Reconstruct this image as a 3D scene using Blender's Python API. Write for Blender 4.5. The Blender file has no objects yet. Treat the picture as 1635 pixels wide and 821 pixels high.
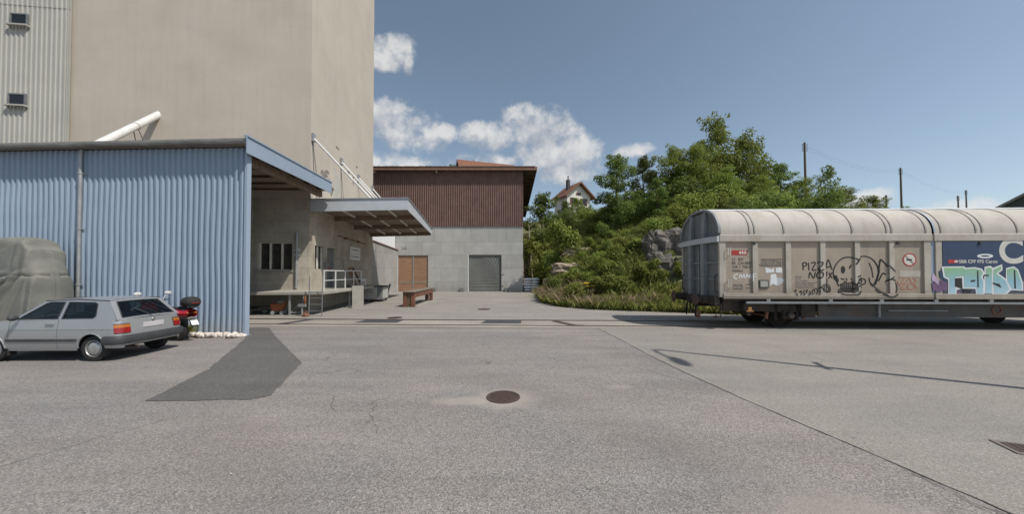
import bpy, bmesh, math, random
from mathutils import Vector, Matrix
from mathutils import noise as mnoise
import numpy as np

R = math.radians
random.seed(7)
scene = bpy.context.scene
col = scene.collection

# ------------------------------------------------------------------ camera
cam_d = bpy.data.cameras.new("camera")
cam_d.sensor_width = 36.0
cam_d.lens = 36.0 * 535.0 / 1635.0
cam_d.shift_y = 16.2 / 1635.0
cam_d.clip_start = 0.05
cam_d.clip_end = 3000
cam = bpy.data.objects.new("camera", cam_d)
col.objects.link(cam)
cam.location = (0, 0, 2.0)
cam.rotation_euler = (R(91.0), 0, 0)
scene.camera = cam

# ------------------------------------------------------------------ sun, sky, exposure
SUN_EL, SUN_AZ = R(54.0), R(120.0)          # azimuth clockwise from +Y
sun_dir = Vector((math.sin(SUN_AZ) * math.cos(SUN_EL), math.cos(SUN_AZ) * math.cos(SUN_EL), math.sin(SUN_EL)))
sd = bpy.data.lights.new("sun", 'SUN')
sd.energy = 3.0
sd.angle = R(0.55)
sd.color = (1.0, 0.95, 0.87)
sun = bpy.data.objects.new("sun", sd)
col.objects.link(sun)
sun.rotation_euler = sun_dir.to_track_quat('Z', 'Y').to_euler()
sun.location = (20, -15, 40)

world = bpy.data.worlds.new("World")
scene.world = world
world.use_nodes = True
SKY_STRENGTH = 0.10
CLOUDS = [  # azimuth px, height px in the photograph, radii -> turned into compass angles
    (645, 205, 62, 42), (622, 188, 40, 28), (676, 216, 42, 28), (630, 262, 90, 22), (690, 278, 70, 18),
    (848, 205, 56, 44), (840, 186, 34, 26), (880, 232, 74, 42), (925, 243, 48, 36), (790, 216, 70, 26), (712, 212, 22, 16),
    (772, 258, 60, 18), (905, 278, 50, 22), (628, 76, 40, 24), (612, 92, 36, 14), (650, 92, 12, 26), 
    (1395, 318, 50, 24), (1525, 330, 70, 20), (1010, 240, 40, 14), (1340, 330, 80, 16)]


def build_world():
    nt = world.node_tree
    N, L = nt.nodes, nt.links
    N.clear()
    out = N.new('ShaderNodeOutputWorld')
    sky = N.new('ShaderNodeTexSky')
    sky.sky_type = 'NISHITA'
    sky.sun_disc = False
    sky.sun_elevation = SUN_EL
    sky.sun_rotation = SUN_AZ
    sky.altitude = 800
    sky.air_density = 1.0
    sky.dust_density = 1.6
    sky.ozone_density = 1.0
    hsv = N.new('ShaderNodeHueSaturation')
    hsv.inputs['Hue'].default_value = 0.489
    hsv.inputs['Saturation'].default_value = 0.80
    hsv.inputs['Value'].default_value = 0.92
    L.new(sky.outputs[0], hsv.inputs['Color'])
    bg = N.new('ShaderNodeBackground')
    bg.inputs[1].default_value = SKY_STRENGTH
    L.new(hsv.outputs[0], bg.inputs[0])
    tc = N.new('ShaderNodeTexCoord')
    sep = N.new('ShaderNodeSeparateXYZ')
    L.new(tc.outputs['Generated'], sep.inputs[0])

    def m(op, a, b=None, clamp=False):
        n = N.new('ShaderNodeMath')
        n.operation = op
        n.use_clamp = clamp
        for i, v in enumerate((a, b)):
            if v is None:
                continue
            if isinstance(v, (int, float)):
                n.inputs[i].default_value = v
            else:
                L.new(v, n.inputs[i])
        return n.outputs[0]
    az = m('ARCTAN2', sep.outputs[0], sep.outputs[1])
    el = m('ARCSINE', sep.outputs[2])
    nz = N.new('ShaderNodeTexNoise')
    nz.inputs['Scale'].default_value = 9
    nz.inputs['Detail'].default_value = 12
    nz.inputs['Roughness'].default_value = 0.62
    L.new(tc.outputs['Generated'], nz.inputs['Vector'])
    up = N.new('ShaderNodeVectorMath')
    up.operation = 'ADD'
    L.new(tc.outputs['Generated'], up.inputs[0])
    up.inputs[1].default_value = (0.012, 0, 0.03)
    nz_up = N.new('ShaderNodeTexNoise')
    for k_ in ('Scale', 'Detail', 'Roughness'):
        nz_up.inputs[k_].default_value = nz.inputs[k_].default_value
    nz_up.inputs['Detail'].default_value = 4
    L.new(up.outputs[0], nz_up.inputs['Vector'])

    def field(noise_out, de):
        acc = None
        for px, py, rx, ry in CLOUDS:
            a0 = math.atan((px - 817.5) / 535.0)
            e0 = math.atan((436 - py) / 535.0 * math.cos(a0))
            ca = math.cos(a0)
            ra = rx / 535.0 * ca * ca
            re = ry / 535.0 * ca
            qa = m('POWER', m('ABSOLUTE', m('DIVIDE', m('SUBTRACT', az, a0), ra)), 2.0)
            qe = m('POWER', m('ABSOLUTE', m('DIVIDE', m('SUBTRACT', el, e0 - de), re)), 2.0)
            v = m('SUBTRACT', 1.0, m('ADD', qa, qe))
            acc = v if acc is None else m('MAXIMUM', acc, v)
        acc = m('MAXIMUM', acc, -1.2)
        return m('ADD', m('MULTIPLY', acc, 0.75), m('MULTIPLY', m('SUBTRACT', noise_out, 0.5), 3.4))
    f = field(nz.outputs[0], 0.0)
    f_up = field(nz_up.outputs[0], 0.03)
    mr = N.new('ShaderNodeMapRange')
    mr.interpolation_type = 'SMOOTHSTEP'
    mr.inputs['From Min'].default_value = -0.05
    mr.inputs['From Max'].default_value = 0.75
    L.new(f, mr.inputs['Value'])
    mr.inputs['To Max'].default_value = 0.82
    # cloud colour: sunlit tops and shaded grey undersides painted in, mottled by noise
    n2 = N.new('ShaderNodeTexNoise')
    n2.inputs['Scale'].default_value = 16
    n2.inputs['Detail'].default_value = 6
    L.new(tc.outputs['Generated'], n2.inputs['Vector'])
    cr = N.new('ShaderNodeValToRGB')
    cr.color_ramp.elements[0].position = 0.25
    cr.color_ramp.elements[0].color = (0.30, 0.32, 0.36, 1)
    cr.color_ramp.elements[1].position = 0.68
    cr.color_ramp.elements[1].color = (0.60, 0.59, 0.575, 1)
    L.new(m('ADD', m('MULTIPLY', m('SUBTRACT', f, f_up), 0.38), m('MULTIPLY', n2.outputs[0], 0.9)), cr.inputs[0])
    bg2 = N.new('ShaderNodeBackground')
    bg2.inputs[1].default_value = 1.0
    L.new(cr.outputs[0], bg2.inputs[0])
    mix = N.new('ShaderNodeMixShader')
    L.new(mr.outputs[0], mix.inputs[0])
    L.new(bg.outputs[0], mix.inputs[1])
    L.new(bg2.outputs[0], mix.inputs[2])
    L.new(mix.outputs[0], out.inputs[0])


build_world()
vs = scene.view_settings
vs.view_transform = 'Standard'
vs.look = 'None'
vs.gamma = 1.0
vs.use_curve_mapping = False
vs.exposure = 0.42
scene.cycles.max_bounces = 6
scene.cycles.use_denoising = True


# ------------------------------------------------------------------ helpers
class MB:
    """collects shapes, links them as one mesh object"""

    def __init__(self):
        self.v, self.f, self.mi = [], [], []
        self.cur = 0

    def add(self, vs, fs):
        b = len(self.v)
        self.v.extend([tuple(p) for p in vs])
        for f in fs:
            self.f.append(tuple(i + b for i in f))
            self.mi.append(self.cur)
        return self

    def box(self, x0, x1, y0, y1, z0, z1, M=None):
        p = [Vector(q) for q in ((x0, y0, z0), (x1, y0, z0), (x1, y1, z0), (x0, y1, z0), (x0, y0, z1), (x1, y0, z1), (x1, y1, z1), (x0, y1, z1))]
        if M is not None:
            p = [M @ q for q in p]
        return self.add(p, [(0, 3, 2, 1), (4, 5, 6, 7), (0, 1, 5, 4), (1, 2, 6, 5), (2, 3, 7, 6), (3, 0, 4, 7)])

    def bar(self, a, b, w, h, up=(0, 0, 1)):
        a, b = Vector(a), Vector(b)
        d = (b - a)
        ln = d.length
        x = d.normalized()
        u = Vector(up)
        y = u.cross(x)
        if y.length < 1e-4:
            y = Vector((0, 1, 0)).cross(x)
        y.normalize()
        z = x.cross(y)
        M = Matrix((x, y, z)).transposed().to_4x4()
        M.translation = a
        return self.box(0, ln, -w / 2, w / 2, -h / 2, h / 2, M)

    def tube(self, pts, r, n=8, caps=True):
        pts = [Vector(p) for p in pts]
        rs = r if isinstance(r, (list, tuple)) else [r] * len(pts)
        vs, fs = [], []
        prev = None
        for i, p in enumerate(pts):
            if i == 0:
                d = pts[1] - p
            elif i == len(pts) - 1:
                d = p - pts[i - 1]
            else:
                d = (pts[i + 1] - p).normalized() + (p - pts[i - 1]).normalized()
            d.normalize()
            if prev is None:
                a = d.cross(Vector((0, 0, 1)))
                if a.length < 1e-3:
                    a = d.cross(Vector((1, 0, 0)))
            else:
                a = prev - d * prev.dot(d)
            a.normalize()
            prev = a
            b = d.cross(a)
            for k in range(n):
                t = 2 * math.pi * k / n
                vs.append(p + (a * math.cos(t) + b * math.sin(t)) * rs[i])
        for i in range(len(pts) - 1):
            for k in range(n):
                k2 = (k + 1) % n
                fs.append((i * n + k, i * n + k2, (i + 1) * n + k2, (i + 1) * n + k))
        if caps:
            fs.append(tuple(reversed(range(n))))
            fs.append(tuple(range((len(pts) - 1) * n, len(pts) * n)))
        return self.add(vs, fs)

    def lathe(self, prof, M=None, n=24):
        """profile of (radius, height) turned about z"""
        vs, fs = [], []
        for (r, z) in prof:
            for k in range(n):
                t = 2 * math.pi * k / n
                q = Vector((r * math.cos(t), r * math.sin(t), z))
                vs.append(M @ q if M is not None else q)
        for i in range(len(prof) - 1):
            for k in range(n):
                k2 = (k + 1) % n
                fs.append((i * n + k, i * n + k2, (i + 1) * n + k2, (i + 1) * n + k))
        ring = abs(prof[0][1] - prof[-1][1]) < 1e-6 and prof[0][0] > 1e-5
        if prof[0][0] > 1e-5 and not ring:
            fs.append(tuple(reversed(range(n))))
        if prof[-1][0] > 1e-5 and not ring:
            fs.append(tuple(range((len(prof) - 1) * n, len(prof) * n)))
        if ring:
            a = (len(prof) - 1) * n
            for k in range(n):
                k2 = (k + 1) % n
                fs.append((a + k, a + k2, k2, k))
        return self.add(vs, fs)

    def prism(self, poly, h0, h1, M=None):
        """polygon in xy raised from z=h0 to h1, then placed by M"""
        n = len(poly)
        vs = [Vector((p[0], p[1], h0)) for p in poly] + [Vector((p[0], p[1], h1)) for p in poly]
        if M is not None:
            vs = [M @ q for q in vs]
        fs = [tuple(reversed(range(n))), tuple(range(n, 2 * n))]
        for i in range(n):
            j = (i + 1) % n
            fs.append((i, j, n + j, n + i))
        return self.add(vs, fs)

    def grid(self, fn, nu, nv):
        vs = [fn(i / nu, j / nv) for j in range(nv + 1) for i in range(nu + 1)]
        fs = []
        for j in range(nv):
            for i in range(nu):
                a = j * (nu + 1) + i
                fs.append((a, a + 1, a + nu + 2, a + nu + 1))
        return self.add(vs, fs)

    def ellipsoid(self, c, r, M=None, n=14, m=9, jit=0.0, rng=random):
        vs, fs = [], []
        for j in range(m + 1):
            p = math.pi * j / m
            for i in range(n):
                t = 2 * math.pi * i / n
                k = 1 + (rng.uniform(-jit, jit) if jit else 0)
                q = Vector((c[0] + k * r[0] * math.sin(p) * math.cos(t), c[1] + k * r[1] * math.sin(p) * math.sin(t), c[2] + k * r[2] * math.cos(p)))
                vs.append(M @ q if M is not None else q)
        for j in range(m):
            for i in range(n):
                i2 = (i + 1) % n
                fs.append((j * n + i, (j + 1) * n + i, (j + 1) * n + i2, j * n + i2))
        return self.add(vs, fs)

    def build(self, name, mat, parent=None, smooth=False, bevel=0.0, seg=1, weld=False):
        me = bpy.data.meshes.new(name)
        me.from_pydata(self.v, [], self.f)
        mats = mat if isinstance(mat, (list, tuple)) else [mat]
        for mm in mats:
            me.materials.append(mm)
        if len(mats) > 1:
            me.polygons.foreach_set('material_index', self.mi)
        if bevel or weld or smooth:
            bm = bmesh.new()
            bm.from_mesh(me)
            if weld:
                bmesh.ops.remove_doubles(bm, verts=bm.verts, dist=1e-4)
            if bevel:
                ed = [e for e in bm.edges if len(e.link_faces) == 2 and e.calc_face_angle(0) > 0.5]
                bmesh.ops.bevel(bm, geom=ed, offset=bevel, segments=seg, affect='EDGES', profile=0.5, clamp_overlap=True)
            bmesh.ops.recalc_face_normals(bm, faces=bm.faces)
            bm.to_mesh(me)
            bm.free()
        if smooth:
            me.polygons.foreach_set('use_smooth', [True] * len(me.polygons))
            try:
                me.set_sharp_from_angle(angle=R(38))
            except Exception:
                pass
        me.update()
        o = bpy.data.objects.new(name, me)
        col.objects.link(o)
        if parent is not None:
            o.parent = parent
        return o


def tag(o, label=None, cat=None, group=None, kind=None):
    for k, v in (('label', label), ('category', cat), ('group', group), ('kind', kind)):
        if v:
            o[k] = v
    return o


def thing(name, label, cat, loc=(0, 0, 0), rz=0.0, group=None):
    o = bpy.data.objects.new(name, None)
    o.empty_display_size = 0.2
    col.objects.link(o)
    o.location = loc
    o.rotation_euler = (0, 0, rz)
    return tag(o, label, cat, group)


def copy_thing(root, loc, rz=0.0, sc=1.0, label=None, group=None):
    r = root.copy()
    col.objects.link(r)
    r.location = loc
    r.rotation_euler = (0, 0, rz)
    r.scale = (sc, sc, sc) if isinstance(sc, (int, float)) else sc
    tag(r, label, None, group)
    for ch in root.children:
        c = ch.copy()
        col.objects.link(c)
        c.parent = r
        for g in ch.children:
            d = g.copy()
            col.objects.link(d)
            d.parent = c
    return r


def struct(o):
    o['kind'] = 'structure'
    return o


def panel(outer, holes, fn, name, mat, parent=None, thick=0.0, smooth=False):
    """flat outline with holes in (u,v), mapped to 3-D by fn"""
    bm = bmesh.new()
    edges = []
    for loop in [outer] + list(holes):
        vv = [bm.verts.new((p[0], p[1], 0)) for p in loop]
        for i in range(len(vv)):
            edges.append(bm.edges.new((vv[i], vv[(i + 1) % len(vv)])))
    bmesh.ops.triangle_fill(bm, use_beauty=True, use_dissolve=False, edges=edges, normal=(0, 0, 1))
    # a triangle whose centre falls into a hole is dropped
    def inside(p, poly):
        c = False
        j = len(poly) - 1
        for i in range(len(poly)):
            if (poly[i][1] > p[1]) != (poly[j][1] > p[1]) and p[0] < (poly[j][0] - poly[i][0]) * (p[1] - poly[i][1]) / (poly[j][1] - poly[i][1]) + poly[i][0]:
                c = not c
            j = i
        return c
    bad = [f for f in bm.faces if any(inside(f.calc_center_median(), h) for h in holes)]
    bmesh.ops.delete(bm, geom=bad, context='FACES_ONLY')
    for v in bm.verts:
        v.co = Vector(fn(v.co.x, v.co.y))
    if thick:
        bmesh.ops.solidify(bm, geom=bm.faces, thickness=thick)
    bmesh.ops.recalc_face_normals(bm, faces=bm.faces)
    me = bpy.data.meshes.new(name)
    bm.to_mesh(me)
    bm.free()
    me.materials.append(mat)
    o = bpy.data.objects.new(name, me)
    col.objects.link(o)
    if parent is not None:
        o.parent = parent
    return o


def text_obj(name, body, size, mat, M, parent=None, depth=0.002, bold=0.0, align='LEFT', spacing=1.0, sx=1.0):
    cu = bpy.data.curves.new(name, 'FONT')
    cu.body = body
    cu.size = size
    cu.align_x = align
    cu.extrude = depth
    cu.offset = bold
    cu.space_character = spacing
    o = bpy.data.objects.new(name + "_curve", cu)
    col.objects.link(o)
    dg = bpy.context.evaluated_depsgraph_get()
    dg.update()
    me = bpy.data.meshes.new_from_object(o.evaluated_get(dg))
    bpy.data.objects.remove(o)
    me.name = name
    me.materials.clear()
    me.materials.append(mat)
    me.transform(M @ Matrix.Diagonal((sx, 1, 1, 1)))
    r = bpy.data.objects.new(name, me)
    col.objects.link(r)
    if parent is not None:
        r.parent = parent
    return r


# ------------------------------------------------------------------ materials
def lin(c):
    return tuple(((x / 255.0) / 12.92 if x / 255.0 <= 0.04045 else ((x / 255.0 + 0.055) / 1.055) ** 2.4) for x in c)


def pm(name, c, rough=0.7, metal=0.0, var=0.12, scale=3.0, detail=6.0, bump=0.0, bscale=40.0, streak=0.0, streak_col=None,
       dirt=None, dirt_amt=0.0, dirt_scale=1.2, spec=0.5, coat=0.0, stretch=(1, 1, 1), space='Position'):
    """principled material with cloudy colour variation, optional vertical streaks, dirt patches and bump; c is linear"""
    m = bpy.data.materials.new(name)
    m.use_nodes = True
    nt = m.node_tree
    N, L = nt.nodes, nt.links
    b = N['Principled BSDF']
    b.inputs['Roughness'].default_value = rough
    b.inputs['Metallic'].default_value = metal
    b.inputs['Specular IOR Level'].default_value = spec
    b.inputs['Coat Weight'].default_value = coat
    if space == 'Position':
        g = N.new('ShaderNodeNewGeometry')
        src = g.outputs['Position']
    else:
        g = N.new('ShaderNodeTexCoord')
        src = g.outputs['Object']
    mp = N.new('ShaderNodeMapping')
    mp.inputs['Scale'].default_value = stretch
    L.new(src, mp.inputs[0])
    nz = N.new('ShaderNodeTexNoise')
    nz.inputs['Scale'].default_value = scale
    nz.inputs['Detail'].default_value = detail
    nz.inputs['Roughness'].default_value = 0.6
    L.new(mp.outputs[0], nz.inputs['Vector'])
    rmp = N.new('ShaderNodeMapRange')
    rmp.inputs['From Min'].default_value = 0.3
    rmp.inputs['From Max'].default_value = 0.7
    rmp.inputs['To Min'].default_value = 1 - var
    rmp.inputs['To Max'].default_value = 1 + var
    L.new(nz.outputs[0], rmp.inputs['Value'])
    mul = N.new('ShaderNodeMix')
    mul.data_type = 'RGBA'
    mul.blend_type = 'MULTIPLY'
    mul.inputs[0].default_value = 1.0
    mul.inputs[6].default_value = (c[0], c[1], c[2], 1)
    cmb = N.new('ShaderNodeCombineColor')
    for i in range(3):
        L.new(rmp.outputs[0], cmb.inputs[i])
    L.new(cmb.outputs[0], mul.inputs[7])
    cur = mul.outputs[2]
    if streak:
        mp2 = N.new('ShaderNodeMapping')
        mp2.inputs['Scale'].default_value = (2.2, 2.2, 0.10)
        L.new(src, mp2.inputs[0])
        n3 = N.new('ShaderNodeTexNoise')
        n3.inputs['Scale'].default_value = 1.6
        n3.inputs['Detail'].default_value = 7
        n3.inputs['Roughness'].default_value = 0.65
        L.new(mp2.outputs[0], n3.inputs['Vector'])
        r3 = N.new('ShaderNodeMapRange')
        r3.inputs['From Min'].default_value = 0.50
        r3.inputs['From Max'].default_value = 0.75
        r3.inputs['To Max'].default_value = streak
        L.new(n3.outputs[0], r3.inputs['Value'])
        mx = N.new('ShaderNodeMix')
        mx.data_type = 'RGBA'
        L.new(r3.outputs[0], mx.inputs[0])
        L.new(cur, mx.inputs[6])
        sc = streak_col or tuple(x * 0.5 for x in c)
        mx.inputs[7].default_value = (sc[0], sc[1], sc[2], 1)
        cur = mx.outputs[2]
    if dirt is not None:
        n4 = N.new('ShaderNodeTexNoise')
        n4.inputs['Scale'].default_value = dirt_scale
        n4.inputs['Detail'].default_value = 8
        n4.inputs['Roughness'].default_value = 0.7
        L.new(src, n4.inputs['Vector'])
        r4 = N.new('ShaderNodeMapRange')
        r4.inputs['From Min'].default_value = 0.5
        r4.inputs['From Max'].default_value = 0.68
        r4.inputs['To Max'].default_value = dirt_amt
        L.new(n4.outputs[0], r4.inputs['Value'])
        mx = N.new('ShaderNodeMix')
        mx.data_type = 'RGBA'
        L.new(r4.outputs[0], mx.inputs[0])
        L.new(cur, mx.inputs[6])
        mx.inputs[7].default_value = (dirt[0], dirt[1], dirt[2], 1)
        cur = mx.outputs[2]
    L.new(cur, b.inputs['Base Color'])
    if bump:
        n5 = N.new('ShaderNodeTexNoise')
        n5.inputs['Scale'].default_value = bscale
        n5.inputs['Detail'].default_value = 4
        L.new(src, n5.inputs['Vector'])
        bp = N.new('ShaderNodeBump')
        bp.inputs['Strength'].default_value = bump
        bp.inputs['Distance'].default_value = 0.02
        L.new(n5.outputs[0], bp.inputs['Height'])
        L.new(bp.outputs[0], b.inputs['Normal'])
    m['out_col'] = 0
    return m


def col_socket(m):
    b = m.node_tree.nodes['Principled BSDF']
    return b.inputs['Base Color'].links[0].from_socket, b


def ground_mat(name, c, c2, grain=0.5, gscale=70.0, big=0.12, rough=0.9, crack=0.0, halos=()):
    """aggregate surface: bright and dark stones, tone patches, worn tracks"""
    m = bpy.data.materials.new(name)
    m.use_nodes = True
    nt = m.node_tree
    N, L = nt.nodes, nt.links
    b = N['Principled BSDF']
    b.inputs['Roughness'].default_value = rough
    b.inputs['Specular IOR Level'].default_value = 0.25
    g = N.new('ShaderNodeNewGeometry')
    pos = g.outputs['Position']

    def noise(scale, detail=5, rough_=0.6, vec=None):
        n = N.new('ShaderNodeTexNoise')
        n.inputs['Scale'].default_value = scale
        n.inputs['Detail'].default_value = detail
        n.inputs['Roughness'].default_value = rough_
        L.new(vec or pos, n.inputs['Vector'])
        return n.outputs[0]

    def rng(v, a, b_, lo, hi):
        n = N.new('ShaderNodeMapRange')
        for k, x in (('From Min', a), ('From Max', b_), ('To Min', lo), ('To Max', hi)):
            n.inputs[k].default_value = x
        L.new(v, n.inputs['Value'])
        return n.outputs[0]

    def mixc(fac, a, b_, mode='MIX'):
        n = N.new('ShaderNodeMix')
        n.data_type = 'RGBA'
        n.blend_type = mode
        for i, v in ((0, fac), (6, a), (7, b_)):
            if isinstance(v, float):
                n.inputs[i].default_value = v
            elif isinstance(v, tuple):
                n.inputs[i].default_value = (v[0], v[1], v[2], 1)
            else:
                L.new(v, n.inputs[i])
        return n.outputs[2]
    base = mixc(rng(noise(0.35, 8, 0.65), 0.36, 0.64, 0.0, 1.0), c, c2)
    # stretched wear along the yard
    mp = N.new('ShaderNodeMapping')
    mp.inputs['Scale'].default_value = (0.22, 1.1, 1)
    mp.inputs['Rotation'].default_value = (0, 0, R(8))
    L.new(pos, mp.inputs[0])
    wear = rng(noise(1.3, 7, 0.62, mp.outputs[0]), 0.32, 0.68, 1 - big, 1 + big)
    cm = N.new('ShaderNodeCombineColor')
    for i in range(3):
        L.new(wear, cm.inputs[i])
    base = mixc(1.0, base, cm.outputs[0], 'MULTIPLY')
    # stones
    vo = N.new('ShaderNodeTexVoronoi')
    vo.inputs['Scale'].default_value = gscale
    L.new(pos, vo.inputs['Vector'])
    sep = N.new('ShaderNodeSeparateColor')
    L.new(vo.outputs['Color'], sep.inputs[0])
    st = rng(sep.outputs[0], 0.0, 1.0, 1 - grain, 1 + grain)
    cm2 = N.new('ShaderNodeCombineColor')
    for i in range(3):
        L.new(st, cm2.inputs[i])
    base = mixc(1.0, base, cm2.outputs[0], 'MULTIPLY')
    hot = rng(sep.outputs[1], 0.965, 1.0, 0.0, 0.75)
    base = mixc(hot, base, (0.5, 0.48, 0.45))
    fine = rng(noise(170, 2), 0.3, 0.7, 1 - grain * 0.7, 1 + grain * 0.7)
    cm3 = N.new('ShaderNodeCombineColor')
    for i in range(3):
        L.new(fine, cm3.inputs[i])
    base = mixc(1.0, base, cm3.outputs[0], 'MULTIPLY')
    # worn, washed-out areas: (x, y, rx, ry, strength)
    for hx, hy, hrx, hry, hs in halos:
        mh = N.new('ShaderNodeMapping')
        mh.vector_type = 'TEXTURE'
        mh.inputs['Location'].default_value = (hx, hy, 0)
        mh.inputs['Scale'].default_value = (hrx, hry, 1)
        L.new(pos, mh.inputs[0])
        ln = N.new('ShaderNodeVectorMath')
        ln.operation = 'LENGTH'
        L.new(mh.outputs[0], ln.inputs[0])
        ad_ = N.new('ShaderNodeMath')
        ad_.operation = 'MULTIPLY_ADD'
        ad_.inputs[1].default_value = 0.9
        L.new(noise(3.5, 7, 0.65), ad_.inputs[0])
        L.new(ln.outputs['Value'], ad_.inputs[2])
        base = mixc(rng(ad_.outputs[0], 0.95, 1.5, hs, 0.0), base, (min(1, c[0] * 1.45), min(1, c[1] * 1.43), min(1, c[2] * 1.36)))
    # tyre bands sweeping across the yard and broad stains
    wv = N.new('ShaderNodeTexWave')
    wv.wave_type = 'RINGS'
    wv.rings_direction = 'Z'
    wv.inputs['Scale'].default_value = 0.085
    wv.inputs['Distortion'].default_value = 3.5
    wv.inputs['Detail'].default_value = 3
    wv.inputs['Detail Scale'].default_value = 0.4
    mpw = N.new('ShaderNodeMapping')
    mpw.inputs['Location'].default_value = (14, 9, 0)
    L.new(pos, mpw.inputs[0])
    L.new(mpw.outputs[0], wv.inputs['Vector'])
    tb = rng(wv.outputs['Fac'], 0.80, 1.0, 0.0, big * 1.6)
    base = mixc(tb, base, (c[0] * 0.62, c[1] * 0.62, c[2] * 0.63))
    st2 = rng(noise(0.8, 9, 0.7), 0.56, 0.72, 0.0, 0.28)
    base = mixc(st2, base, (c[0] * 0.66, c[1] * 0.66, c[2] * 0.68))
    lt2 = rng(noise(1.1, 7, 0.7, mp.outputs[0]), 0.58, 0.74, 0.0, 0.35)
    base = mixc(lt2, base, (min(1, c[0] * 1.28), min(1, c[1] * 1.28), min(1, c[2] * 1.28)))
    # dark spots
    sp = rng(noise(2.6, 3), 0.70, 0.76, 0.0, 0.35)
    base = mixc(sp, base, (c[0] * 0.5, c[1] * 0.5, c[2] * 0.5))
    if crack:
        v2 = N.new('ShaderNodeTexVoronoi')
        v2.feature = 'DISTANCE_TO_EDGE'
        v2.inputs['Scale'].default_value = 0.22
        ds = N.new('ShaderNodeMix')
        ds.data_type = 'VECTOR'
        ds.inputs[0].default_value = 0.12
        nn = N.new('ShaderNodeTexNoise')
        nn.inputs['Scale'].default_value = 0.7
        nn.inputs['Detail'].default_value = 6
        L.new(pos, nn.inputs['Vector'])
        sc_ = N.new('ShaderNodeVectorMath')
        sc_.operation = 'SCALE'
        sc_.inputs['Scale'].default_value = 1.6
        L.new(nn.outputs['Color'], sc_.inputs[0])
        ad = N.new('ShaderNodeVectorMath')
        ad.operation = 'ADD'
        L.new(pos, ad.inputs[0])
        L.new(sc_.outputs[0], ad.inputs[1])
        L.new(ad.outputs[0], v2.inputs['Vector'])
        ckw = rng(noise(0.5, 4), 0.45, 0.62, 0.0, 0.0026)
        ck_ = N.new('ShaderNodeMath')
        ck_.operation = 'LESS_THAN'
        L.new(v2.outputs['Distance'], ck_.inputs[0])
        L.new(ckw, ck_.inputs[1])
        ck = rng(ck_.outputs[0], 0.0, 1.0, 0.0, crack)
        base = mixc(ck, base, (c[0] * 0.35, c[1] * 0.35, c[2] * 0.35))
    L.new(base, b.inputs['Base Color'])
    bp = N.new('ShaderNodeBump')
    bp.inputs['Strength'].default_value = 0.35
    bp.inputs['Distance'].default_value = 0.006
    L.new(vo.outputs['Distance'], bp.inputs['Height'])
    L.new(bp.outputs[0], b.inputs['Normal'])
    return m


def wall_joints(m, dirv, w, h, size=0.012, dark=0.55, off=0.5, z0=0.0, tone=0.08):
    """thin joint lines of boards or shuttering on a wall that runs along dirv"""
    nt = m.node_tree
    N, L = nt.nodes, nt.links
    src, b = col_socket(m)
    g = N.new('ShaderNodeNewGeometry')
    dt = N.new('ShaderNodeVectorMath')
    dt.operation = 'DOT_PRODUCT'
    L.new(g.outputs['Position'], dt.inputs[0])
    dt.inputs[1].default_value = (dirv[0], dirv[1], 0)
    sp = N.new('ShaderNodeSeparateXYZ')
    L.new(g.outputs['Position'], sp.inputs[0])
    az = N.new('ShaderNodeMath')
    az.operation = 'SUBTRACT'
    L.new(sp.outputs[2], az.inputs[0])
    az.inputs[1].default_value = z0
    cb = N.new('ShaderNodeCombineXYZ')
    L.new(dt.outputs['Value'], cb.inputs[0])
    L.new(az.outputs[0], cb.inputs[1])
    br = N.new('ShaderNodeTexBrick')
    br.inputs['Scale'].default_value = 1.0
    br.inputs['Brick Width'].default_value = w
    br.inputs['Row Height'].default_value = h
    br.inputs['Mortar Size'].default_value = size
    br.inputs['Mortar Smooth'].default_value = 0.3
    br.inputs['Bias'].default_value = 0.0
    br.offset = off
    br.inputs['Color1'].default_value = (1 + tone * 0.75, 1 + tone * 0.75, 1 + tone * 0.75, 1)
    br.inputs['Color2'].default_value = (1 - tone * 1.2, 1 - tone * 1.2, 1 - tone * 1.2, 1)
    br.inputs['Mortar'].default_value = (dark, dark, dark, 1)
    L.new(cb.outputs[0], br.inputs['Vector'])
    mx = N.new('ShaderNodeMix')
    mx.data_type = 'RGBA'
    mx.blend_type = 'MULTIPLY'
    mx.inputs[0].default_value = 1.0
    L.new(src, mx.inputs[6])
    L.new(br.outputs['Color'], mx.inputs[7])
    L.new(mx.outputs[2], b.inputs['Base Color'])
    return m


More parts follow.
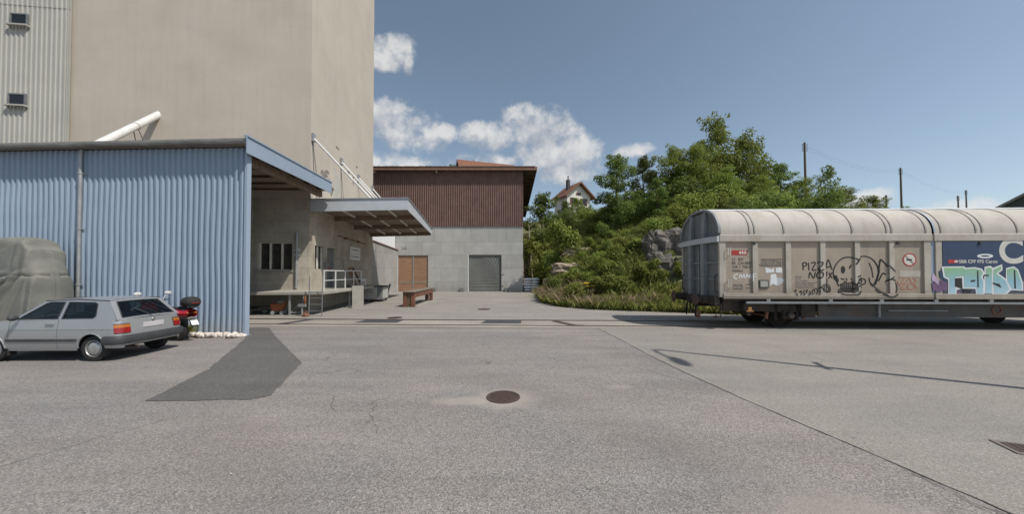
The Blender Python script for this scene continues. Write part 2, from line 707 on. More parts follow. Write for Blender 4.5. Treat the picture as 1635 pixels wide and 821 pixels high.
def leaf_mat(name, c1, c2, c3, trans=0.35):
    m = bpy.data.materials.new(name)
    m.use_nodes = True
    nt = m.node_tree
    N, L = nt.nodes, nt.links
    N.remove(N['Principled BSDF'])
    out = N['Material Output']
    g = N.new('ShaderNodeNewGeometry')
    oi = N.new('ShaderNodeObjectInfo')
    cr = N.new('ShaderNodeValToRGB')
    cr.color_ramp.elements[0].color = (*c1, 1)
    cr.color_ramp.elements[1].color = (*c3, 1)
    e = cr.color_ramp.elements.new(0.55)
    e.color = (*c2, 1)
    L.new(g.outputs['Random Per Island'], cr.inputs[0])
    hs = N.new('ShaderNodeHueSaturation')
    mr = N.new('ShaderNodeMapRange')
    mr.inputs['To Min'].default_value = 0.72
    mr.inputs['To Max'].default_value = 1.22
    L.new(oi.outputs['Random'], mr.inputs['Value'])
    L.new(mr.outputs[0], hs.inputs['Value'])
    mr2 = N.new('ShaderNodeMapRange')
    mr2.inputs['To Min'].default_value = 0.485
    mr2.inputs['To Max'].default_value = 0.515
    L.new(oi.outputs['Random'], mr2.inputs['Value'])
    L.new(mr2.outputs[0], hs.inputs['Hue'])
    L.new(cr.outputs[0], hs.inputs['Color'])
    di = N.new('ShaderNodeBsdfDiffuse')
    tr = N.new('ShaderNodeBsdfTranslucent')
    gl = N.new('ShaderNodeBsdfGlossy')
    gl.inputs['Roughness'].default_value = 0.45
    gl.inputs['Color'].default_value = (0.6, 0.62, 0.6, 1)
    L.new(hs.outputs[0], di.inputs['Color'])
    L.new(hs.outputs[0], tr.inputs['Color'])
    mx = N.new('ShaderNodeMixShader')
    mx.inputs[0].default_value = trans
    L.new(di.outputs[0], mx.inputs[1])
    L.new(tr.outputs[0], mx.inputs[2])
    mx2 = N.new('ShaderNodeMixShader')
    mx2.inputs[0].default_value = 0.015
    L.new(mx.outputs[0], mx2.inputs[1])
    L.new(gl.outputs[0], mx2.inputs[2])
    L.new(mx2.outputs[0], out.inputs[0])
    return m


def glass_mat(name, tint, rough=0.03, alpha_mix=0.5):
    m = bpy.data.materials.new(name)
    m.use_nodes = True
    nt = m.node_tree
    N, L = nt.nodes, nt.links
    N.remove(N['Principled BSDF'])
    out = N['Material Output']
    tr = N.new('ShaderNodeBsdfTransparent')
    tr.inputs[0].default_value = (*tint, 1)
    gl = N.new('ShaderNodeBsdfGlossy')
    gl.inputs['Roughness'].default_value = rough
    gl.inputs['Color'].default_value = (0.9, 0.95, 0.95, 1)
    fr = N.new('ShaderNodeLayerWeight')
    fr.inputs['Blend'].default_value = 0.5
    pw = N.new('ShaderNodeMath')
    pw.operation = 'POWER'
    pw.inputs[1].default_value = 4.0
    L.new(fr.outputs['Facing'], pw.inputs[0])
    ad = N.new('ShaderNodeMath')
    ad.operation = 'MULTIPLY_ADD'
    ad.inputs[1].default_value = 0.8
    ad.inputs[2].default_value = 0.05
    L.new(pw.outputs[0], ad.inputs[0])
    mx = N.new('ShaderNodeMixShader')
    L.new(ad.outputs[0], mx.inputs[0])
    L.new(tr.outputs[0], mx.inputs[1])
    L.new(gl.outputs[0], mx.inputs[2])
    L.new(mx.outputs[0], out.inputs[0])
    return m


M = {}
M['asphalt'] = ground_mat('asphalt', (0.25, 0.226, 0.208), (0.205, 0.196, 0.188), grain=0.40, gscale=85, big=0.12, crack=0.6, halos=((-0.1, 5.38, 0.62, 0.50, 0.75), (-0.75, 5.25, 0.60, 0.20, 0.6), (2.75, 2.7, 1.0, 0.5, 0.55), (1.9, 5.9, 0.3, 0.14, 0.35), (-7.5, 6.6, 2.0, 0.5, 0.3), (-0.5, 11.6, 5.0, 0.35, 0.3)))
M['asphalt_pale'] = ground_mat('asphalt_pale', (0.275, 0.255, 0.225), (0.24, 0.225, 0.205), grain=0.26, gscale=95, big=0.08, crack=0.5)
M['apron'] = ground_mat('apron', (0.285, 0.265, 0.24), (0.25, 0.235, 0.215), grain=0.14, gscale=40, big=0.10, crack=0.3)
M['patch'] = ground_mat('patch', (0.125, 0.119, 0.114), (0.105, 0.101, 0.098), grain=0.22, gscale=120, big=0.10)
M['strip'] = ground_mat('strip', (0.33, 0.30, 0.26), (0.27, 0.245, 0.215), grain=0.18, gscale=50, big=0.14)
M['infill'] = pm('infill', (0.055, 0.055, 0.06), 0.9, var=0.25, scale=6)
M['iron'] = pm('iron', (0.075, 0.048, 0.04), 0.75, var=0.35, scale=30, bump=0.3, bscale=120)
M['rail'] = pm('rail', (0.075, 0.055, 0.045), 0.5, metal=0.6, var=0.4, scale=5)
M['silo'] = pm('silo', (0.485, 0.43, 0.36), 0.93, var=0.07, scale=0.5, bump=0.10, bscale=7, streak=0.45, streak_col=(0.40, 0.36, 0.30), dirt=(0.53, 0.485, 0.42), dirt_amt=0.35, dirt_scale=0.55)
wall_joints(M['silo'], (0.7, 0.75), 60.0, 0.62, 0.03, 0.985, 0.41, 0.2, 0.008)
M['conc'] = pm('conc', (0.45, 0.41, 0.345), 0.92, var=0.18, scale=1.1, bump=0.15, bscale=14, streak=0.55, streak_col=(0.25, 0.225, 0.185), dirt=(0.30, 0.255, 0.20), dirt_amt=0.55, dirt_scale=0.9)
wall_joints(M['conc'], (0.994, 0.109), 2.6, 0.62, 0.012, 0.70, 0.37, 0.4, 0.05)
M['conc_side'] = pm('conc_side', (0.43, 0.385, 0.315), 0.92, var=0.18, scale=1.1, bump=0.15, bscale=14, streak=0.6, streak_col=(0.22, 0.185, 0.14), dirt=(0.27, 0.215, 0.155), dirt_amt=0.6, dirt_scale=0.8)
wall_joints(M['conc_side'], (-0.109, 0.994), 2.6, 0.62, 0.012, 0.70, 0.37, 0.4, 0.05)
M['conc_hall'] = pm('conc_hall', (0.41, 0.405, 0.385), 0.9, var=0.10, scale=0.9, bump=0.1, bscale=10, streak=0.22, streak_col=(0.25, 0.245, 0.23), dirt=(0.42, 0.415, 0.40), dirt_amt=0.4, dirt_scale=0.5)
wall_joints(M['conc_hall'], (1, 0), 1.9, 1.42, 0.016, 0.62, 0.33, -0.35)
M['slab'] = pm('slab', (0.34, 0.325, 0.28), 0.9, var=0.12, scale=2.0, bump=0.15, bscale=20, dirt=(0.22, 0.2, 0.17), dirt_amt=0.4)
M['blue'] = pm('blue', (0.255, 0.325, 0.41), 0.55, var=0.05, scale=0.6, streak=0.16, streak_col=(0.29, 0.35, 0.42), spec=0.35)
M['blue_trim'] = pm('blue_trim', (0.30, 0.365, 0.45), 0.5, var=0.05, scale=0.7, streak=0.15, spec=0.4)
M['clad'] = pm('clad', (0.41, 0.40, 0.36), 0.7, var=0.06, scale=0.8, streak=0.2, spec=0.3)
M['brown'] = pm('brown', (0.145, 0.088, 0.073), 0.75, var=0.20, scale=1.4, streak=0.35, streak_col=(0.16, 0.112, 0.097), spec=0.3)
M['brown_trim'] = pm('brown_trim', (0.21, 0.115, 0.082), 0.7, var=0.15, scale=2)
M['timber_dark'] = pm('timber_dark', (0.12, 0.08, 0.05), 0.8, var=0.3, scale=4, stretch=(1, 1, 4))
M['soffit'] = pm('soffit', (0.21, 0.165, 0.13), 0.8, var=0.2, scale=3)
M['beam'] = pm('beam', (0.20, 0.14, 0.095), 0.8, var=0.25, scale=4)
M['roof'] = pm('roof', (0.17, 0.145, 0.125), 0.85, var=0.25, scale=3, bump=0.3, bscale=30, dirt=(0.22, 0.2, 0.15), dirt_amt=0.5)
M['gutter'] = pm('gutter', (0.27, 0.262, 0.24), 0.65, metal=0.1, var=0.25, scale=3)
M['zinc'] = pm('zinc', (0.33, 0.34, 0.345), 0.5, metal=0.35, var=0.15, scale=3, dirt=(0.2, 0.19, 0.18), dirt_amt=0.4)
M['fascia'] = pm('fascia', (0.48, 0.50, 0.52), 0.55, metal=0.1, var=0.10, scale=1.2, streak=0.5, streak_col=(0.55, 0.56, 0.56))
M['white_metal'] = pm('white_metal', (0.62, 0.62, 0.60), 0.45, var=0.08, scale=4, dirt=(0.35, 0.3, 0.25), dirt_amt=0.25)
M['white_wall'] = pm('white_wall', (0.72, 0.73, 0.74), 0.5, var=0.04, scale=1)
M['grey_metal'] = pm('grey_metal', (0.21, 0.22, 0.22), 0.55, metal=0.3, var=0.15, scale=5, dirt=(0.12, 0.1, 0.08), dirt_amt=0.4)
M['dark_metal'] = pm('dark_metal', (0.045, 0.045, 0.045), 0.6, metal=0.2, var=0.25, scale=6)
M['dark_window'] = pm('dark_window', (0.012, 0.012, 0.012), 0.12, var=0.2, scale=2, spec=0.6)
M['frame'] = pm('frame', (0.62, 0.58, 0.50), 0.7, var=0.15, scale=4)
M['door_wood'] = pm('door_wood', (0.33, 0.19, 0.115), 0.7, var=0.22, scale=1.5, stretch=(1.0, 1.0, 12.0), dirt=(0.18, 0.11, 0.075), dirt_amt=0.4, dirt_scale=0.6)
M['door_grey'] = pm('door_grey', (0.155, 0.16, 0.15), 0.6, var=0.08, scale=2.5, bump=0.5, bscale=2.5, spec=0.3)
M['wood_bench'] = pm('wood_bench', (0.16, 0.07, 0.042), 0.7, var=0.35, scale=5, stretch=(1, 1, 0.3), dirt=(0.09, 0.05, 0.035), dirt_amt=0.5)
M['wood_grey'] = pm('wood_grey', (0.20, 0.165, 0.13), 0.85, var=0.3, scale=5)
M['white_bag'] = pm('white_bag', (0.72, 0.73, 0.75), 0.6, var=0.06, scale=6)
M['stone'] = pm('stone', (0.62, 0.55, 0.49), 0.9, var=0.25, scale=14, bump=0.4, bscale=30)
M['orange'] = pm('orange', (0.26, 0.085, 0.035), 0.55, var=0.25, scale=10)
M['rubber'] = pm('rubber', (0.022, 0.021, 0.02), 0.85, var=0.25, scale=12)
M['white_paint'] = pm('white_paint', (0.72, 0.72, 0.70), 0.6, var=0.06, scale=5)
M['ink'] = pm('ink', (0.04, 0.04, 0.04), 0.8, var=0.1)
M['ink_grey'] = pm('ink_grey', (0.13, 0.12, 0.11), 0.8, var=0.15)
M['red_paint'] = pm('red_paint', (0.42, 0.035, 0.03), 0.55, var=0.1, scale=5)
M['rust'] = pm('rust', (0.20, 0.09, 0.055), 0.85, var=0.3, scale=9)

def ground_splash(m, c, z0, z1, amt):
    """soil splashed on the foot of a wall"""
    nt = m.node_tree
    N, L = nt.nodes, nt.links
    src, b = col_socket(m)
    g = N.new('ShaderNodeNewGeometry')
    sp = N.new('ShaderNodeSeparateXYZ')
    L.new(g.outputs['Position'], sp.inputs[0])
    nz = N.new('ShaderNodeTexNoise')
    nz.inputs['Scale'].default_value = 2.2
    nz.inputs['Detail'].default_value = 8
    L.new(g.outputs['Position'], nz.inputs['Vector'])
    ad = N.new('ShaderNodeMath')
    ad.operation = 'MULTIPLY_ADD'
    ad.inputs[1].default_value = (z1 - z0) * 1.5
    L.new(nz.outputs[0], ad.inputs[0])
    L.new(sp.outputs[2], ad.inputs[2])
    mr = N.new('ShaderNodeMapRange')
    mr.inputs['From Min'].default_value = z0 + (z1 - z0) * 0.6
    mr.inputs['From Max'].default_value = z1 + (z1 - z0) * 0.9
    mr.inputs['To Min'].default_value = amt
    mr.inputs['To Max'].default_value = 0.0
    L.new(ad.outputs[0], mr.inputs['Value'])
    mx = N.new('ShaderNodeMix')
    mx.data_type = 'RGBA'
    L.new(mr.outputs[0], mx.inputs[0])
    L.new(src, mx.inputs[6])
    mx.inputs[7].default_value = (*c, 1)
    L.new(mx.outputs[2], b.inputs['Base Color'])


ground_splash(M['blue'], (0.27, 0.26, 0.24), 0.0, 0.6, 0.55)
ground_splash(M['conc_hall'], (0.27, 0.255, 0.23), 0.0, 0.7, 0.6)
# ------------------------------------------------------------------ ground
T_SLOPE = -0.035                               # the track runs slightly towards the camera on the right


def track_y(x, off=0.0):
    return 12.70 + off + T_SLOPE * x


def sheet(name, poly, z, mat):
    bm = bmesh.new()
    vv = [bm.verts.new((p[0], p[1], z)) for p in poly]
    ed = [bm.edges.new((vv[k], vv[(k + 1) % len(vv)])) for k in range(len(vv))]
    bmesh.ops.triangle_fill(bm, use_beauty=True, use_dissolve=False, edges=ed, normal=(0, 0, 1))
    bmesh.ops.recalc_face_normals(bm, faces=bm.faces)
    me = bpy.data.meshes.new(name)
    bm.to_mesh(me)
    bm.free()
    if me.polygons[0].normal.z < 0:
        me.flip_normals()
    me.materials.append(mat)
    o = bpy.data.objects.new(name, me)
    col.objects.link(o)
    return struct(o)


gx = [-600, -300, -120, -60] + [x for x in range(-40, 41, 4)] + [60, 120, 300, 600]
gy = [-600, -300, -120, -60, -30] + [y for y in range(-16, 61, 4)] + [90, 150, 300, 600, 900]
b = MB()
b.add([(x, y, 0.0) for y in gy for x in gx], [(j * len(gx) + i, j * len(gx) + i + 1, (j + 1) * len(gx) + i + 1, (j + 1) * len(gx) + i) for j in range(len(gy) - 1) for i in range(len(gx) - 1)])
struct(b.build('ground', M['asphalt']))
seam = [(3.10, 12.0), (3.24, 10.0), (3.36, 7.8), (3.46, 6.77), (3.68, 5.2), (3.90, 4.09), (4.13, 2.86), (4.6, 0.5), (5.0, -3)]
sheet('pale_pavement', seam + [(60, -3), (60, track_y(60, -0.45)), (3.0, track_y(3.0, -0.45))], 0.004, M['asphalt_pale'])
sheet('apron', [(-40, track_y(-40, -0.45)), (60, track_y(60, -0.45)), (60, 16.5), (12, 17.2), (6, 19), (3.3, 22), (3.3, 42), (-40, 42)], 0.004, M['apron'])
sheet('track_paving', [(-30, track_y(-30, -0.5)), (40, track_y(40, -0.5)), (40, track_y(40, 1.46)), (-30, track_y(-30, 1.46))], 0.008, M['strip'])
PT = [(-9.9, 12.25), (-8.85, 12.25), (-7.5, 10.65), (-4.66, 7.47), (-4.2, 6.2), (-3.93, 5.5), (-4.1, 5.31), (-5.70, 5.24), (-6.05, 6.3), (-6.3, 7.0), (-7.2, 8.6), (-8.1, 10.2), (-8.4, 10.6), (-8.45, 11.0), (-9.9, 11.1)]
r_ = random.Random(9)
pts = []
for i in range(len(PT)):
    p_, q_ = Vector(PT[i]), Vector(PT[(i + 1) % len(PT)])
    n_ = max(2, int((q_ - p_).length / 0.12))
    for k in range(n_):
        v_ = p_.lerp(q_, k / n_)
        pts.append((v_.x + r_.uniform(-0.018, 0.018), v_.y + r_.uniform(-0.018, 0.018)))
sheet('dark_patch', pts, 0.008, M['patch'])
for i, (xa, xb) in enumerate(((-6.35, -4.6), (-1.25, 0.35))):
    sheet('rail_infill', [(xa, track_y(xa, 0.55)), (xb, track_y(xb, 0.55)), (xb + 0.05, track_y(xb, 1.38)), (xa + 0.18, track_y(xa, 1.38))], 0.012, M['infill'])
M['seam'] = pm('seam', (0.105, 0.095, 0.085), 0.95, var=0.4, scale=3)
r_ = random.Random(2)
sl, sr_ = [], []
for i in range(len(seam) - 1):
    for k in range(8):
        f_ = k / 8
        x, y = seam[i][0] + (seam[i + 1][0] - seam[i][0]) * f_, seam[i][1] + (seam[i + 1][1] - seam[i][1]) * f_
        x += r_.uniform(-0.012, 0.012)
        w_ = r_.uniform(0.002, 0.009)
        sl.append((x - w_, y))
        sr_.append((x + w_, y))
b = MB()
ns_ = len(sl)
b.add([(x, y, 0.0075) for x, y in sl] + [(x, y, 0.0075) for x, y in sr_], [(i, ns_ + i, ns_ + i + 1, i + 1) for i in range(ns_ - 1)])
struct(b.build('paving_seam', M['seam']))

for off, lab in ((0.0, "dark steel rail set flush in the paving, nearer the camera"), (1.435, "dark steel rail set flush in the paving, nearer the dock")):
    b = MB()
    b.bar((-30, track_y(-30, off), 0.008), (40, track_y(40, off), 0.008), 0.075, 0.03)
    b.bar((-30, track_y(-30, off + (0.075 if off == 0 else -0.075)), -0.006), (40, track_y(40, off + (0.075 if off == 0 else -0.075)), -0.006), 0.07, 0.034)
    tag(b.build('rail', M['rail']), lab, 'rail', 'rails embedded in the yard')
# pale kerb line in front of the near rail
b = MB()
b.bar((-30, track_y(-30, -0.42), 0.006), (2.9, track_y(2.9, -0.42), 0.006), 0.12, 0.014)
struct(b.build('edge_strip', M['strip']))
# a bent tie plate across the groove and a cross drain
b = MB()
b.bar((-8.55, track_y(-8.5, 1.35), 0.012), (-9.0, track_y(-9, 0.05), 0.012), 0.34, 0.012)
tag(b.build('drain_channel', M['infill']), "dark drain channel crossing between the rails near the ladder", 'drain')
b = MB()
b.bar((1.75, track_y(1.75, 1.25), 0.012), (2.35, track_y(2.3, 0.1), 0.012), 0.3, 0.012)
b.bar((2.3, track_y(2.3, 0.12), 0.014), (2.7, track_y(2.7, 0.08), 0.014), 0.14, 0.02)
tag(b.build('drain_channel', M['iron']), "rusty drain channel crossing between the rails left of the wagon", 'drain')


def manhole(x, y, r, label, rz=0.0):
    t = thing('manhole', label, 'manhole', (x, y, 0.0), rz)
    b = MB()
    b.lathe([(r * 0.86, 0.004), (r * 0.86, 0.014), (r, 0.014), (r, 0.002)], n=40)
    b.build('frame', M['iron'], t)
    b = MB()
    b.lathe([(r * 0.84, 0.003), (r * 0.84, 0.007), (0.0, 0.007)], n=40)
    n = 9
    for k in range(n):
        yy = -r * 0.72 + 1.44 * r * k / (n - 1)
        hw = math.sqrt(max(0.0, (r * 0.8) ** 2 - yy ** 2))
        b.box(-hw, hw, yy - r * 0.045, yy + r * 0.045, 0.006, 0.013)
    b.build('cover', M['iron'], t)
    return t


manhole(-0.14, 5.42, 0.27, "round rusty iron manhole cover in the foreground asphalt")
manhole(-1.53, 18.4, 0.36, "dark round manhole cover in front of the grey curtain door")
manhole(-5.2, 14.9, 0.33, "dark round manhole cover just behind the rear rail")
M['drain_frame'] = pm('drain_frame', (0.17, 0.145, 0.125), 0.8, var=0.25, scale=8)
t = thing('drain_grate', "rectangular iron drain cover in the pale paving at lower right", 'drain', (5.95, 3.74, 0.004), R(-22))
t.scale = (0.85, 0.85, 1)
b = MB()
b.box(-0.42, 0.42, -0.2, -0.15, 0.0, 0.012)
b.box(-0.42, 0.42, 0.15, 0.2, 0.0, 0.012)
b.box(-0.42, -0.36, -0.147, 0.147, 0.0, 0.012)
b.box(0.36, 0.42, -0.147, 0.147, 0.0, 0.012)
b.build('frame', M['drain_frame'], t)
b = MB()
b.box(-0.357, 0.357, -0.147, 0.147, 0.0, 0.005)
for k in range(9):
    x = -0.32 + 0.08 * k
    b.box(x - 0.02, x + 0.02, -0.146, 0.146, 0.005, 0.010)
b.build('cover', M['iron'], t)

# ------------------------------------------------------------------ silo tower
M['dull_window'] = pm('dull_window', (0.055, 0.05, 0.045), 0.25, var=0.4, scale=2.5, spec=0.7)
SI_C = Vector((-10.64, 17.6, 0))
SI_A = math.atan2(0.109, 0.994)
silo = thing('silo_tower', "tall windowless beige concrete silo tower standing behind the blue shed", 'silo', SI_C, SI_A)
ZL = 5.95
# front wall with the window opening, side wall with window and door openings
win = [(-2.56, 2.13), (-0.84, 2.13), (-0.84, 3.60), (-2.56, 3.60)]
lf = panel([(-13, 0), (0, 0), (0, ZL), (-13, ZL)], [win], lambda u, v: (u, 0, v), 'lower_wall', M['conc'], silo)
sw = [(0.59, 2.22), (1.62, 2.22), (1.62, 3.50), (0.59, 3.50)]
dr = [(2.1, 1.125), (3.2, 1.125), (3.2, 3.48), (2.1, 3.48)]
ls = panel([(0, 0), (10.84, 0), (10.84, ZL), (0, ZL)], [sw, dr], lambda u, v: (0, u, v), 'lower_wall', M['conc_side'], silo)


def reveal(loop, fn, depth, name, mat, parent):
    b = MB()
    n = len(loop)
    for i in range(n):
        p, q = loop[i], loop[(i + 1) % n]
        b.add([fn(p[0], p[1], 0), fn(q[0], q[1], 0), fn(q[0], q[1], depth), fn(p[0], p[1], depth)], [(0, 1, 2, 3)])
    return b.build(name, mat, parent)


reveal(win, lambda u, v, d: (u, d, v), 0.22, 'reveal', M['slab'], lf)
reveal(sw, lambda u, v, d: (-d, u, v), 0.2, 'reveal', M['slab'], ls)
reveal(dr, lambda u, v, d: (-d, u, v), 0.2, 'reveal', M['slab'], ls)
b = MB()
b.box(-11.2, 0, 0, 10.84, ZL + 0.0, 36)
b.build('upper_block', M['silo'], silo)
b = MB()
b.box(-13, -0.25, 0.32, 0.34, 0, ZL)
b.box(-0.34, -0.32, 0.3, 10.6, 0, ZL)
b.box(-0.3, -0.02, 10.8, 10.83, 0, ZL)
b.build('core', M['dark_metal'], silo)
# window
b = MB()
b.box(-2.55, -0.85, 0.19, 0.2, 2.14, 3.59)
wn = b.build('window', M['dull_window'], silo)
b = MB()
x0, x1, z0, z1 = -2.555, -0.845, 2.135, 3.595
for xa, xb in ((x0, x0 + 0.10), (-2.00, -1.94), (-1.43, -1.37), (x1 - 0.05, x1)):
    b.box(xa, xb, 0.05, 0.185, z0, z1)
b.box(x0 + 0.101, x1 - 0.051, 0.08, 0.183, z0, z0 + 0.05)
b.box(x0 + 0.101, x1 - 0.051, 0.08, 0.183, z1 - 0.05, z1)
b.build('frame', M['frame'], wn, bevel=0.008)
b = MB()
b.box(-2.66, -0.78, -0.05, 0.10, 2.05, 2.125)
b.build('sill', M['slab'], wn)
b = MB()
b.box(-0.17, -0.16, sw[0][0] + .01, sw[1][0] - .01, 2.23, 3.49)
wn = b.build('window', M['dark_window'], silo)
b = MB()
for ya, yb in ((0.60, 0.66), (1.05, 1.16), (1.55, 1.61)):
    b.box(-0.155, -0.08, ya, yb, 2.225, 3.495)
b.build('frame', M['frame'], wn, bevel=0.008)
# steel door
b = MB()
b.box(-0.17, -0.13, 2.12, 3.18, 1.135, 3.46)
d = b.build('door', M['grey_metal'], silo, bevel=0.006)
b = MB()
b.box(-0.128, -0.12, 2.3, 2.75, 2.25, 3.2)
b.build('door_window', M['dark_window'], d)
b = MB()
b.tube([(-0.125, 3.05, 2.1), (-0.06, 3.05, 2.1), (-0.06, 2.92, 2.1)], 0.015)
b.build('handle', M['zinc'], d)
# downpipe and switch box, bracket bar, plaster patch
b = MB()
b.tube([(-0.60, -0.09, 1.2), (-0.60, -0.09, 4.15)], 0.055, 10)
for z in (1.6, 2.7, 3.9):
    b.box(-0.68, -0.52, -0.10, -0.005, z, z + 0.04)
b.build('downpipe', M['zinc'], silo)
b = MB()
b.box(0.003, 0.16, 1.62, 2.0, 2.25, 2.6)
o = b.build('switch_box', M['grey_metal'], silo, bevel=0.01)
b = MB()
b.box(0.16, 0.2, 1.8, 1.88, 2.2, 2.32)
b.build('button', M['red_paint'], o)
b = MB()
b.bar((0.05, 3.5, 4.36), (0.05, 8.8, 4.26), 0.05, 0.05)
for y in (4.6, 7.0):
    b.box(0.003, 0.16, y, y + 0.25, 4.24, 4.36)
b.build('wall_rail', M['rust'], silo)
M['plaster'] = pm('plaster', (0.44, 0.42, 0.375), 0.9, var=0.10, scale=2.5, streak=0.3, streak_col=(0.31, 0.29, 0.25), bump=0.15, bscale=20)
M['bare'] = pm('bare', (0.235, 0.205, 0.17), 0.95, var=0.25, scale=5, bump=0.4, bscale=25)


def blot(cx, cy, rx, ry, seed, n=26):
    r_ = random.Random(seed)
    return [(cx + rx * math.cos(2 * math.pi * k / n) * r_.uniform(0.6, 1.1), cy + ry * math.sin(2 * math.pi * k / n) * r_.uniform(0.6, 1.1)) for k in range(n)]


side = Matrix(((0, 0, 1, 0), (1, 0, 0, 0), (0, 1, 0, 0), (0, 0, 0, 1)))   # (u,v,h) -> (x=h, y=u, z=v)
b = MB()
b.prism([(2.9, 5.96), (4.15, 5.96), (4.1, 7.6), (3.95, 7.75), (3.0, 8.55), (2.88, 8.3)], 0.003, 0.008, side)
b.build('plaster_patch', M['plaster'], silo)
b = MB()
for k, (cx, cy, rx, ry) in enumerate(((1.6, 7.7, 0.5, 0.18), (2.3, 7.4, 0.35, 0.22), (2.6, 7.0, 0.22, 0.35), (2.0, 7.95, 0.3, 0.1), (6.2, 8.7, 0.12, 0.5), (5.3, 8.9, 0.25, 0.12), (8.0, 7.6, 0.5, 0.06), (3.4, 9.9, 0.3, 0.06), (6.9, 9.8, 0.2, 0.08))):
    b = MB()
    b.prism(blot(cx, cy, rx, ry, k), 0.009 + k * 0.001, 0.012 + k * 0.001, side)
    b.build('bare_spot', M['bare'], silo)
b = MB()
b.tube([(0.02, 0.12, 9.2), (0.02, 0.4, 7.0), (0.02, 0.75, 6.0)], 0.012, 6)
b.build('cable', M['ink'], silo)
b = MB()
b.tube([(0.02, 3.95, 9.0), (0.02, 4.1, 6.0)], 0.012, 6)
b.build('cable', M['ink'], silo)

# white conveyor pipe out of the silo face
t = thing('conveyor_pipe', "white inclined pipe coming out of the silo face above the blue shed roof", 'pipe', (0, 0, 0))
b = MB()
pA, pB = Vector((-17.95, 16.95, 10.12)), Vector((-17.3, 12.9, 6.35))
b.tube([pA, pB], 0.16, 18)
b.build('tube', M['white_metal'], t, smooth=True)
b = MB()
dd = (pB - pA).normalized()
q = pA + dd * 1.9
for s in (0.03, 1.7, 4.3):
    q_ = pA + dd * s
    b = MB()
    b.tube([q_ - dd * 0.03, q_ + dd * 0.03], 0.185, 18)
    b.build('collar', M['white_metal'], t)
b = MB()
q = pA + dd * 1.75
b.tube([q + Vector((-0.12, 0, -0.1)), q + Vector((0.05, 0.3, -2.2))], 0.018, 6)
b.tube([q + Vector((0.12, 0, -0.1)), q + Vector((0.75, 0.3, -2.2))], 0.018, 6)
b.build('strut', M['dark_metal'], t)

# metal-clad tower left of it, with two small windows
clad = thing('clad_tower', "pale grey corrugated metal tower with two small windows at far left", 'building', SI_C, SI_A)


def corrug_profile(x0, x1, pitch, depth, kind='trap'):
    out = []
    x = x0
    while x < x1 - 1e-6:
        if kind == 'trap':
            for fx, d in ((0.0, 0.0), (0.42, 0.0), (0.56, depth), (0.86, depth)):
                out.append((x + fx * pitch, d))
        else:
            for k in range(6):
                out.append((x + k / 6 * pitch, depth * (0.5 - 0.5 * math.cos(2 * math.pi * k / 6))))
        x += pitch
    out.append((x1, 0.0))
    return out


def corrugated(prof, z0, z1, fn, zs=None):
    b = MB()
    zs = zs or [z0, z1]
    n = len(prof)
    vs = [fn(p[0], p[1], z) for z in zs for p in prof]
    fs = []
    for j in range(len(zs) - 1):
        for i in range(n - 1):
            fs.append((j * n + i, j * n + i + 1, (j + 1) * n + i + 1, (j + 1) * n + i))
    return b.add(vs, fs)


prof = corrug_profile(-26, -11.26, 0.21, 0.035, 'trap')
o = corrugated(prof, 5.0, 15.0, lambda u, d, z: (u, -0.10 - d, z)).build('cladding', M['clad'], clad)
o = corrugated(prof, 15.0, 36.0, lambda u, d, z: (u, -0.115 - d, z)).build('cladding', M['clad'], clad)
b = MB()
b.box(-26, -11.24, -0.09, 9, 5, 36)
b.box(-11.26, -11.215, -0.15, -0.09, 5, 36)
b.build('core', M['clad'], clad)
for zc in (14.28, 10.36):
    b = MB()
    b.box(-13.60, -12.98, -0.165, -0.15, zc - 0.22, zc + 0.24)
    o = b.build('window', M['dark_window'], clad)
    b = MB()
    b.box(-13.66, -13.60, -0.19, -0.13, zc - 0.28, zc + 0.30)
    b.box(-12.98, -12.92, -0.19, -0.13, zc - 0.28, zc + 0.30)
    b.box(-13.60, -12.98, -0.19, -0.13, zc + 0.24, zc + 0.30)
    b.build('frame', M['grey_metal'], o)
    b = MB()
    b.box(-13.72, -12.86, -0.30, -0.13, zc - 0.34, zc - 0.27)
    for k in range(6):
        b.box(-13.68 + 0.14 * k, -13.63 + 0.14 * k, -0.2, -0.13, zc - 0.45, zc - 0.342)
    b.build('sill', M['clad'], o)

# ------------------------------------------------------------------ loading dock
dock = thing('loading_dock', "raised concrete loading platform round the foot of the silo", 'dock', SI_C, SI_A)
b = MB()
b.prism([(-12, -2.0), (1.55, -2.0), (1.72, 2.5), (1.75, 7.2), (0.004, 7.2), (0.004, -0.004), (-12, -0.004)], 0.975, 1.12)
b.build('platform_slab', M['slab'], dock, bevel=0.012)
b = MB()
b.box(-12, -0.0, -0.02, -0.006, 0, 0.974)
b.box(0.006, 0.02, 0.0, 10.8, 0, 0.974)
b.build('base_wall', M['conc'], dock)
b = MB()
b.box(1.45 - 0.035, 1.45 + 0.035, 1.6 - 0.035, 1.6 + 0.035, 0, 0.974)
b.build('post', M['zinc'], dock)
b = MB()
for px, py in ((0.0, -1.85),):
    b.box(px - 0.035, px + 0.035, py - 0.035, py + 0.035, 0, 0.974)
b.bar((0.0, -1.75, 0.12), (0.9, -1.2, 0.12), 0.03, 0.03)
b.bar((0.0, -1.8, 0.1), (0.0, -0.1, 0.95), 0.03, 0.03)
b.build('post', M['zinc'], dock)

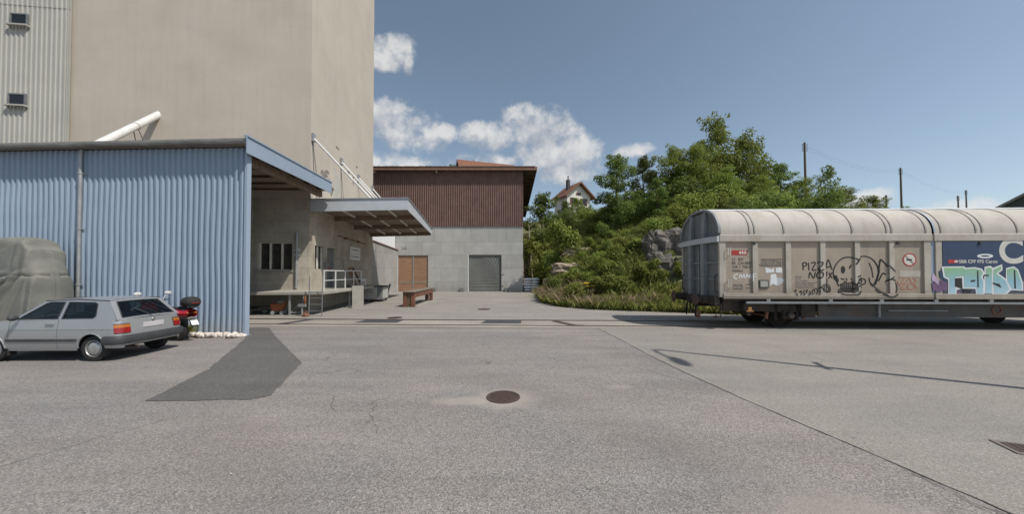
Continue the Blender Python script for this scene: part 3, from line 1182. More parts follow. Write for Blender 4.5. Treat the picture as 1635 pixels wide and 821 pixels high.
rail_t = thing('railing', "white painted steel tube railing along the dock edge by the door", 'railing', (0, 0, 0))
pts = [(-9.45, 16.85), (-9.53, 18.1), (-9.60, 19.3), (-9.68, 20.5), (-9.77, 21.7)]
for i, (x, y) in enumerate(pts):
    b = MB()
    b.box(x - 0.025, x + 0.025, y - 0.025, y + 0.025, 1.12, 2.10)
    b.build('post', M['white_metal'], rail_t)
b = MB()
for z in (2.125, 1.62):
    b.bar((pts[0][0], pts[0][1] - 0.025, z), (pts[-1][0], pts[-1][1] + 0.025, z), 0.05 if z > 2 else 0.04, 0.05 if z > 2 else 0.04)
b.build('bar', M['white_metal'], rail_t)

t = thing('ladder', "grey steel ladder standing against the dock edge", 'ladder', (-9.08, 15.5, 0), R(4))
b = MB()
for sx in (-0.29, 0.29):
    b.tube([(sx, 0, 0), (sx, 0.06, 1.85)], 0.022, 8)
b.build('side_rail', M['grey_metal'], t)
for k in range(4):
    b = MB()
    z = 0.25 + 0.29 * k
    b.tube([(-0.29, 0.01 + z * 0.03, z), (0.29, 0.01 + z * 0.03, z)], 0.016, 8)
    b.build('rung', M['grey_metal'], t)

# small canopy roof on the right wall of the silo
cp = thing('canopy', "flat pale metal canopy roof hung on rods over the dock", 'canopy', (0, 0, 0))
A_, B_, C_ = Vector((-10.62, 17.58, 5.86)), Vector((-5.68, 18.15, 6.06)), Vector((-6.82, 28.5, 5.72))
D_ = Vector((-11.8, 28.0, 5.55))
dn = Vector((0, 0, -0.62))
dn2 = Vector((0, 0, -0.44))


def fascia(p, q, d1, d2, th, name, mat, par, ins):
    b = MB()
    vs = [p, q, q + d2, p + d1]
    i = Vector(ins)
    vs2 = [v + i for v in vs]
    b.add(vs + vs2, [(0, 1, 2, 3), (7, 6, 5, 4), (0, 4, 5, 1), (1, 5, 6, 2), (2, 6, 7, 3), (3, 7, 4, 0)])
    return b.build(name, mat, par)


fascia(A_, B_, dn, dn, 0, 'fascia', M['fascia'], cp, (0, 0.04, 0))
fascia(B_ + Vector((0.002, 0.0, 0)), C_, dn, dn2, 0, 'fascia', M['fascia'], cp, (-0.04, 0, 0))
fascia(C_ + Vector((-0.045, -0.02, 0)), D_, dn2, dn2, 0, 'fascia', M['fascia'], cp, (0, -0.04, 0))
b = MB()
up = Vector((0, 0, 0.05))
o_ = [A_ + Vector((0, -0.05, 0)), B_ + Vector((0.06, -0.05, 0)), C_ + Vector((0.06, 0.06, 0)), D_ + Vector((0, 0.06, 0))]
b.add([p + Vector((0, 0, 0.003)) for p in o_] + [p + up for p in o_], [(3, 2, 1, 0), (4, 5, 6, 7), (0, 1, 5, 4), (1, 2, 6, 5), (2, 3, 7, 6), (3, 0, 4, 7)])
b.build('roof_sheet', M['zinc'], cp)
b = MB()
cz = Vector((0, 0, -0.30))
ins = [A_ + Vector((0, 0.06, 0)), B_ + Vector((-0.06, 0.06, 0)), C_ + Vector((-0.1, -0.06, 0)), D_ + Vector((0, -0.06, 0))]
b.add([p + cz for p in ins], [(3, 2, 1, 0)])
b.build('soffit', M['soffit'], cp)


def cpt(u, v, dz):
    """u across from the wall, v back"""
    p = A_.lerp(B_, u).lerp(D_.lerp(C_, u), v)
    return p + Vector((0, 0, dz))


for v in (0.30, 0.62, 0.975):
    b = MB()
    b.bar(cpt(0.0, v, -0.43), cpt(0.98, v, -0.43), 0.14, 0.24)
    b.build('cross_beam', M['beam'], cp)
for u in (0.25, 0.5, 0.75):
    b = MB()
    for va, vb in ((0.02, 0.285), (0.315, 0.605), (0.635, 0.96)):
        b.bar(cpt(u, va, -0.36), cpt(u, vb, -0.36), 0.10, 0.10)
    b.build('joist', M['frame'], cp)
for yl, zz in ((0.15, 9.22), (3.9, 9.18), (7.1, 9.05), (10.5, 9.1)):
    p = silo.matrix_basis @ Vector((0.05, yl, zz))
    p = Matrix.Translation(SI_C) @ Matrix.Rotation(SI_A, 4, 'Z') @ Vector((0.05, yl, zz))
    q = cpt(0.60, min(0.97, max(0.03, yl / 10.84)), 0.05)
    b = MB()
    b.tube([p, q], 0.055, 10)
    b.build('tie_rod', M['white_metal'], cp, smooth=True)
    b = MB()
    b.box(p.x - 0.03, p.x + 0.08, p.y - 0.12, p.y + 0.12, p.z - 0.2, p.z + 0.22)
    b.build('anchor_plate', M['zinc'], cp)

# two part white notice board on the side wall
silo_m = Matrix.Translation(SI_C) @ Matrix.Rotation(SI_A, 4, 'Z')
t = thing('notice_sign', "white two part notice sign on the shaded wall over the dock", 'sign', SI_C, SI_A)
b = MB()
b.box(0.02, 0.05, 5.6, 7.62, 3.40, 3.84)
b.build('plate', M['white_paint'], t)
b = MB()
b.box(0.02, 0.05, 5.6, 7.62, 2.93, 3.37)
b.build('plate', M['white_paint'], t)
b = MB()
r_ = random.Random(4)
for z0 in (3.6, 3.12):
    y = 5.78 if z0 > 3.5 else 6.15
    while y < 7.45:
        w = r_.uniform(0.03, 0.07)
        h = r_.choice((0.07, 0.09, 0.12))
        b.box(0.0505, 0.053, y, y + w, z0, z0 + h)
        y += w + r_.uniform(0.02, 0.05)
b.build('lettering', M['ink_grey'], t)['kind'] = 'stuff'
b = MB()
Mx = Matrix.Translation((0.052, 5.9, 3.15)) @ Matrix.Rotation(R(90), 4, 'Y')
b.lathe([(0.09, 0), (0.09, 0.003), (0.13, 0.003), (0.13, 0)], Mx, 20)
b.build('symbol', M['red_paint'], t)
# small prohibition plate by the downpipe
t = thing('warning_sign', "small white square prohibition sign beside the grey downpipe", 'sign', SI_C, SI_A)
b = MB()
b.box(-0.47, -0.15 - 0.05, -0.02, -0.008, 2.88, 3.26)
b.v = [(x - 0.27, y, z) for x, y, z in b.v]
b.build('plate', M['white_paint'], t)
b = MB()
Mx = Matrix.Translation((-0.605 - 0.0, -0.022, 3.08)) @ Matrix.Rotation(R(90), 4, 'X')
Mx = Matrix.Translation((-0.605, -0.0205, 3.08)) @ Matrix.Rotation(R(90), 4, 'X')
b.lathe([(0.085, 0), (0.085, 0.003), (0.12, 0.003), (0.12, 0)], Mx, 24)
b.build('symbol_ring', M['ink'], t)
b = MB()
b.lathe([(0.05, 0), (0.05, 0.003), (0.0, 0.003)], Mx, 16)
b.bar((-0.68, -0.0225, 3.0), (-0.53, -0.0225, 3.16), 0.003, 0.025, (0, 1, 0))
b.build('symbol', M['ink'], t)

# things by the dock
t = thing('leaning_board', "pale grey board leaning upright against the dock front", 'board', (-8.72, 19.0, 0), R(12))
b = MB()
b.box(-0.30, 0.30, -0.02, 0.02, 0, 1.28, Matrix.Rotation(R(-7), 4, 'X') @ Matrix.Rotation(R(-2), 4, 'Y'))
b.build('sheet', M['slab'], t)
b = MB()
b.box(-0.28, 0.28, 0.021, 0.05, 0.3, 0.36, Matrix.Rotation(R(-7), 4, 'X') @ Matrix.Rotation(R(-2), 4, 'Y'))
b.build('batten', M['wood_grey'], t)
t = thing('leaning_board', "narrow pale grey board leaning beside the right end of the metal cabinet", 'board', (-9.42, 25.2, 0), R(-65))
b = MB()
b.box(-0.5, 0.5, -0.02, 0.02, 0, 1.2, Matrix.Rotation(R(-12), 4, 'X'))
b.build('sheet', M['slab'], t)
b = MB()
b.box(-0.45, 0.45, 0.021, 0.05, 0.4, 0.46, Matrix.Rotation(R(-12), 4, 'X'))
b.build('batten', M['wood_grey'], t)
t = thing('metal_cabinet', "grey metal cabinet trolley on castors standing at the dock end", 'cabinet', (-9.6, 23.6, 0), R(4))
b = MB()
b.box(-0.62, 0.62, -0.55, 0.9, 0.16, 1.05)
b.build('body', M['grey_metal'], t, bevel=0.02)
b = MB()
b.box(-0.72, 0.70, -0.62, 1.0, 1.053, 1.10)
b.build('top', M['dark_metal'], t)
b = MB()
b.box(-0.60, 0.28, -0.572, -0.553, 0.2, 1.02)
d = b.build('door', M['clad'], t)
b = MB()
b.box(-0.25, 0.05, -0.588, -0.573, 0.66, 0.69)
b.build('handle', M['dark_metal'], d)
b = MB()
b.box(0.622, 0.635, -0.4, 0.75, 0.25, 0.98)
b.build('side_panel', M['clad'], t)
for sx in (-0.5, 0.5):
    for sy in (-0.45, 0.75):
        b = MB()
        Mx = Matrix.Translation((sx - 0.02, sy, 0.07)) @ Matrix.Rotation(R(90), 4, 'Y')
        b.lathe([(0.07, 0), (0.07, 0.04)], Mx, 14)
        b.box(sx - 0.03, sx - 0.021, sy - 0.03, sy + 0.03, 0.06, 0.16)
        b.build('castor', M['dark_metal'], t)
# planks and a broom leaning on the silo wall at the dock end
t = thing('leaning_plank', "brown timber plank leaning on the silo wall at the dock end", 'plank', (-10.95, 22.3, 1.12), SI_A)
b = MB()
b.bar((0.5, 0.0, 0.0), (0.1, 0.1, 1.25), 0.22, 0.04, (0, 1, 0))
b.build('board', M['door_wood'], t)
b = MB()
b.bar((0.85, 0.25, 0.0), (0.2, 0.35, 1.25), 0.12, 0.03, (0, 1, 0))
b.build('board', M['timber_dark'], t)
t = thing('broom', "wooden handled broom leaning on the shaded wall next to planks", 'broom', (-10.75, 20.9, 1.12), SI_A)
b = MB()
b.tube([(0.5, 0, 0.1), (0.12, 0.02, 1.75)], 0.016, 8)
b.build('handle', M['wood_grey'], t)
b = MB()
b.box(0.38, 0.62, -0.04, 0.04, 0.0, 0.1)
b.build('brush', M['timber_dark'], t)
t = thing('warning_plate', "small white plate with red mark standing at the railing end", 'sign', (-9.7, 21.9, 1.12), SI_A)
b = MB()
b.box(-0.15, 0.15, -0.01, 0.01, 0.08, 0.5)
b.build('plate', M['white_paint'], t)
b = MB()
b.lathe([(0.07, 0), (0.07, 0.004), (0.11, 0.004), (0.11, 0)], Matrix.Translation((0, -0.011, 0.22)) @ Matrix.Rotation(R(90), 4, 'X'), 18)
b.build('symbol', M['red_paint'], t)
b = MB()
b.box(-0.02, 0.02, -0.01, 0.01, 0.0, 0.08)
b.build('foot', M['dark_metal'], t)

# orange hand cart under the dock and a smaller dark trolley behind it
t = thing('hand_cart', "small orange cart with white wheels parked under the dock", 'cart', (-11.2, 16.1, 0), R(15))
t.scale = (0.72, 0.72, 0.85)
b = MB()
b.prism([(-0.34, 0.22), (0.3, 0.22), (0.46, 0.72), (0.1, 0.62), (-0.42, 0.66)], -0.24, 0.24, Matrix(((1, 0, 0, 0), (0, 0, 1, 0), (0, 1, 0, 0), (0, 0, 0, 1))))
b.build('tray', M['orange'], t, bevel=0.03)
b = MB()
b.ellipsoid((0.12, 0, 0.70), (0.28, 0.2, 0.16))
b.build('engine', M['grey_metal'], t, smooth=True)
for sx in (-0.26, 0.27):
    for sy in (-0.27, 0.27):
        b = MB()
        b.lathe([(0.04, -0.03), (0.10, -0.03), (0.12, 0), (0.10, 0.03), (0.04, 0.03)], Matrix.Translation((sx, sy, 0.12)) @ Matrix.Rotation(R(90), 4, 'X'), 18)
        b.build('wheel', M['zinc'], t, smooth=True)
b = MB()
b.tube([(-0.4, 0, 0.4), (-0.9, 0, 0.42), (-1.45, 0.1, 0.30)], 0.02, 6)
b.build('handle', M['wood_grey'], t)
t = thing('trolley', "low dark trolley in the shade behind the orange cart", 'trolley', (-12.6, 16.8, 0), R(8))
b = MB()
b.box(-0.5, 0.5, -0.3, 0.3, 0.24, 0.3)
b.build('deck', M['dark_metal'], t, bevel=0.01)
for sx in (-0.35, 0.35):
    for sy in (-0.26, 0.26):
        b = MB()
        b.lathe([(0.03, -0.03), (0.1, -0.03), (0.12, 0), (0.1, 0.03), (0.03, 0.03)], Matrix.Translation((sx, sy, 0.12)) @ Matrix.Rotation(R(90), 4, 'X'), 16)
        b.build('wheel', M['zinc'], t, smooth=True)
t = thing('meter_stand', "grey standpipe box with an orange lamp in front of the dock", 'standpipe', (-9.75, 15.6, 0))
b = MB()
b.box(-0.03, 0.03, -0.03, 0.03, 0, 0.42)
b.box(-0.18, 0.18, -0.06, 0.06, 0.42, 0.55)
b.build('box', M['zinc'], t, bevel=0.008)
b = MB()
b.tube([(0.14, 0, 0.55), (0.14, 0, 0.72), (0.14, 0, 0.95)], [0.03, 0.05, 0.025], 10)
b.build('lamp', M['orange'], t)
b = MB()
b.tube([(0.0, 0.05, 0.55), (0.0, 0.1, 0.95)], 0.02, 8)
b.build('pipe', M['grey_metal'], t)
t = thing('fuel_can', "small rusty brown can lying at the ladder foot", 'can', (-9.42, 15.35, 0))
b = MB()
b.ellipsoid((0, 0, 0.08), (0.16, 0.1, 0.09), None, 9, 6, 0.25, random.Random(2))
b.build('lump', M['rust'], t)
t.name = 'fuel_can'
b = MB()
b.tube([(-0.08, 0, 0.14), (-0.12, 0, 0.24), (-0.02, 0, 0.28), (0.06, 0, 0.2)], 0.018, 6)
b.build('handle', M['rust'], t)

# ------------------------------------------------------------------ blue shed with its canopy roof
SH_A = math.atan(-0.04)
SH_O = Vector((-8.48, 10.66, 0))
shed = thing('blue_shed', "light blue corrugated metal shed with a projecting roof", 'shed', SH_O, SH_A)
prof = corrug_profile(-13, -0.02, 0.19, 0.045, 'trap')


def dented(u, d, z):
    w = 0.016 * mnoise.noise((u * 0.9, z * 0.45, 1.0)) + 0.007 * mnoise.noise((u * 4.0, z * 1.3, 2.0))
    sx = 0.02 * mnoise.noise((u * 0.5, z * 0.6, 7.0))
    return (min(u + sx * (1 if u < -0.1 else 0), -0.02), -d * (1 + 6 * w) - w, z)


corrugated(prof, 0.03, 6.0, dented, [0.03 + 5.97 * k / 40 for k in range(41)]).build('front_wall', M['blue'], shed, smooth=True)
b = MB()
r_ = random.Random(71)
for zc in (0.55, 1.9, 3.3, 4.7):
    for k in range(68):
        u = -12.95 + 0.19 * k
        b.lathe([(0.011, 0.0), (0.011, 0.006), (0.0, 0.007)], Matrix.Translation((u + 0.035, -0.004, zc + r_.uniform(-.01, .01))) @ Matrix.Rotation(R(90), 4, 'X'), 6)
b.build('screws', M['grey_metal'], shed)['kind'] = 'stuff'
b = MB()
b.box(-13, -0.03, 0.02, 0.09, 0.02, 6.0)
b.box(-0.03, 0.05, -0.05, 0.12, 0.0, 5.86)
b.build('wall_frame', M['blue_trim'], shed)
# roof sheet (rises towards the silo); right edge carries the fascia
FR = SH_O + Vector((0.20, -0.30, 0))
FE = Vector((-9.22, 17.0, 0))
zf, zb = 6.02, 6.30


def wl(p):     # world -> shed local
    return (Matrix.Translation(SH_O) @ Matrix.Rotation(SH_A, 4, 'Z')).inverted() @ Vector(p)


LFx, LFy = -21.5, 10.9
roof_pts = [Vector((LFx, LFy, zf)), Vector((FR.x, FR.y + 0.02, zf)), Vector((FE.x, FE.y, zb)), Vector((FE.x - 0.06, FE.y + 0.40, zb)), Vector((-10.2, 17.56, zb)), Vector((-10.75, 17.56, zb)), Vector((LFx, 16.38, zb))]
b = MB()
rp = [wl(p) for p in roof_pts]
th = Vector((0, 0, 0.10))
n = len(rp)
b.add(rp + [p + th for p in rp], [tuple(reversed(range(n))), tuple(range(n, 2 * n))] + [(i, (i + 1) % n, n + (i + 1) % n, n + i) for i in range(n)])
b.build('roof', M['soffit'], shed)
fa = [wl((FR.x, FR.y, 5.74)), wl((FE.x, FE.y, 6.06)), wl((FE.x, FE.y, 6.60)), wl((FR.x, FR.y, 6.26))]
b = MB()
xo = Vector((0.035, 0, 0))
b.add(fa + [p + xo for p in fa], [(0, 1, 2, 3), (7, 6, 5, 4), (0, 4, 5, 1), (1, 5, 6, 2), (2, 6, 7, 3), (3, 7, 4, 0)])
b.build('fascia', M['blue_trim'], shed)
b = MB()
b.bar(wl((FR.x, FR.y, 6.285)) , wl((FE.x, FE.y, 6.625)), 0.14, 0.05)
b.build('flashing', M['blue_trim'], shed)
# under the roof: main beam, purlins
b = MB()
b.bar(wl((-8.75, 10.85, 5.72)), wl((-9.75, 17.0, 6.02)), 0.16, 0.30)
b.build('beam', M['beam'], shed)
for k in range(5):
    f_ = 0.12 + 0.21 * k
    y = 10.9 + f_ * 6.1
    z = zf + (zb - zf) * f_ - 0.055
    b = MB()
    b.bar(wl((-20, y + 0.2, z)), wl((FR.x + (FE.x - FR.x) * f_ - 0.06, y, z)), 0.10, 0.10)
    b.build('purlin', M['timber_dark'], shed)
# gutter and its downpipe
b = MB()
g0, g1 = wl((-21.5, 10.62 + 0.26, 6.06)), wl((-8.30, 10.36, 6.13))
gp = []
for k in range(9):
    a = math.pi * k / 8
    gp.append((0.085 * math.cos(a), -0.085 * math.sin(a)))
nseg = 24
vs, fs = [], []
for i in range(nseg + 1):
    p = g0.lerp(g1, i / nseg)
    sag = 0.012 * math.sin(i * 1.3) * (1 if i < nseg else 0)
    for (dy, dz) in gp:
        vs.append((p.x, p.y + dy, p.z + dz + sag))
for i in range(nseg):
    for k in range(8):
        a = i * 9 + k
        fs.append((a, a + 1, a + 10, a + 9))
b.add(vs, fs)
p0, p1 = g0 + Vector((0, 0.11, 0.02)), g1 + Vector((0, 0.11, 0.02))
b.bar(p0, p1, 0.05, 0.2)
b.build('gutter', M['gutter'], shed)
b = MB()
dp = wl((-13.95, 10.80, 0))
b.tube([(dp.x, dp.y, 6.0), (dp.x, dp.y - 0.02, 5.8), (dp.x, dp.y - 0.02, 0.1)], 0.05, 10)
for z in (1.6, 3.4, 5.2):
    b.tube([(dp.x, dp.y - 0.02, z), (dp.x, dp.y - 0.02, z + 0.05)], 0.065, 10)
    b.bar((dp.x, dp.y, z + 0.02), (dp.x + 0.12, dp.y + 0.02, z + 0.02), 0.03, 0.03)
b.build('downpipe', M['zinc'], shed, smooth=True)

# ------------------------------------------------------------------ hall at the back
HY = 35.71
hall = thing('warehouse_hall', "concrete hall with brown corrugated upper storey and overhanging roof", 'building', (0, HY, 0))
dw = [(-12.15, 0.03), (-8.95, 0.03), (-8.95, 3.87), (-12.15, 3.87)]
dg_ = [(-4.66, 0.03), (-1.15, 0.03), (-1.15, 3.94), (-4.66, 3.94)]
hw = panel([(-16, 0), (1.17, 0), (1.17, 7.08), (-16, 7.08)], [dw, dg_], lambda u, v: (u, 0, v), 'concrete_wall', M['conc_hall'], hall)
reveal(dw, lambda u, v, d: (u, d, v), 0.25, 'reveal', M['conc_hall'], hw)
reveal(dg_, lambda u, v, d: (u, d, v), 0.25, 'reveal', M['conc_hall'], hw)
b = MB()
b.box(1.15, 1.17, 0.004, 30, 0, 7.08)
b.box(-16, 1.14, 0.3, 0.32, 0, 7.08)
b.build('side_wall', M['conc_hall'], hall)
prof = corrug_profile(-16, 1.15, 0.235, 0.055, 'sin')
corrugated(prof, 6.98, 10.2, lambda u, d, z: (u, -0.06 - d, z)).build('cladding', M['brown'], hall)
corrugated(prof, 10.15, 13.0, lambda u, d, z: (u, -0.035 - d, z)).build('cladding', M['brown'], hall)
b = MB()
b.box(1.12, 1.19, -0.10, -0.005, 6.98, 13.0)
b.box(-16, 1.18, 0.0, 30, 7.09, 13.0)
b.build('upper_wall', M['brown'], hall)
b = MB()
b.box(-18, 2.62, -0.56, 30.5, 13.10, 13.22)
b.build('roof', M['roof'], hall)
rl = random.Random(5)
b = MB()
for k in range(90):
    x = -16 + k * 0.205
    b.box(x, x + 0.2, -0.66, 0.2, 13.222 + rl.uniform(0, 0.006), 13.25 + rl.uniform(-0.005, 0.035))
b.build('eave_tiles', M['roof'], hall)
b = MB()
b.box(-18, 2.64, -0.60, -0.563, 12.86, 13.215)
b.box(2.622, 2.655, -0.56, 30.5, 12.92, 13.215)
b.build('fascia', M['brown_trim'], hall)
for k in range(20):
    b = MB()
    y = 0.6 + 1.5 * k
    b.box(1.20, 2.60, y, y + 0.14, 12.84, 13.095)
    b.build('rafter', M['timber_dark'], hall)
for x in (-14.6, -8.05):
    b = MB()
    b.box(x, x + 0.14, -0.55, -0.12, 12.6, 13.09)
    b.build('bracket', M['beam'], hall)
b = MB()
b.tube([(1.2, 9.0, 13.2), (1.2, 9.0, 14.2)], 0.12, 12)
b.tube([(1.2, 9.0, 14.2), (1.2, 9.0, 14.28)], 0.17, 12)
b.build('flue', M['dark_metal'], hall)
# wooden double door
b = MB()
for k in range(24):
    z0 = 0.06 + k * 0.157
    for xa, xb in ((-12.13, -10.62), (-10.50, -8.97)):
        b.box(xa, xb, 0.10 + (0.004 if k % 2 else 0), 0.16, z0, z0 + 0.153)
d = b.build('wooden_door', M['door_wood'], hall)
M['door_faded'] = pm('door_faded', (0.27, 0.20, 0.14), 0.8, var=0.2, scale=2, stretch=(1, 1, 8))
b = MB()
b.box(-12.1, -10.64, 0.085, 0.099, 0.86, 1.16)
b.box(-10.48, -9.0, 0.085, 0.099, 0.86, 1.16)
b.build('kick_board', M['door_faded'], d)
b = MB()
b.box(-10.615, -10.505, 0.06, 0.13, 0.06, 3.84)
b.build('centre_post', M['zinc'], d)
# grey curtain door with sagging folds
b = MB()


def curtain(u, v):
    x = -4.62 + u * 3.42
    z = 0.05 + v * 3.86
    du, dv = 1 - u, v - 0.46
    w = 0.035 * math.sin(38 * math.atan2(dv, du + 0.02)) * math.exp(-((du) / 0.33) ** 2) * min(1, du * 8)
    w += 0.012 * math.sin(z * 19) * math.exp(-(v / 0.3) ** 2)
    w += 0.02 * math.sin(x * 2.1 + z)
    return (x, 0.13 + w, z)


b.grid(curtain, 60, 60)
d = b.build('curtain_door', M['door_grey'], hall, smooth=True)
b = MB()
b.box(-4.72, -4.63, -0.02, 0.09, 0.0, 3.94)
b.build('guide_rail', M['white_wall'], d)
b = MB()
b.box(-1.16, -1.12, -0.02, 0.05, 0.0, 3.94)
b.build('guide_rail', M['dark_metal'], d)
b = MB()
b.box(-12.3, -12.17, -0.015, 0.10, 0, 3.87)
b.build('door_frame', M['white_wall'], hall)
b = MB()
b.box(-11.75, -11.2, -0.02, 0.0 - 0.002, 4.55, 4.85)
for k in range(5):
    b.box(-11.72, -11.23, -0.035, -0.021, 4.58 + k * 0.05, 4.61 + k * 0.05)
b.build('vent', M['conc_hall'], hall)
for z, L_ in ((1.85, 0.28), (0.62, 0.2)):
    b = MB()
    b.bar((-1.08, -0.02, z), (-1.08 + L_, -0.05, z + 0.06), 0.03, 0.03)
    b.build('latch', M['rust'], hall)
for x, lab in ((-12.77, "grey concrete wheel guard block left of the wooden door"), (-11.1 + 2.55, "grey concrete wheel guard block right of the wooden door"), (-5.3, "grey concrete wheel guard block left of the grey curtain"), (-0.55, "grey concrete wheel guard block right of the grey curtain")):
    xx = {-12.77: -12.77, -8.55: -8.30}.get(round(x, 2), x)
    t = thing('guard_block', lab, 'block', (xx, HY - 0.3, 0), 0, 'guard blocks along the hall wall')
    b = MB()
    b.prism([(-0.24, 0.0), (0.24, 0.0), (0.22, 0.46), (-0.22, 0.46)], -0.22, 0.24, Matrix(((1, 0, 0, 0), (0, 0, 1, 0), (0, 1, 0, 0), (0, 0, 0, 1))))
    b.build('body', M['grey_metal'], t, bevel=0.03)
    b = MB()
    b.box(-0.28, -0.241, -0.15, 0.15, 0.02, 0.2)
    b.build('foot', M['dark_metal'], t)

# low annex wall between silo and hall with white panels above it
t = thing('annex', "low concrete side wall with white panels above between silo and hall", 'building', (0, 0, 0))
b = MB()
b.add([(-11.85, 28.45, 0), (-12.2, 35.68, 0), (-12.2, 35.68, 4.42), (-11.85, 28.45, 4.72)], [(0, 1, 2, 3)])
b.add([(-12.15, 28.45, 0), (-12.5, 35.68, 0), (-12.5, 35.68, 4.42), (-12.15, 28.45, 4.72)], [(3, 2, 1, 0)])
b.add([(-11.85, 28.45, 4.72), (-12.2, 35.68, 4.42), (-12.5, 35.68, 4.42), (-12.15, 28.45, 4.72)], [(0, 1, 2, 3)])
M['conc_annex'] = pm('conc_annex', (0.33, 0.32, 0.30), 0.9, var=0.10, scale=0.9, bump=0.1, bscale=10, streak=0.25)
wall_joints(M['conc_annex'], (-0.05, 1), 2.3, 1.42, 0.016, 0.62, 0.0, -0.35)
b.build('concrete_wall', M['conc_annex'], t)
b = MB()
b.bar((-11.95, 28.45, 4.76), (-12.3, 35.66, 4.46), 0.4, 0.07)
b.build('coping', M['brown_trim'], t)
b = MB()
b.box(-12.9, -12.45, 28.5, 35.6, 4.0, 7.3)
b.build('white_panel', M['white_wall'], t)

# timber loading trestle on the apron
t = thing('timber_trestle', "low brown timber trestle with grey top standing on the apron", 'trestle', (-6.03, 19.55, 0), 0)
b = MB()
b.prism([(-0.34, -0.08), (0.40, -0.08), (0.28, 4.95), (-0.22, 4.95)], 0.86, 0.93)
b.build('top', M['wood_grey'], t, bevel=0.01)
b = MB()
b.bar((0.28, 0.1, 0.70), (0.20, 4.8, 0.70), 0.12, 0.30)
b.bar((-0.22, 0.1, 0.70), (-0.14, 4.8, 0.70), 0.12, 0.30)
b.build('side_beam', M['wood_bench'], t, bevel=0.01)
for x, y in ((-0.22, 0.1), (0.24, 0.1), (-0.12, 4.7), (0.18, 4.7)):
    b = MB()
    b.box(x - 0.11, x + 0.11, y - 0.1, y + 0.1, 0, 0.85)
    b.build('leg', M['wood_bench'], t, bevel=0.01)
b = MB()
b.box(-0.09, 0.11, 0.05, 0.15, 0, 0.84)
b.build('filler', M['timber_dark'], t)
b = MB()
b.bar((-5.45, 19.3, 0.05), (-5.55, 24.6, 0.05), 0.12, 0.1)
o = struct(b.build('kerb', M['slab']))

# wooden stair up along the hall and white sacks stacked under it
t = thing('wooden_stair', "steep weathered wooden stair climbing beside the brown hall", 'stairs', (0, 0, 0))
b = MB()
for x in (1.32, 2.22):
    b.bar((x, 36.2, 0.1), (x, 44.2, 7.3), 0.06, 0.26)
b.build('stringer', M['wood_grey'], t)
for k in range(26):
    b = MB()
    y, z = 36.45 + k * 0.302, 0.28 + k * 0.272
    b.box(1.36, 2.19, y - 0.14, y + 0.14, z, z + 0.045)
    b.build('tread', M['wood_grey'], t)
b = MB()
b.bar((2.24, 36.2, 1.15), (2.24, 44.2, 8.35), 0.06, 0.10)
b.build('handrail', M['wood_grey'], t)
for k in range(5):
    b = MB()
    y, z = 36.3 + k * 1.9, 0.1 + k * 1.71
    b.box(2.21, 2.27, y - 0.04, y + 0.04, z, z + 1.1)
    b.build('post', M['wood_grey'], t)
sk = None
r_ = random.Random(11)
for k in range(10):
    lvl, pos = k // 2, k % 2
    lab = "white plastic wrapped sack stacked beneath the foot of the wooden stair"
    if sk is None:
        sk = MB()
        sk.ellipsoid((0, 0, 0.14), (0.50, 0.34, 0.15), None, 16, 8, 0.05, random.Random(3))
        sk = sk.build('white_sack', M['white_bag'], None, smooth=True)
        o = sk
    else:
        o = sk.copy()
        col.objects.link(o)
    o.location = (1.75 + 0.72 * pos + r_.uniform(-.05, .05), 35.75 + r_.uniform(-.1, .1), 0.02 + 0.29 * lvl)
    o.rotation_euler = (0, 0, r_.uniform(-0.2, 0.2))
    tag(o, lab, 'sack', 'white sacks under the stair')

# ------------------------------------------------------------------ hill
EDGE = [(-60, 33), (-2, 30), (2.0, 27.6), (2.05, 22.3), (3.0, 19.6), (4.5, 18.3), (6, 17.7), (8.2, 16.95), (10.7, 16.0), (16, 15.7), (25, 15.5), (120, 14)]


def edge_dist(x, y):
    """distance beyond the foot of the bank (positive on the hill)"""
    best, sgn = 1e9, 1
    for i in range(len(EDGE) - 1):
        ax, ay = EDGE[i]
        bx, by = EDGE[i + 1]
        dx, dy = bx - ax, by - ay
        t = max(0, min(1, ((x - ax) * dx + (y - ay) * dy) / (dx * dx + dy * dy)))
        qx, qy = ax + t * dx, ay + t * dy
        d = math.hypot(x - qx, y - qy)
        if d < best - 1e-9:
            best = d
            sgn = 1 if dx * (y - ay) - dy * (x - ax) > 0 else -1
    return best * sgn


def smooth(a, b_, x):
    t = max(0.0, min(1.0, (x - a) / (b_ - a)))
    return t * t * (3 - 2 * t)




def hill_z(x, y):
    d = edge_dist(x, y)
    if d <= 0:
        return -0.25
    k = [(0, -0.02), (1.5, 0.35), (4, 1.9), (14, 7.7), (22, 9.2), (40, 12.6), (80, 17), (400, 24)]
    for i in range(len(k) - 1):
        if d <= k[i + 1][0]:
            f = (d - k[i][0]) / (k[i + 1][0] - k[i][0])
            z = k[i][1] + f * (k[i + 1][1] - k[i][1])
            break
    else:
        z = 24
    # ground falls away to the right
    fall = smooth(18, 40, x) * 3.2
    z = z - fall * smooth(4, 16, d)
    amp = min(1.0, d / 4)
    z += amp * 0.55 * mnoise.noise((x * 0.22, y * 0.22, 0.0)) + amp * 0.2 * mnoise.noise((x * 0.7, y * 0.7, 3.0))
    # rock step near the wagon end
    z += 1.3 * math.exp(-((x - 10.6) / 2.6) ** 2 - ((y - 22.6) / 2.4) ** 2)
    # cutting beside and behind the hall
    if y > 29:
        pit = max((x - 3.1) * 1.8, (y - 66.5) * 2.0) - 0.2
        z = min(z, pit) if pit < z else z
    return z


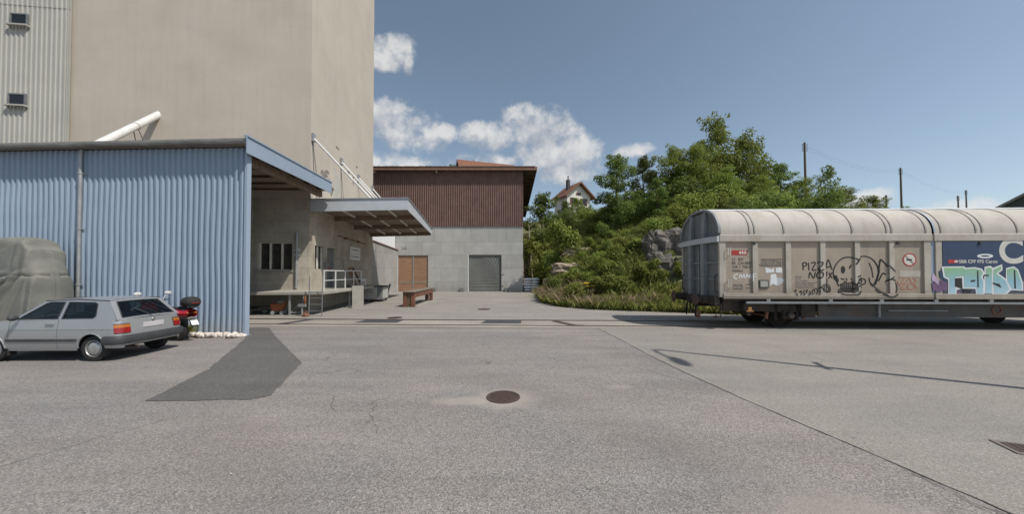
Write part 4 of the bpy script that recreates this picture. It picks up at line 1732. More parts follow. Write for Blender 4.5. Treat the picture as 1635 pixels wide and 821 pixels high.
def terrain(name, xs, ys, mat):
    nx, ny = len(xs), len(ys)
    vs = [(x, y, hill_z(x, y)) for y in ys for x in xs]
    fs = []
    for j in range(ny - 1):
        for i in range(nx - 1):
            a = j * nx + i
            q = (a, a + 1, a + nx + 1, a + nx)
            if all(vs[k][2] <= -0.1 for k in q):
                continue
            fs.append(q)
    b = MB()
    b.add(vs, fs)
    return struct(b.build(name, mat, smooth=True))


def hill_mat():
    m = pm('hill_soil', (0.14, 0.145, 0.06), 0.95, var=0.35, scale=0.8, bump=0.5, bscale=6, dirt=(0.27, 0.225, 0.16), dirt_amt=0.55, dirt_scale=0.5)
    return m


M['hill'] = hill_mat()
xs = list(np.concatenate([np.arange(-60, 0, 4.0), np.arange(0, 30, 0.6), np.arange(30, 60, 2.0), np.arange(60, 261, 10.0)]))
ys = list(np.concatenate([np.arange(13.5, 48, 0.6), np.arange(48, 90, 2.0), np.arange(90, 301, 12.0)]))
terrain('hill', xs, ys, M['hill'])

# ------------------------------------------------------------------ foliage
M['leaf_tree'] = leaf_mat('leaf_tree', (0.135, 0.175, 0.032), (0.25, 0.30, 0.06), (0.36, 0.39, 0.11), 0.5)
M['leaf_dark'] = leaf_mat('leaf_dark', (0.095, 0.135, 0.034), (0.175, 0.23, 0.058), (0.27, 0.31, 0.095), 0.5)
M['leaf_shrub'] = leaf_mat('leaf_shrub', (0.14, 0.18, 0.034), (0.26, 0.305, 0.068), (0.38, 0.39, 0.12), 0.5)
M['grass'] = leaf_mat('grass_blade', (0.16, 0.19, 0.045), (0.26, 0.28, 0.075), (0.40, 0.37, 0.15), 0.5)
M['dry'] = leaf_mat('dry_grass', (0.26, 0.25, 0.10), (0.46, 0.37, 0.22), (0.62, 0.48, 0.34), 0.5)
M['bark'] = pm('bark', (0.10, 0.075, 0.055), 0.95, var=0.3, scale=6, bump=0.5, bscale=20)
M['yellow'] = pm('yellow', (0.62, 0.42, 0.02), 0.7, var=0.15, scale=20)


def leaves_np(centers, outward, size, rng, aspect=0.55):
    """one leaf per centre; its face looks outwards and up, with scatter"""
    n = len(centers)
    nrm = rng.normal(size=(n, 3)) * 0.55 + np.array([0, 0, 0.55])
    if outward is not None:
        nrm = nrm + outward * 0.75
    nrm /= np.linalg.norm(nrm, axis=1)[:, None] + 1e-9
    u = rng.normal(size=(n, 3))
    a = np.cross(nrm, u)
    a /= np.linalg.norm(a, axis=1)[:, None] + 1e-9
    bvec = np.cross(nrm, a)
    s = size * rng.uniform(0.55, 1.4, size=(n, 1))
    p0 = centers - a * s * 0.5
    p1 = centers + bvec * s * aspect * 0.5 + a * s * 0.05
    p2 = centers + a * s * 0.5 - nrm * s * 0.12
    p3 = centers - bvec * s * aspect * 0.5 + a * s * 0.05
    return np.stack([p0, p1, p2, p3], axis=1).reshape(-1, 3)


def mesh_quads(name, verts, mat):
    n = len(verts) // 4
    me = bpy.data.meshes.new(name)
    me.vertices.add(len(verts))
    me.vertices.foreach_set('co', np.asarray(verts, dtype=np.float32).ravel())
    me.loops.add(n * 4)
    me.loops.foreach_set('vertex_index', np.arange(n * 4, dtype=np.int32))
    me.polygons.add(n)
    me.polygons.foreach_set('loop_start', np.arange(0, n * 4, 4, dtype=np.int32))
    me.update(calc_edges=True)
    me.validate()
    me.materials.append(mat)
    return me


def crown_points(blobs, n, rng, shell=0.55):
    """points scattered through ellipsoidal clumps, denser towards their skin"""
    vol = np.array([b[3] * b[4] * b[5] for b in blobs]) ** 0.75
    cnt = rng.multinomial(n, vol / vol.sum())
    out, onm = [], []
    for b, c in zip(blobs, cnt):
        d = rng.normal(size=(c, 3))
        d /= np.linalg.norm(d, axis=1)[:, None] + 1e-9
        r = shell + (1 - shell) * rng.uniform(0, 1, size=(c, 1)) ** 0.8
        r *= 1 + 0.16 * np.sin(d[:, :1] * 7 + b[0]) * np.cos(d[:, 2:3] * 6 + b[1])
        p = d * r * np.array([b[3], b[4], b[5]]) + np.array(b[:3])
        out.append(p)
        onm.append(d)
    return np.concatenate(out), np.concatenate(onm)


def make_tree_mesh(seed, height, width, crown_base, n_leaf, leaf, mat, columnar=0.0):
    """unit data for a tree: trunk mesh, limbs, leaf mesh"""
    rng = np.random.default_rng(seed)
    r_ = random.Random(seed)
    tb = MB()
    top = Vector((r_.uniform(-.3, .3), r_.uniform(-.3, .3), height * 0.8))
    tb.tube([(0, 0, -0.4), (0.05, 0.02, height * 0.25), (top.x * 0.5, top.y * 0.5, height * 0.5), top], [height * 0.022, height * 0.017, height * 0.011, 0.02], 8)
    blobs = []
    nl = 15
    for k in range(nl):
        f = k / (nl - 1)
        z = crown_base + (height * 0.94 - crown_base) * f
        prof = (math.sin(math.pi * min(1, 0.18 + 0.80 * f)) ** 0.75) * (1 - columnar) + columnar * (1 - 0.7 * f)
        a = k * 2.4 + r_.uniform(-.5, .5)
        rad = width * 0.5 * prof * r_.uniform(0.45, 0.8)
        tip = Vector((rad * math.cos(a), rad * math.sin(a), z + r_.uniform(-.2, .3)))
        st = Vector((top.x * 0.5 * f, top.y * 0.5 * f, max(height * 0.12, z - rad * 0.7)))
        tb.tube([st, st.lerp(tip, 0.55) + Vector((0, 0, rad * 0.08)), tip], [height * 0.008 * (1 - 0.5 * f), height * 0.005, 0.015], 5)
        s = width * 0.20 * r_.uniform(0.7, 1.2) * (0.6 + 0.5 * prof)
        blobs.append((tip.x, tip.y, tip.z, s * 1.15, s * 1.15, s * 0.75))
        for q in range(3):
            o = Vector((r_.uniform(-1, 1), r_.uniform(-1, 1), r_.uniform(-0.5, 0.9))) * s * 1.15
            s2 = s * r_.uniform(0.3, 0.55)
            blobs.append((tip.x + o.x, tip.y + o.y, tip.z + o.z, s2, s2, s2 * 0.8))
    blobs.append((top.x, top.y, height * 0.9, width * 0.13, width * 0.13, height * 0.09))
    p, on_ = crown_points(blobs, n_leaf, rng, 0.55)
    lv = leaves_np(p, on_, leaf, rng)
    return tb, mesh_quads('crown', lv, mat)


TREE_PROTO = []
for sd_, h, w, cb, n, lf_, mt, cm_ in ((1, 10.0, 7.0, 1.4, 15000, 0.24, 'leaf_tree', 0.0), (2, 10.0, 6.0, 1.0, 14000, 0.23, 'leaf_dark', 0.25), (3, 10.0, 8.0, 0.8, 15000, 0.24, 'leaf_tree', 0.1), (4, 10.0, 5.0, 2.2, 4200, 0.26, 'leaf_dark', 0.1)):
    tb, cme = make_tree_mesh(sd_, h, w, cb, n, lf_, M[mt], cm_)
    TREE_PROTO.append([tb, cme, None, h])


def plant_tree(kind, px, Y, top_py, label, wx=1.0, rz=0.0, name='tree', group='trees on the bank'):
    x = (px - 817.5) / 535.0 * Y
    zt = 2 + (436 - top_py) / 535.0 * Y
    z0 = hill_z(x, Y) - 0.1
    s = (zt - z0) / TREE_PROTO[kind][3]
    t = thing(name, label, 'tree', (x, Y, z0), rz, group)
    t.scale = (s * wx, s * wx, s)
    P = TREE_PROTO[kind]
    if P[2] is None:
        o = P[0].build('trunk', M['bark'], t, smooth=True)
        P[2] = o.data
    else:
        o = bpy.data.objects.new('trunk', P[2])
        col.objects.link(o)
        o.parent = t
    c = bpy.data.objects.new('crown', P[1])
    col.objects.link(c)
    c.parent = t
    return t


plant_tree(1, 985, 36, 243, "dark rounded tree standing leftmost on the bank ridge", 1.0, 0.4)
plant_tree(1, 1030, 38, 246, "dark tree directly right of the leftmost ridge tree", 0.9, 2.0)
plant_tree(0, 1078, 37, 232, "medium green tree left of the tallest tree", 1.0, 1.1)
plant_tree(0, 1145, 37, 184, "tallest light green tree rising above the wagon's left end", 0.82, 3.4)
plant_tree(2, 1112, 35, 228, "broad green tree in front of the tallest tree's left side", 0.8, 4.4)
plant_tree(2, 1195, 36, 218, "broad green tree on the right flank of the tallest tree", 0.85, 0.3)
plant_tree(1, 1245, 35, 258, "lower dark green tree right of the tall tree group", 1.1, 5.0)
plant_tree(2, 1285, 34, 284, "low spreading tree behind the wagon roof near a pole", 1.0, 2.6)
plant_tree(3, 1325, 34, 262, "thin sparse sapling sticking up behind the wagon roof", 0.8, 1.0)
plant_tree(2, 1350, 35, 300, "low bushy tree behind the wagon roof right of the sapling", 1.1, 3.0)
plant_tree(2, 1395, 38, 312, "small low tree at the right end of the tree line", 1.1, 1.3)
plant_tree(2, 1215, 32, 280, "bushy tree in front, just above the wagon roof", 1.2, 2.2)
plant_tree(0, 1160, 31.5, 265, "leafy young tree low in front of the tallest tree", 1.0, 5.2)
plant_tree(1, 1050, 33, 282, "small dark tree on the bank below the ridge trees", 1.0, 1.9)
plant_tree(1, 735, 84, 258, "distant treetop showing just over the brown roof", 1.0, 0.2, group='treetops behind the hall')
plant_tree(1, 688, 84, 263, "faint distant treetop showing left over the brown roof", 0.8, 1.2, group='treetops behind the hall')
plant_tree(2, 922, 50, 316, "leafy bush hiding the foot of the white gabled house", 1.0, 0.9)
plant_tree(1, 868, 47, 305, "rounded bushy tree between the hall roof and the white gabled house", 1.0, 2.7)
plant_tree(1, 903, 46, 319, "dark bushy tree left of the white gabled house", 0.9, 0.7)
plant_tree(1, 962, 44, 330, "low dark tree right of the white gabled house", 1.1, 3.7)


def make_shrub_mesh(seed, n, leaf, mat, h=1.6, w=1.5):
    rng = np.random.default_rng(seed)
    r_ = random.Random(seed)
    blobs = []
    sb = MB()
    for k in range(9):
        a = k * 2.4
        rad = w * 0.5 * r_.uniform(0.15, 0.75)
        z = h * r_.uniform(0.3, 0.8)
        s = 0.33 * w * r_.uniform(0.6, 1.1)
        x, y = rad * math.cos(a), rad * math.sin(a)
        blobs.append((x, y, z, s, s, s * 0.85))
        sb.tube([(0, 0, -0.2), (x * 0.5, y * 0.5, z * 0.5), (x, y, z + 0.1 * h)], [0.03, 0.02, 0.006], 5)
        s2 = s * 0.5
        blobs.append((x * 1.3, y * 1.3, z + h * 0.25 * r_.uniform(0, 1), s2, s2, s2))
    p, on_ = crown_points(blobs, n, rng, 0.45)
    p[:, 2] = np.maximum(p[:, 2], 0.0)
    return sb, mesh_quads('foliage', leaves_np(p, on_, leaf, rng), mat)


SHRUB = []
for sd_, n, lf_, mt, h, w in ((21, 2600, 0.14, 'leaf_shrub', 1.6, 1.9), (22, 2600, 0.12, 'leaf_dark', 1.7, 1.8), (23, 2200, 0.17, 'leaf_shrub', 2.0, 1.6), (24, 2400, 0.13, 'leaf_tree', 1.2, 2.2)):
    sb, fme = make_shrub_mesh(sd_, n, lf_, M[mt], h, w)
    SHRUB.append([sb, fme, None])


def plant_shrub(kind, x, y, s, label, group, rz=0.0, sz=1.0):
    t = thing('shrub', label, 'shrub', (x, y, hill_z(x, y) - 0.08), rz, group)
    t.scale = (s, s, s * sz)
    P = SHRUB[kind]
    if P[2] is None:
        o = P[0].build('stem', M['bark'], t)
        P[2] = o.data
    else:
        o = bpy.data.objects.new('stem', P[2])
        col.objects.link(o)
        o.parent = t
    c = bpy.data.objects.new('foliage', P[1])
    col.objects.link(c)
    c.parent = t


r_ = random.Random(41)


def shrub_patch(n, xr, yr, sr, kinds, label, group, keep=None, sz=1.0, gap=0.9):
    pts = []
    tries = 0
    while len(pts) < n and tries < 4000:
        tries += 1
        x, y = r_.uniform(*xr), r_.uniform(*yr)
        if edge_dist(x, y) < 0.9 or (keep and not keep(x, y)):
            continue
        if any(math.hypot(x - a, y - b_) < gap for a, b_ in pts):
            continue
        pts.append((x, y))
        plant_shrub(r_.choice(kinds), x, y, r_.uniform(*sr), label, group, r_.uniform(0, 6.28), sz)


shrub_patch(16, (3.0, 5.2), (27, 50), (1.2, 1.9), (0, 2, 1), "tall leafy shrub crowding the steep bank beside the stair and hall", 'shrubs beside the hall', sz=1.15, gap=1.3, keep=lambda x, y: not (y < 37 and x < 5.0) and not (4.5 < x < 6.6 and y < 33))
shrub_patch(9, (2.7, 3.6), (37.5, 52), (1.7, 2.3), (0, 2), "tall narrow shrub filling the gap right behind the wooden stair", 'shrubs behind the stair', sz=1.5, gap=1.2)
shrub_patch(22, (4.5, 14), (34, 48), (0.8, 1.5), (0, 1, 3), "bushy green shrub on the upper bank below the ridge trees", 'shrubs on the upper bank', gap=1.6)
shrub_patch(50, (3.0, 12.5), (20, 34), (0.35, 0.95), (0, 3, 2, 1), "small green shrub on the open face of the bank", 'shrubs on the bank face', keep=lambda x, y: not (8.0 < x < 12.5 and 18.6 < y < 23.6) and not (3.6 < x < 7.0 and 25.5 < y < 31.0), gap=1.0)
shrub_patch(24, (12, 26), (24, 34), (0.9, 1.6), (0, 1, 3), "green shrub on the bank behind the freight wagon", 'shrubs behind the wagon', gap=1.5)
shrub_patch(20, (14, 34), (33, 40), (1.3, 2.0), (0, 1, 2), "leafy undergrowth shrub at the foot of the ridge trees", 'undergrowth shrubs', gap=1.6)
shrub_patch(8, (2.6, 8.5), (19.4, 23.5), (0.55, 0.95), (2, 0), "light green weedy shrub low at the foot of the bank", 'weedy shrubs at the bank foot', gap=1.2)


for k, (x, y, s_) in enumerate(((8.9, 19.9, 0.5), (10.0, 19.6, 0.6), (11.4, 20.1, 0.55), (9.9, 21.3, 0.35), (11.9, 20.4, 0.5))):
    plant_shrub((0, 2, 0, 3, 2)[k], x, y, s_, "small weedy shrub growing in front of the rock outcrop", 'weedy shrubs before the rock', k * 1.7)


# ground cover: grass blades and weeds, nobody could count these
def blades(n, xr, yr, hr, wid, mat, name, label, accept, lean=0.5, seed=5, clump=None):
    rng = np.random.default_rng(seed)
    P = []
    while len(P) < n:
        x, y = rng.uniform(*xr), rng.uniform(*yr)
        if accept(x, y, rng):
            P.append((x, y, hill_z(x, y)))
    P = np.array(P)
    m = len(P)
    hgt = rng.uniform(hr[0], hr[1], size=(m, 1))
    a = rng.uniform(0, 2 * np.pi, size=(m, 1))
    side_ = np.concatenate([np.cos(a), np.sin(a), 0 * a], axis=1) * wid * rng.uniform(0.6, 1.4, size=(m, 1))
    ln = rng.normal(size=(m, 3)) * lean * hgt
    ln[:, 2] = 0
    mid = P + ln * 0.35 + np.array([0, 0, 1]) * hgt * 0.6
    tip = P + ln + np.array([0, 0, 1]) * hgt
    P[:, 2] -= 0.05
    v = np.stack([P - side_, P + side_, mid + side_ * 0.7, tip], axis=1).reshape(-1, 3)
    me = mesh_quads(name, v, mat)
    o = bpy.data.objects.new(name, me)
    col.objects.link(o)
    tag(o, label, 'grass', None, 'stuff')
    return o


def nz2(x, y, s, o=0.0):
    return mnoise.noise((x * s, y * s, o))


blades(60000, (2, 17), (15.8, 42), (0.18, 0.6), 0.018, M['grass'], 'grass', "green grass and weeds covering the bank", lambda x, y, g: edge_dist(x, y) > 0.05 and nz2(x, y, 0.35, 2) > -0.28 and not (8.6 < x < 12.3 and 19.4 < y < 23.4), seed=1)
blades(16000, (16, 44), (15.5, 36), (0.2, 0.6), 0.03, M['grass'], 'far_grass', "green grass on the slope behind the freight wagon", lambda x, y, g: edge_dist(x, y) > 0.05, seed=2)
blades(6500, (1.9, 8), (17.3, 27), (0.25, 0.85), 0.0055, M['dry'], 'dry_grass', "tall dry tan grass along the foot of the bank", lambda x, y, g: 0.1 < edge_dist(x, y) < 2.2 + 1.5 * nz2(x, y, 0.8, 5) and nz2(x, y, 0.9, 9) > -0.05 - max(0, 5 - x) * 0.12 and g.uniform() < (1.0 if x < 4.6 else 0.2), lean=0.45, seed=3)
blades(26000, (2.0, 24), (15.4, 24), (0.10, 0.5), 0.018, M['grass'], 'verge_grass', "short grass verge along the edge of the paving", lambda x, y, g: 0.0 < edge_dist(x, y) < 1.3, seed=4)
# leafy weeds on the bank as one mass
rng = np.random.default_rng(77)
C_ = []
while len(C_) < 62000:
    x, y = rng.uniform(2.2, 17), rng.uniform(17.0, 42)
    d = edge_dist(x, y)
    if d < 0.5 or nz2(x, y, 0.6, 20) < -0.16 or (8.6 < x < 12.3 and 19.4 < y < 23.4):
        continue
    z = hill_z(x, y)
    C_.append((x, y, z + 0.05 + abs(rng.normal()) * 0.30 * (0.5 + nz2(x, y, 0.6, 20) * 1.6)))
me = mesh_quads('weeds', leaves_np(np.array(C_), None, 0.12, rng), M['leaf_shrub'])
o = bpy.data.objects.new('weeds', me)
col.objects.link(o)
tag(o, "low leafy weeds spread over the bank", 'weeds', None, 'stuff')

# yellow flowering plants
yf = None
for k, (px, py, Y) in enumerate(((938, 452, 20.5), (943, 456, 20.2), (1048, 318, 33), (1058, 320, 33.2), (1108, 318, 32.5), (1137, 331, 31.5), (1140, 324, 32))):
    x = (px - 817.5) / 535 * Y
    z = hill_z(x, Y)
    lab = "yellow flowering weed at the foot of the bank near the dry grass" if k < 2 else "yellow flowering weed on the grassy ridge below the trees"
    grp = 'yellow flowers at the bank foot' if k < 2 else 'yellow flowers on the ridge'
    t = thing('flower_plant', lab, 'flower', (x, Y, z), k * 1.3, grp)
    hh = min(2.2, max(0.7, 2 + (436 - py) / 535 * Y - z))
    b = MB()
    for q in range(5):
        a = q * 1.26
        b.tube([(0, 0, 0), (0.05 * math.cos(a), 0.05 * math.sin(a), hh * 0.6), (0.22 * math.cos(a), 0.22 * math.sin(a), hh * (0.9 + 0.03 * q))], 0.008, 4)
    b.build('stalk', M['leaf_dark'], t)
    b = MB()
    for q in range(5):
        a = q * 1.26
        b.ellipsoid((0.22 * math.cos(a), 0.22 * math.sin(a), hh * (0.9 + 0.03 * q)), (0.13, 0.13, 0.045), None, 8, 4)
    fl = b.build('flower_head', M['yellow'], t)
    fl['kind'] = 'stuff'

# rock face
M['rock'] = pm('rock', (0.165, 0.148, 0.127), 0.95, var=0.45, scale=1.8, detail=10, bump=0.9, bscale=5, dirt=(0.05, 0.055, 0.03), dirt_amt=0.8, dirt_scale=1.6)


def rock(cx, cy, cz, rx, ry, rz_, seed, n=44):
    b = MB()
    vs, fs = [], []
    for j in range(n + 1):
        p = math.pi * j / n
        for i in range(n):
            t = 2 * math.pi * i / n
            d = Vector((math.sin(p) * math.cos(t), math.sin(p) * math.sin(t), math.cos(p)))
            e = Vector(((abs(d.x) ** 0.6) * (1 if d.x > 0 else -1), (abs(d.y) ** 0.6) * (1 if d.y > 0 else -1), (abs(d.z) ** 0.6) * (1 if d.z > 0 else -1)))
            c1 = mnoise.cell((e.x * 2.3 + seed, e.y * 2.3, e.z * 3.1)) if hasattr(mnoise, 'cell') else 0
            k = 1 + 0.22 * mnoise.noise(e * 1.7 + Vector((seed, 0, 0))) + 0.14 * mnoise.noise(e * 4.2 + Vector((0, seed, 0))) + 0.10 * c1
            vs.append((cx + rx * e.x * k, cy + ry * e.y * k, cz + rz_ * e.z * k))
    for j in range(n):
        for i in range(n):
            i2 = (i + 1) % n
            fs.append((j * n + i, (j + 1) * n + i, (j + 1) * n + i2, j * n + i2))
    return b.add(vs, fs)


for k, (cx, cy, cz, rx, ry, rz_, lab) in enumerate((
        (9.7, 22.2, 3.6, 0.9, 0.9, 1.1, "big grey rock outcrop high on the bank left of the wagon"),
        (11.3, 22.0, 3.9, 1.1, 0.9, 1.0, "grey rock outcrop on the bank right behind the wagon end"),
        (9.2, 20.9, 2.2, 0.75, 0.7, 1.0, "grey rock block at the left below the big outcrop"),
        (10.5, 20.6, 1.7, 1.0, 0.8, 1.2, "grey rock block low on the bank just left of the wagon end"),
        (12.2, 21.2, 2.3, 1.2, 0.9, 1.2, "grey rock block on the bank behind the wagon corner"))):
    b = rock(cx, cy, cz, rx, ry, rz_, k * 3.7 + 1)
    tag(b.build('rock_outcrop', M['rock'], smooth=False, weld=True), lab, 'rock')
M['scree'] = pm('scree', (0.30, 0.25, 0.19), 0.95, var=0.4, scale=4, bump=0.7, bscale=10)
for k, (x, y, s, lab) in enumerate(((5.2, 31.5, 1.1, "bare pale earth bank showing among shrubs right of the stair"), (3.9, 30.2, 0.8, "bare pale earth scar low beside the stair"), (6.4, 33.5, 1.0, "bare pale earth scar higher among the shrubs"))):
    b = rock(x, y, hill_z(x, y) - 0.1, s * 1.3, s * 0.9, s * 0.55, k * 5.1 + 9, 30)
    tag(b.build('earth_scar', M['scree'], weld=True), lab, 'earth bank')

# ------------------------------------------------------------------ houses, shed roof and poles on the hill
M['render_white'] = pm('render_white', (0.66, 0.64, 0.60), 0.85, var=0.05, scale=1)
M['tile'] = pm('tile', (0.20, 0.085, 0.05), 0.85, var=0.25, scale=3, bump=0.3, bscale=12)
M['eave'] = pm('eave', (0.16, 0.075, 0.04), 0.7, var=0.2, scale=4)


def house(x, y, w, dpt, z0, ze, zr, rz, label, over=0.7):
    t = thing('house', label, 'house', (x, y, 0), rz)
    b = MB()
    b.prism([(-w / 2, z0), (w / 2, z0), (w / 2, ze), (0, zr - 0.1), (-w / 2, ze)], 0, dpt, Matrix(((1, 0, 0, 0), (0, 0, 1, 0), (0, 1, 0, 0), (0, 0, 0, 1))))
    wall = b.build('wall', M['render_white'], t)
    b = MB()
    sl = (zr - ze) / (w / 2)
    for s in (-1, 1):
        xe = s * (w / 2 + over)
        zz = ze - over * sl
        b.add([(0, -over, zr), (xe, -over, zz), (xe, dpt + over, zz), (0, dpt + over, zr), (0, -over, zr + 0.22), (xe, -over, zz + 0.22), (xe, dpt + over, zz + 0.22), (0, dpt + over, zr + 0.22)],
              [(0, 1, 2, 3), (7, 6, 5, 4), (0, 4, 5, 1), (1, 5, 6, 2), (2, 6, 7, 3)])
    rf = b.build('roof', M['tile'], t)
    b = MB()
    b.box(-w * 0.30, -w * 0.30 + 0.5, dpt * 0.3, dpt * 0.3 + 0.6, ze, zr + 0.9)
    b.box(-w * 0.30 + 0.1, -w * 0.30 + 0.2, dpt * 0.3, dpt * 0.3 + 0.2, zr + 0.9, zr + 1.6)
    b.build('chimney', M['dark_metal'], rf)
    b = MB()
    for s in (-1, 1):
        xe = s * (w / 2 + over)
        zz = ze - over * sl
        b.add([(0, -over - 0.06, zr + 0.26), (xe, -over - 0.06, zz + 0.26), (xe, -over - 0.06, zz - 0.06), (0, -over - 0.06, zr - 0.06),
               (0, -over - 0.004, zr + 0.26), (xe, -over - 0.004, zz + 0.26), (xe, -over - 0.004, zz - 0.06), (0, -over - 0.004, zr - 0.06)],
              [(0, 1, 2, 3), (7, 6, 5, 4), (0, 4, 5, 1), (1, 5, 6, 2), (2, 6, 7, 3), (3, 7, 4, 0)])
    b.build('barge_board', M['eave'], rf)
    for wx, wz, ww, wh in ((-0.05, zr - 1.9, 0.5, 0.5), (w * 0.22, ze - 1.2, 1.0, 1.3), (-w * 0.22, ze - 1.2, 1.0, 1.3)):
        b = MB()
        b.box(wx - ww / 2, wx + ww / 2, -0.03, -0.01, wz - wh / 2, wz + wh / 2)
        o = b.build('window', M['dark_window'], t)
        b = MB()
        b.box(wx - ww / 2 - 0.25, wx - ww / 2, -0.07, -0.01, wz - wh / 2, wz + wh / 2)
        b.box(wx + ww / 2, wx + ww / 2 + 0.25, -0.07, -0.01, wz - wh / 2, wz + wh / 2)
        b.build('shutter', M['eave'], o)
    return t


house(12.0, 60, 5.0, 4.2, 8, 16.0, 18.1, R(24), "white gabled house with brown roof on the hill between bush and trees")
house(-11.5, 74, 12, 12, 8, 22.0, 27.0, R(-72), "house behind the hall, only its red tiled roof showing")
# roof at the right frame edge behind the wagon
M['slate'] = pm('slate', (0.06, 0.085, 0.08), 0.6, var=0.2, scale=2)
t = thing('barn', "dark green grey gabled building behind the wagon at the right edge", 'building', (58.0, 32.3, 0), R(-57))
xz = Matrix(((1, 0, 0, 0), (0, 0, 1, 0), (0, 1, 0, 0), (0, 0, 0, 1)))
b = MB()
b.prism([(-7, 0), (7, 0), (7, 8.6), (0, 13.6), (-7, 8.6)], 0, 4, xz)
b.build('wall', M['slate'], t)
b = MB()
for s in (-1, 1):
    b.prism([(0, 13.62), (s * 8, 7.9), (s * 8, 8.15), (0, 13.9)] if s > 0 else [(0, 13.9), (s * 8, 8.15), (s * 8, 7.9), (0, 13.62)], -0.9, 4.9, xz)
b.build('roof', M['gutter'], t)


def pole(px, Y, top_py, label, arm=True):
    x = (px - 817.5) / 535 * Y
    zt = 2 + (436 - top_py) / 535 * Y
    z0 = min(hill_z(x, Y), zt - 8) - 0.5
    t = thing('utility_pole', label, 'utility pole', (x, Y, z0), 0, 'utility poles along the hill')
    h = zt - z0
    b = MB()
    b.tube([(0.25 * 0, 0, 0), (-0.12, 0, h)], [0.17, 0.12], 10)
    b.build('pole', M['timber_dark'], t)
    if arm:
        for k in range(4):
            z = h - 0.35 - 0.28 * k
            b = MB()
            b.tube([(-0.42, 0, z), (0.22, 0, z)], 0.03, 6)
            b.tube([(-0.42, 0, z), (-0.42, 0, z + 0.14)], 0.04, 6)
            b.tube([(0.22, 0, z), (0.22, 0, z + 0.14)], 0.04, 6)
            b.build('insulator_arm', M['dark_metal'], t)
    return Vector((x - 0.1, Y, zt - 0.4))


pA = pole(1289, 46, 226, "tall dark utility pole rising out of the trees right of the tall tree")
pB = pole(1442, 60, 267, "tall dark utility pole in the middle, behind the wagon roof")
pole(1418, 64, 311, "short looking utility pole just left of the middle pole")
pC = pole(1533, 80, 312, "shorter left pole of the far right pair")
pD = pole(1546, 84, 303, "taller right pole of the far right pair")
for (a, c, lab) in ((pA, pB, "thin overhead wire running right from the left utility pole"), (pB, pD, "thin overhead wire running right from the middle utility pole")):
    b = MB()
    for dz in (0.0, -0.4):
        pts = []
        for k in range(17):
            f = k / 16
            p = a.lerp(c, f)
            pts.append(p + Vector((0, 0, dz - 4 * 1.1 * f * (1 - f))))
        b.tube(pts, 0.008, 4)
    tag(b.build('overhead_wire', M['dark_metal']), lab, 'wire')

# ------------------------------------------------------------------ freight wagon
M['wg_wall'] = pm('wg_wall', (0.365, 0.30, 0.235), 0.65, var=0.10, scale=1.2, streak=0.45, streak_col=(0.20, 0.165, 0.13), dirt=(0.33, 0.29, 0.25), dirt_amt=0.35, dirt_scale=0.9)
M['wg_frame'] = pm('wg_frame', (0.46, 0.42, 0.36), 0.6, var=0.10, scale=1.5, streak=0.35, streak_col=(0.28, 0.235, 0.18), dirt=(0.30, 0.22, 0.15), dirt_amt=0.35, dirt_scale=1.7)
M['wg_roof'] = pm('wg_roof', (0.50, 0.465, 0.415), 0.75, var=0.10, scale=0.9, streak=0.5, streak_col=(0.33, 0.29, 0.25), dirt=(0.40, 0.35, 0.29), dirt_amt=0.55, dirt_scale=1.4, spec=0.15)
M['wg_rib'] = pm('wg_rib', (0.30, 0.275, 0.24), 0.6, var=0.2, scale=3)
M['wg_end'] = pm('wg_end', (0.165, 0.172, 0.178), 0.6, var=0.18, scale=2.0, streak=0.4, streak_col=(0.075, 0.07, 0.065))
M['wg_endbar'] = pm('wg_endbar', (0.23, 0.242, 0.25), 0.6, var=0.15, scale=2.5, streak=0.4)
M['wg_under'] = pm('wg_under', (0.045, 0.036, 0.03), 0.85, var=0.35, scale=5, dirt=(0.10, 0.06, 0.04), dirt_amt=0.5)
M['wg_wheel'] = pm('wg_wheel', (0.02, 0.015, 0.012), 0.92, var=0.3, scale=6)
M['tread'] = pm('tread', (0.22, 0.2, 0.18), 0.35, metal=0.8, var=0.1)
M['wg_blue'] = pm('wg_blue', (0.030, 0.055, 0.115), 0.6, var=0.08, scale=2, dirt=(0.055, 0.08, 0.14), dirt_amt=0.4)
M['letter'] = pm('letter', (0.62, 0.60, 0.54), 0.6, var=0.08, scale=3)
M['spray_black'] = pm('spray_black', (0.022, 0.021, 0.02), 0.7, var=0.2, scale=30)
M['spray_white'] = pm('spray_white', (0.70, 0.72, 0.72), 0.7, var=0.06, scale=8)
M['spray_orange'] = pm('spray_orange', (0.40, 0.17, 0.10), 0.7, var=0.15, scale=8)
M['spray_violet'] = pm('spray_violet', (0.16, 0.09, 0.18), 0.7, var=0.3, scale=3)
M['spray_lilac'] = pm('spray_lilac', (0.50, 0.36, 0.52), 0.7, var=0.2, scale=3)
M['amber'] = pm('amber', (0.75, 0.33, 0.10), 0.5, var=0.1)

WX, WY, WA = 7.33, 13.16, math.atan(T_SLOPE)
for k_ in ('wg_wall', 'wg_frame', 'wg_blue'):
    ground_splash(M[k_], (0.16, 0.12, 0.085), 1.15, 1.75, 0.5)
wg = thing('freight_wagon', "long beige covered freight wagon with rounded roof and graffiti standing on the rails", 'freight wagon', (WX, WY, 0), WA)
LW = 14.4
HW = 1.4
SEG = [1.235, 2.365, 3.535, 4.695, 5.845]                      # posts of the left sliding wall
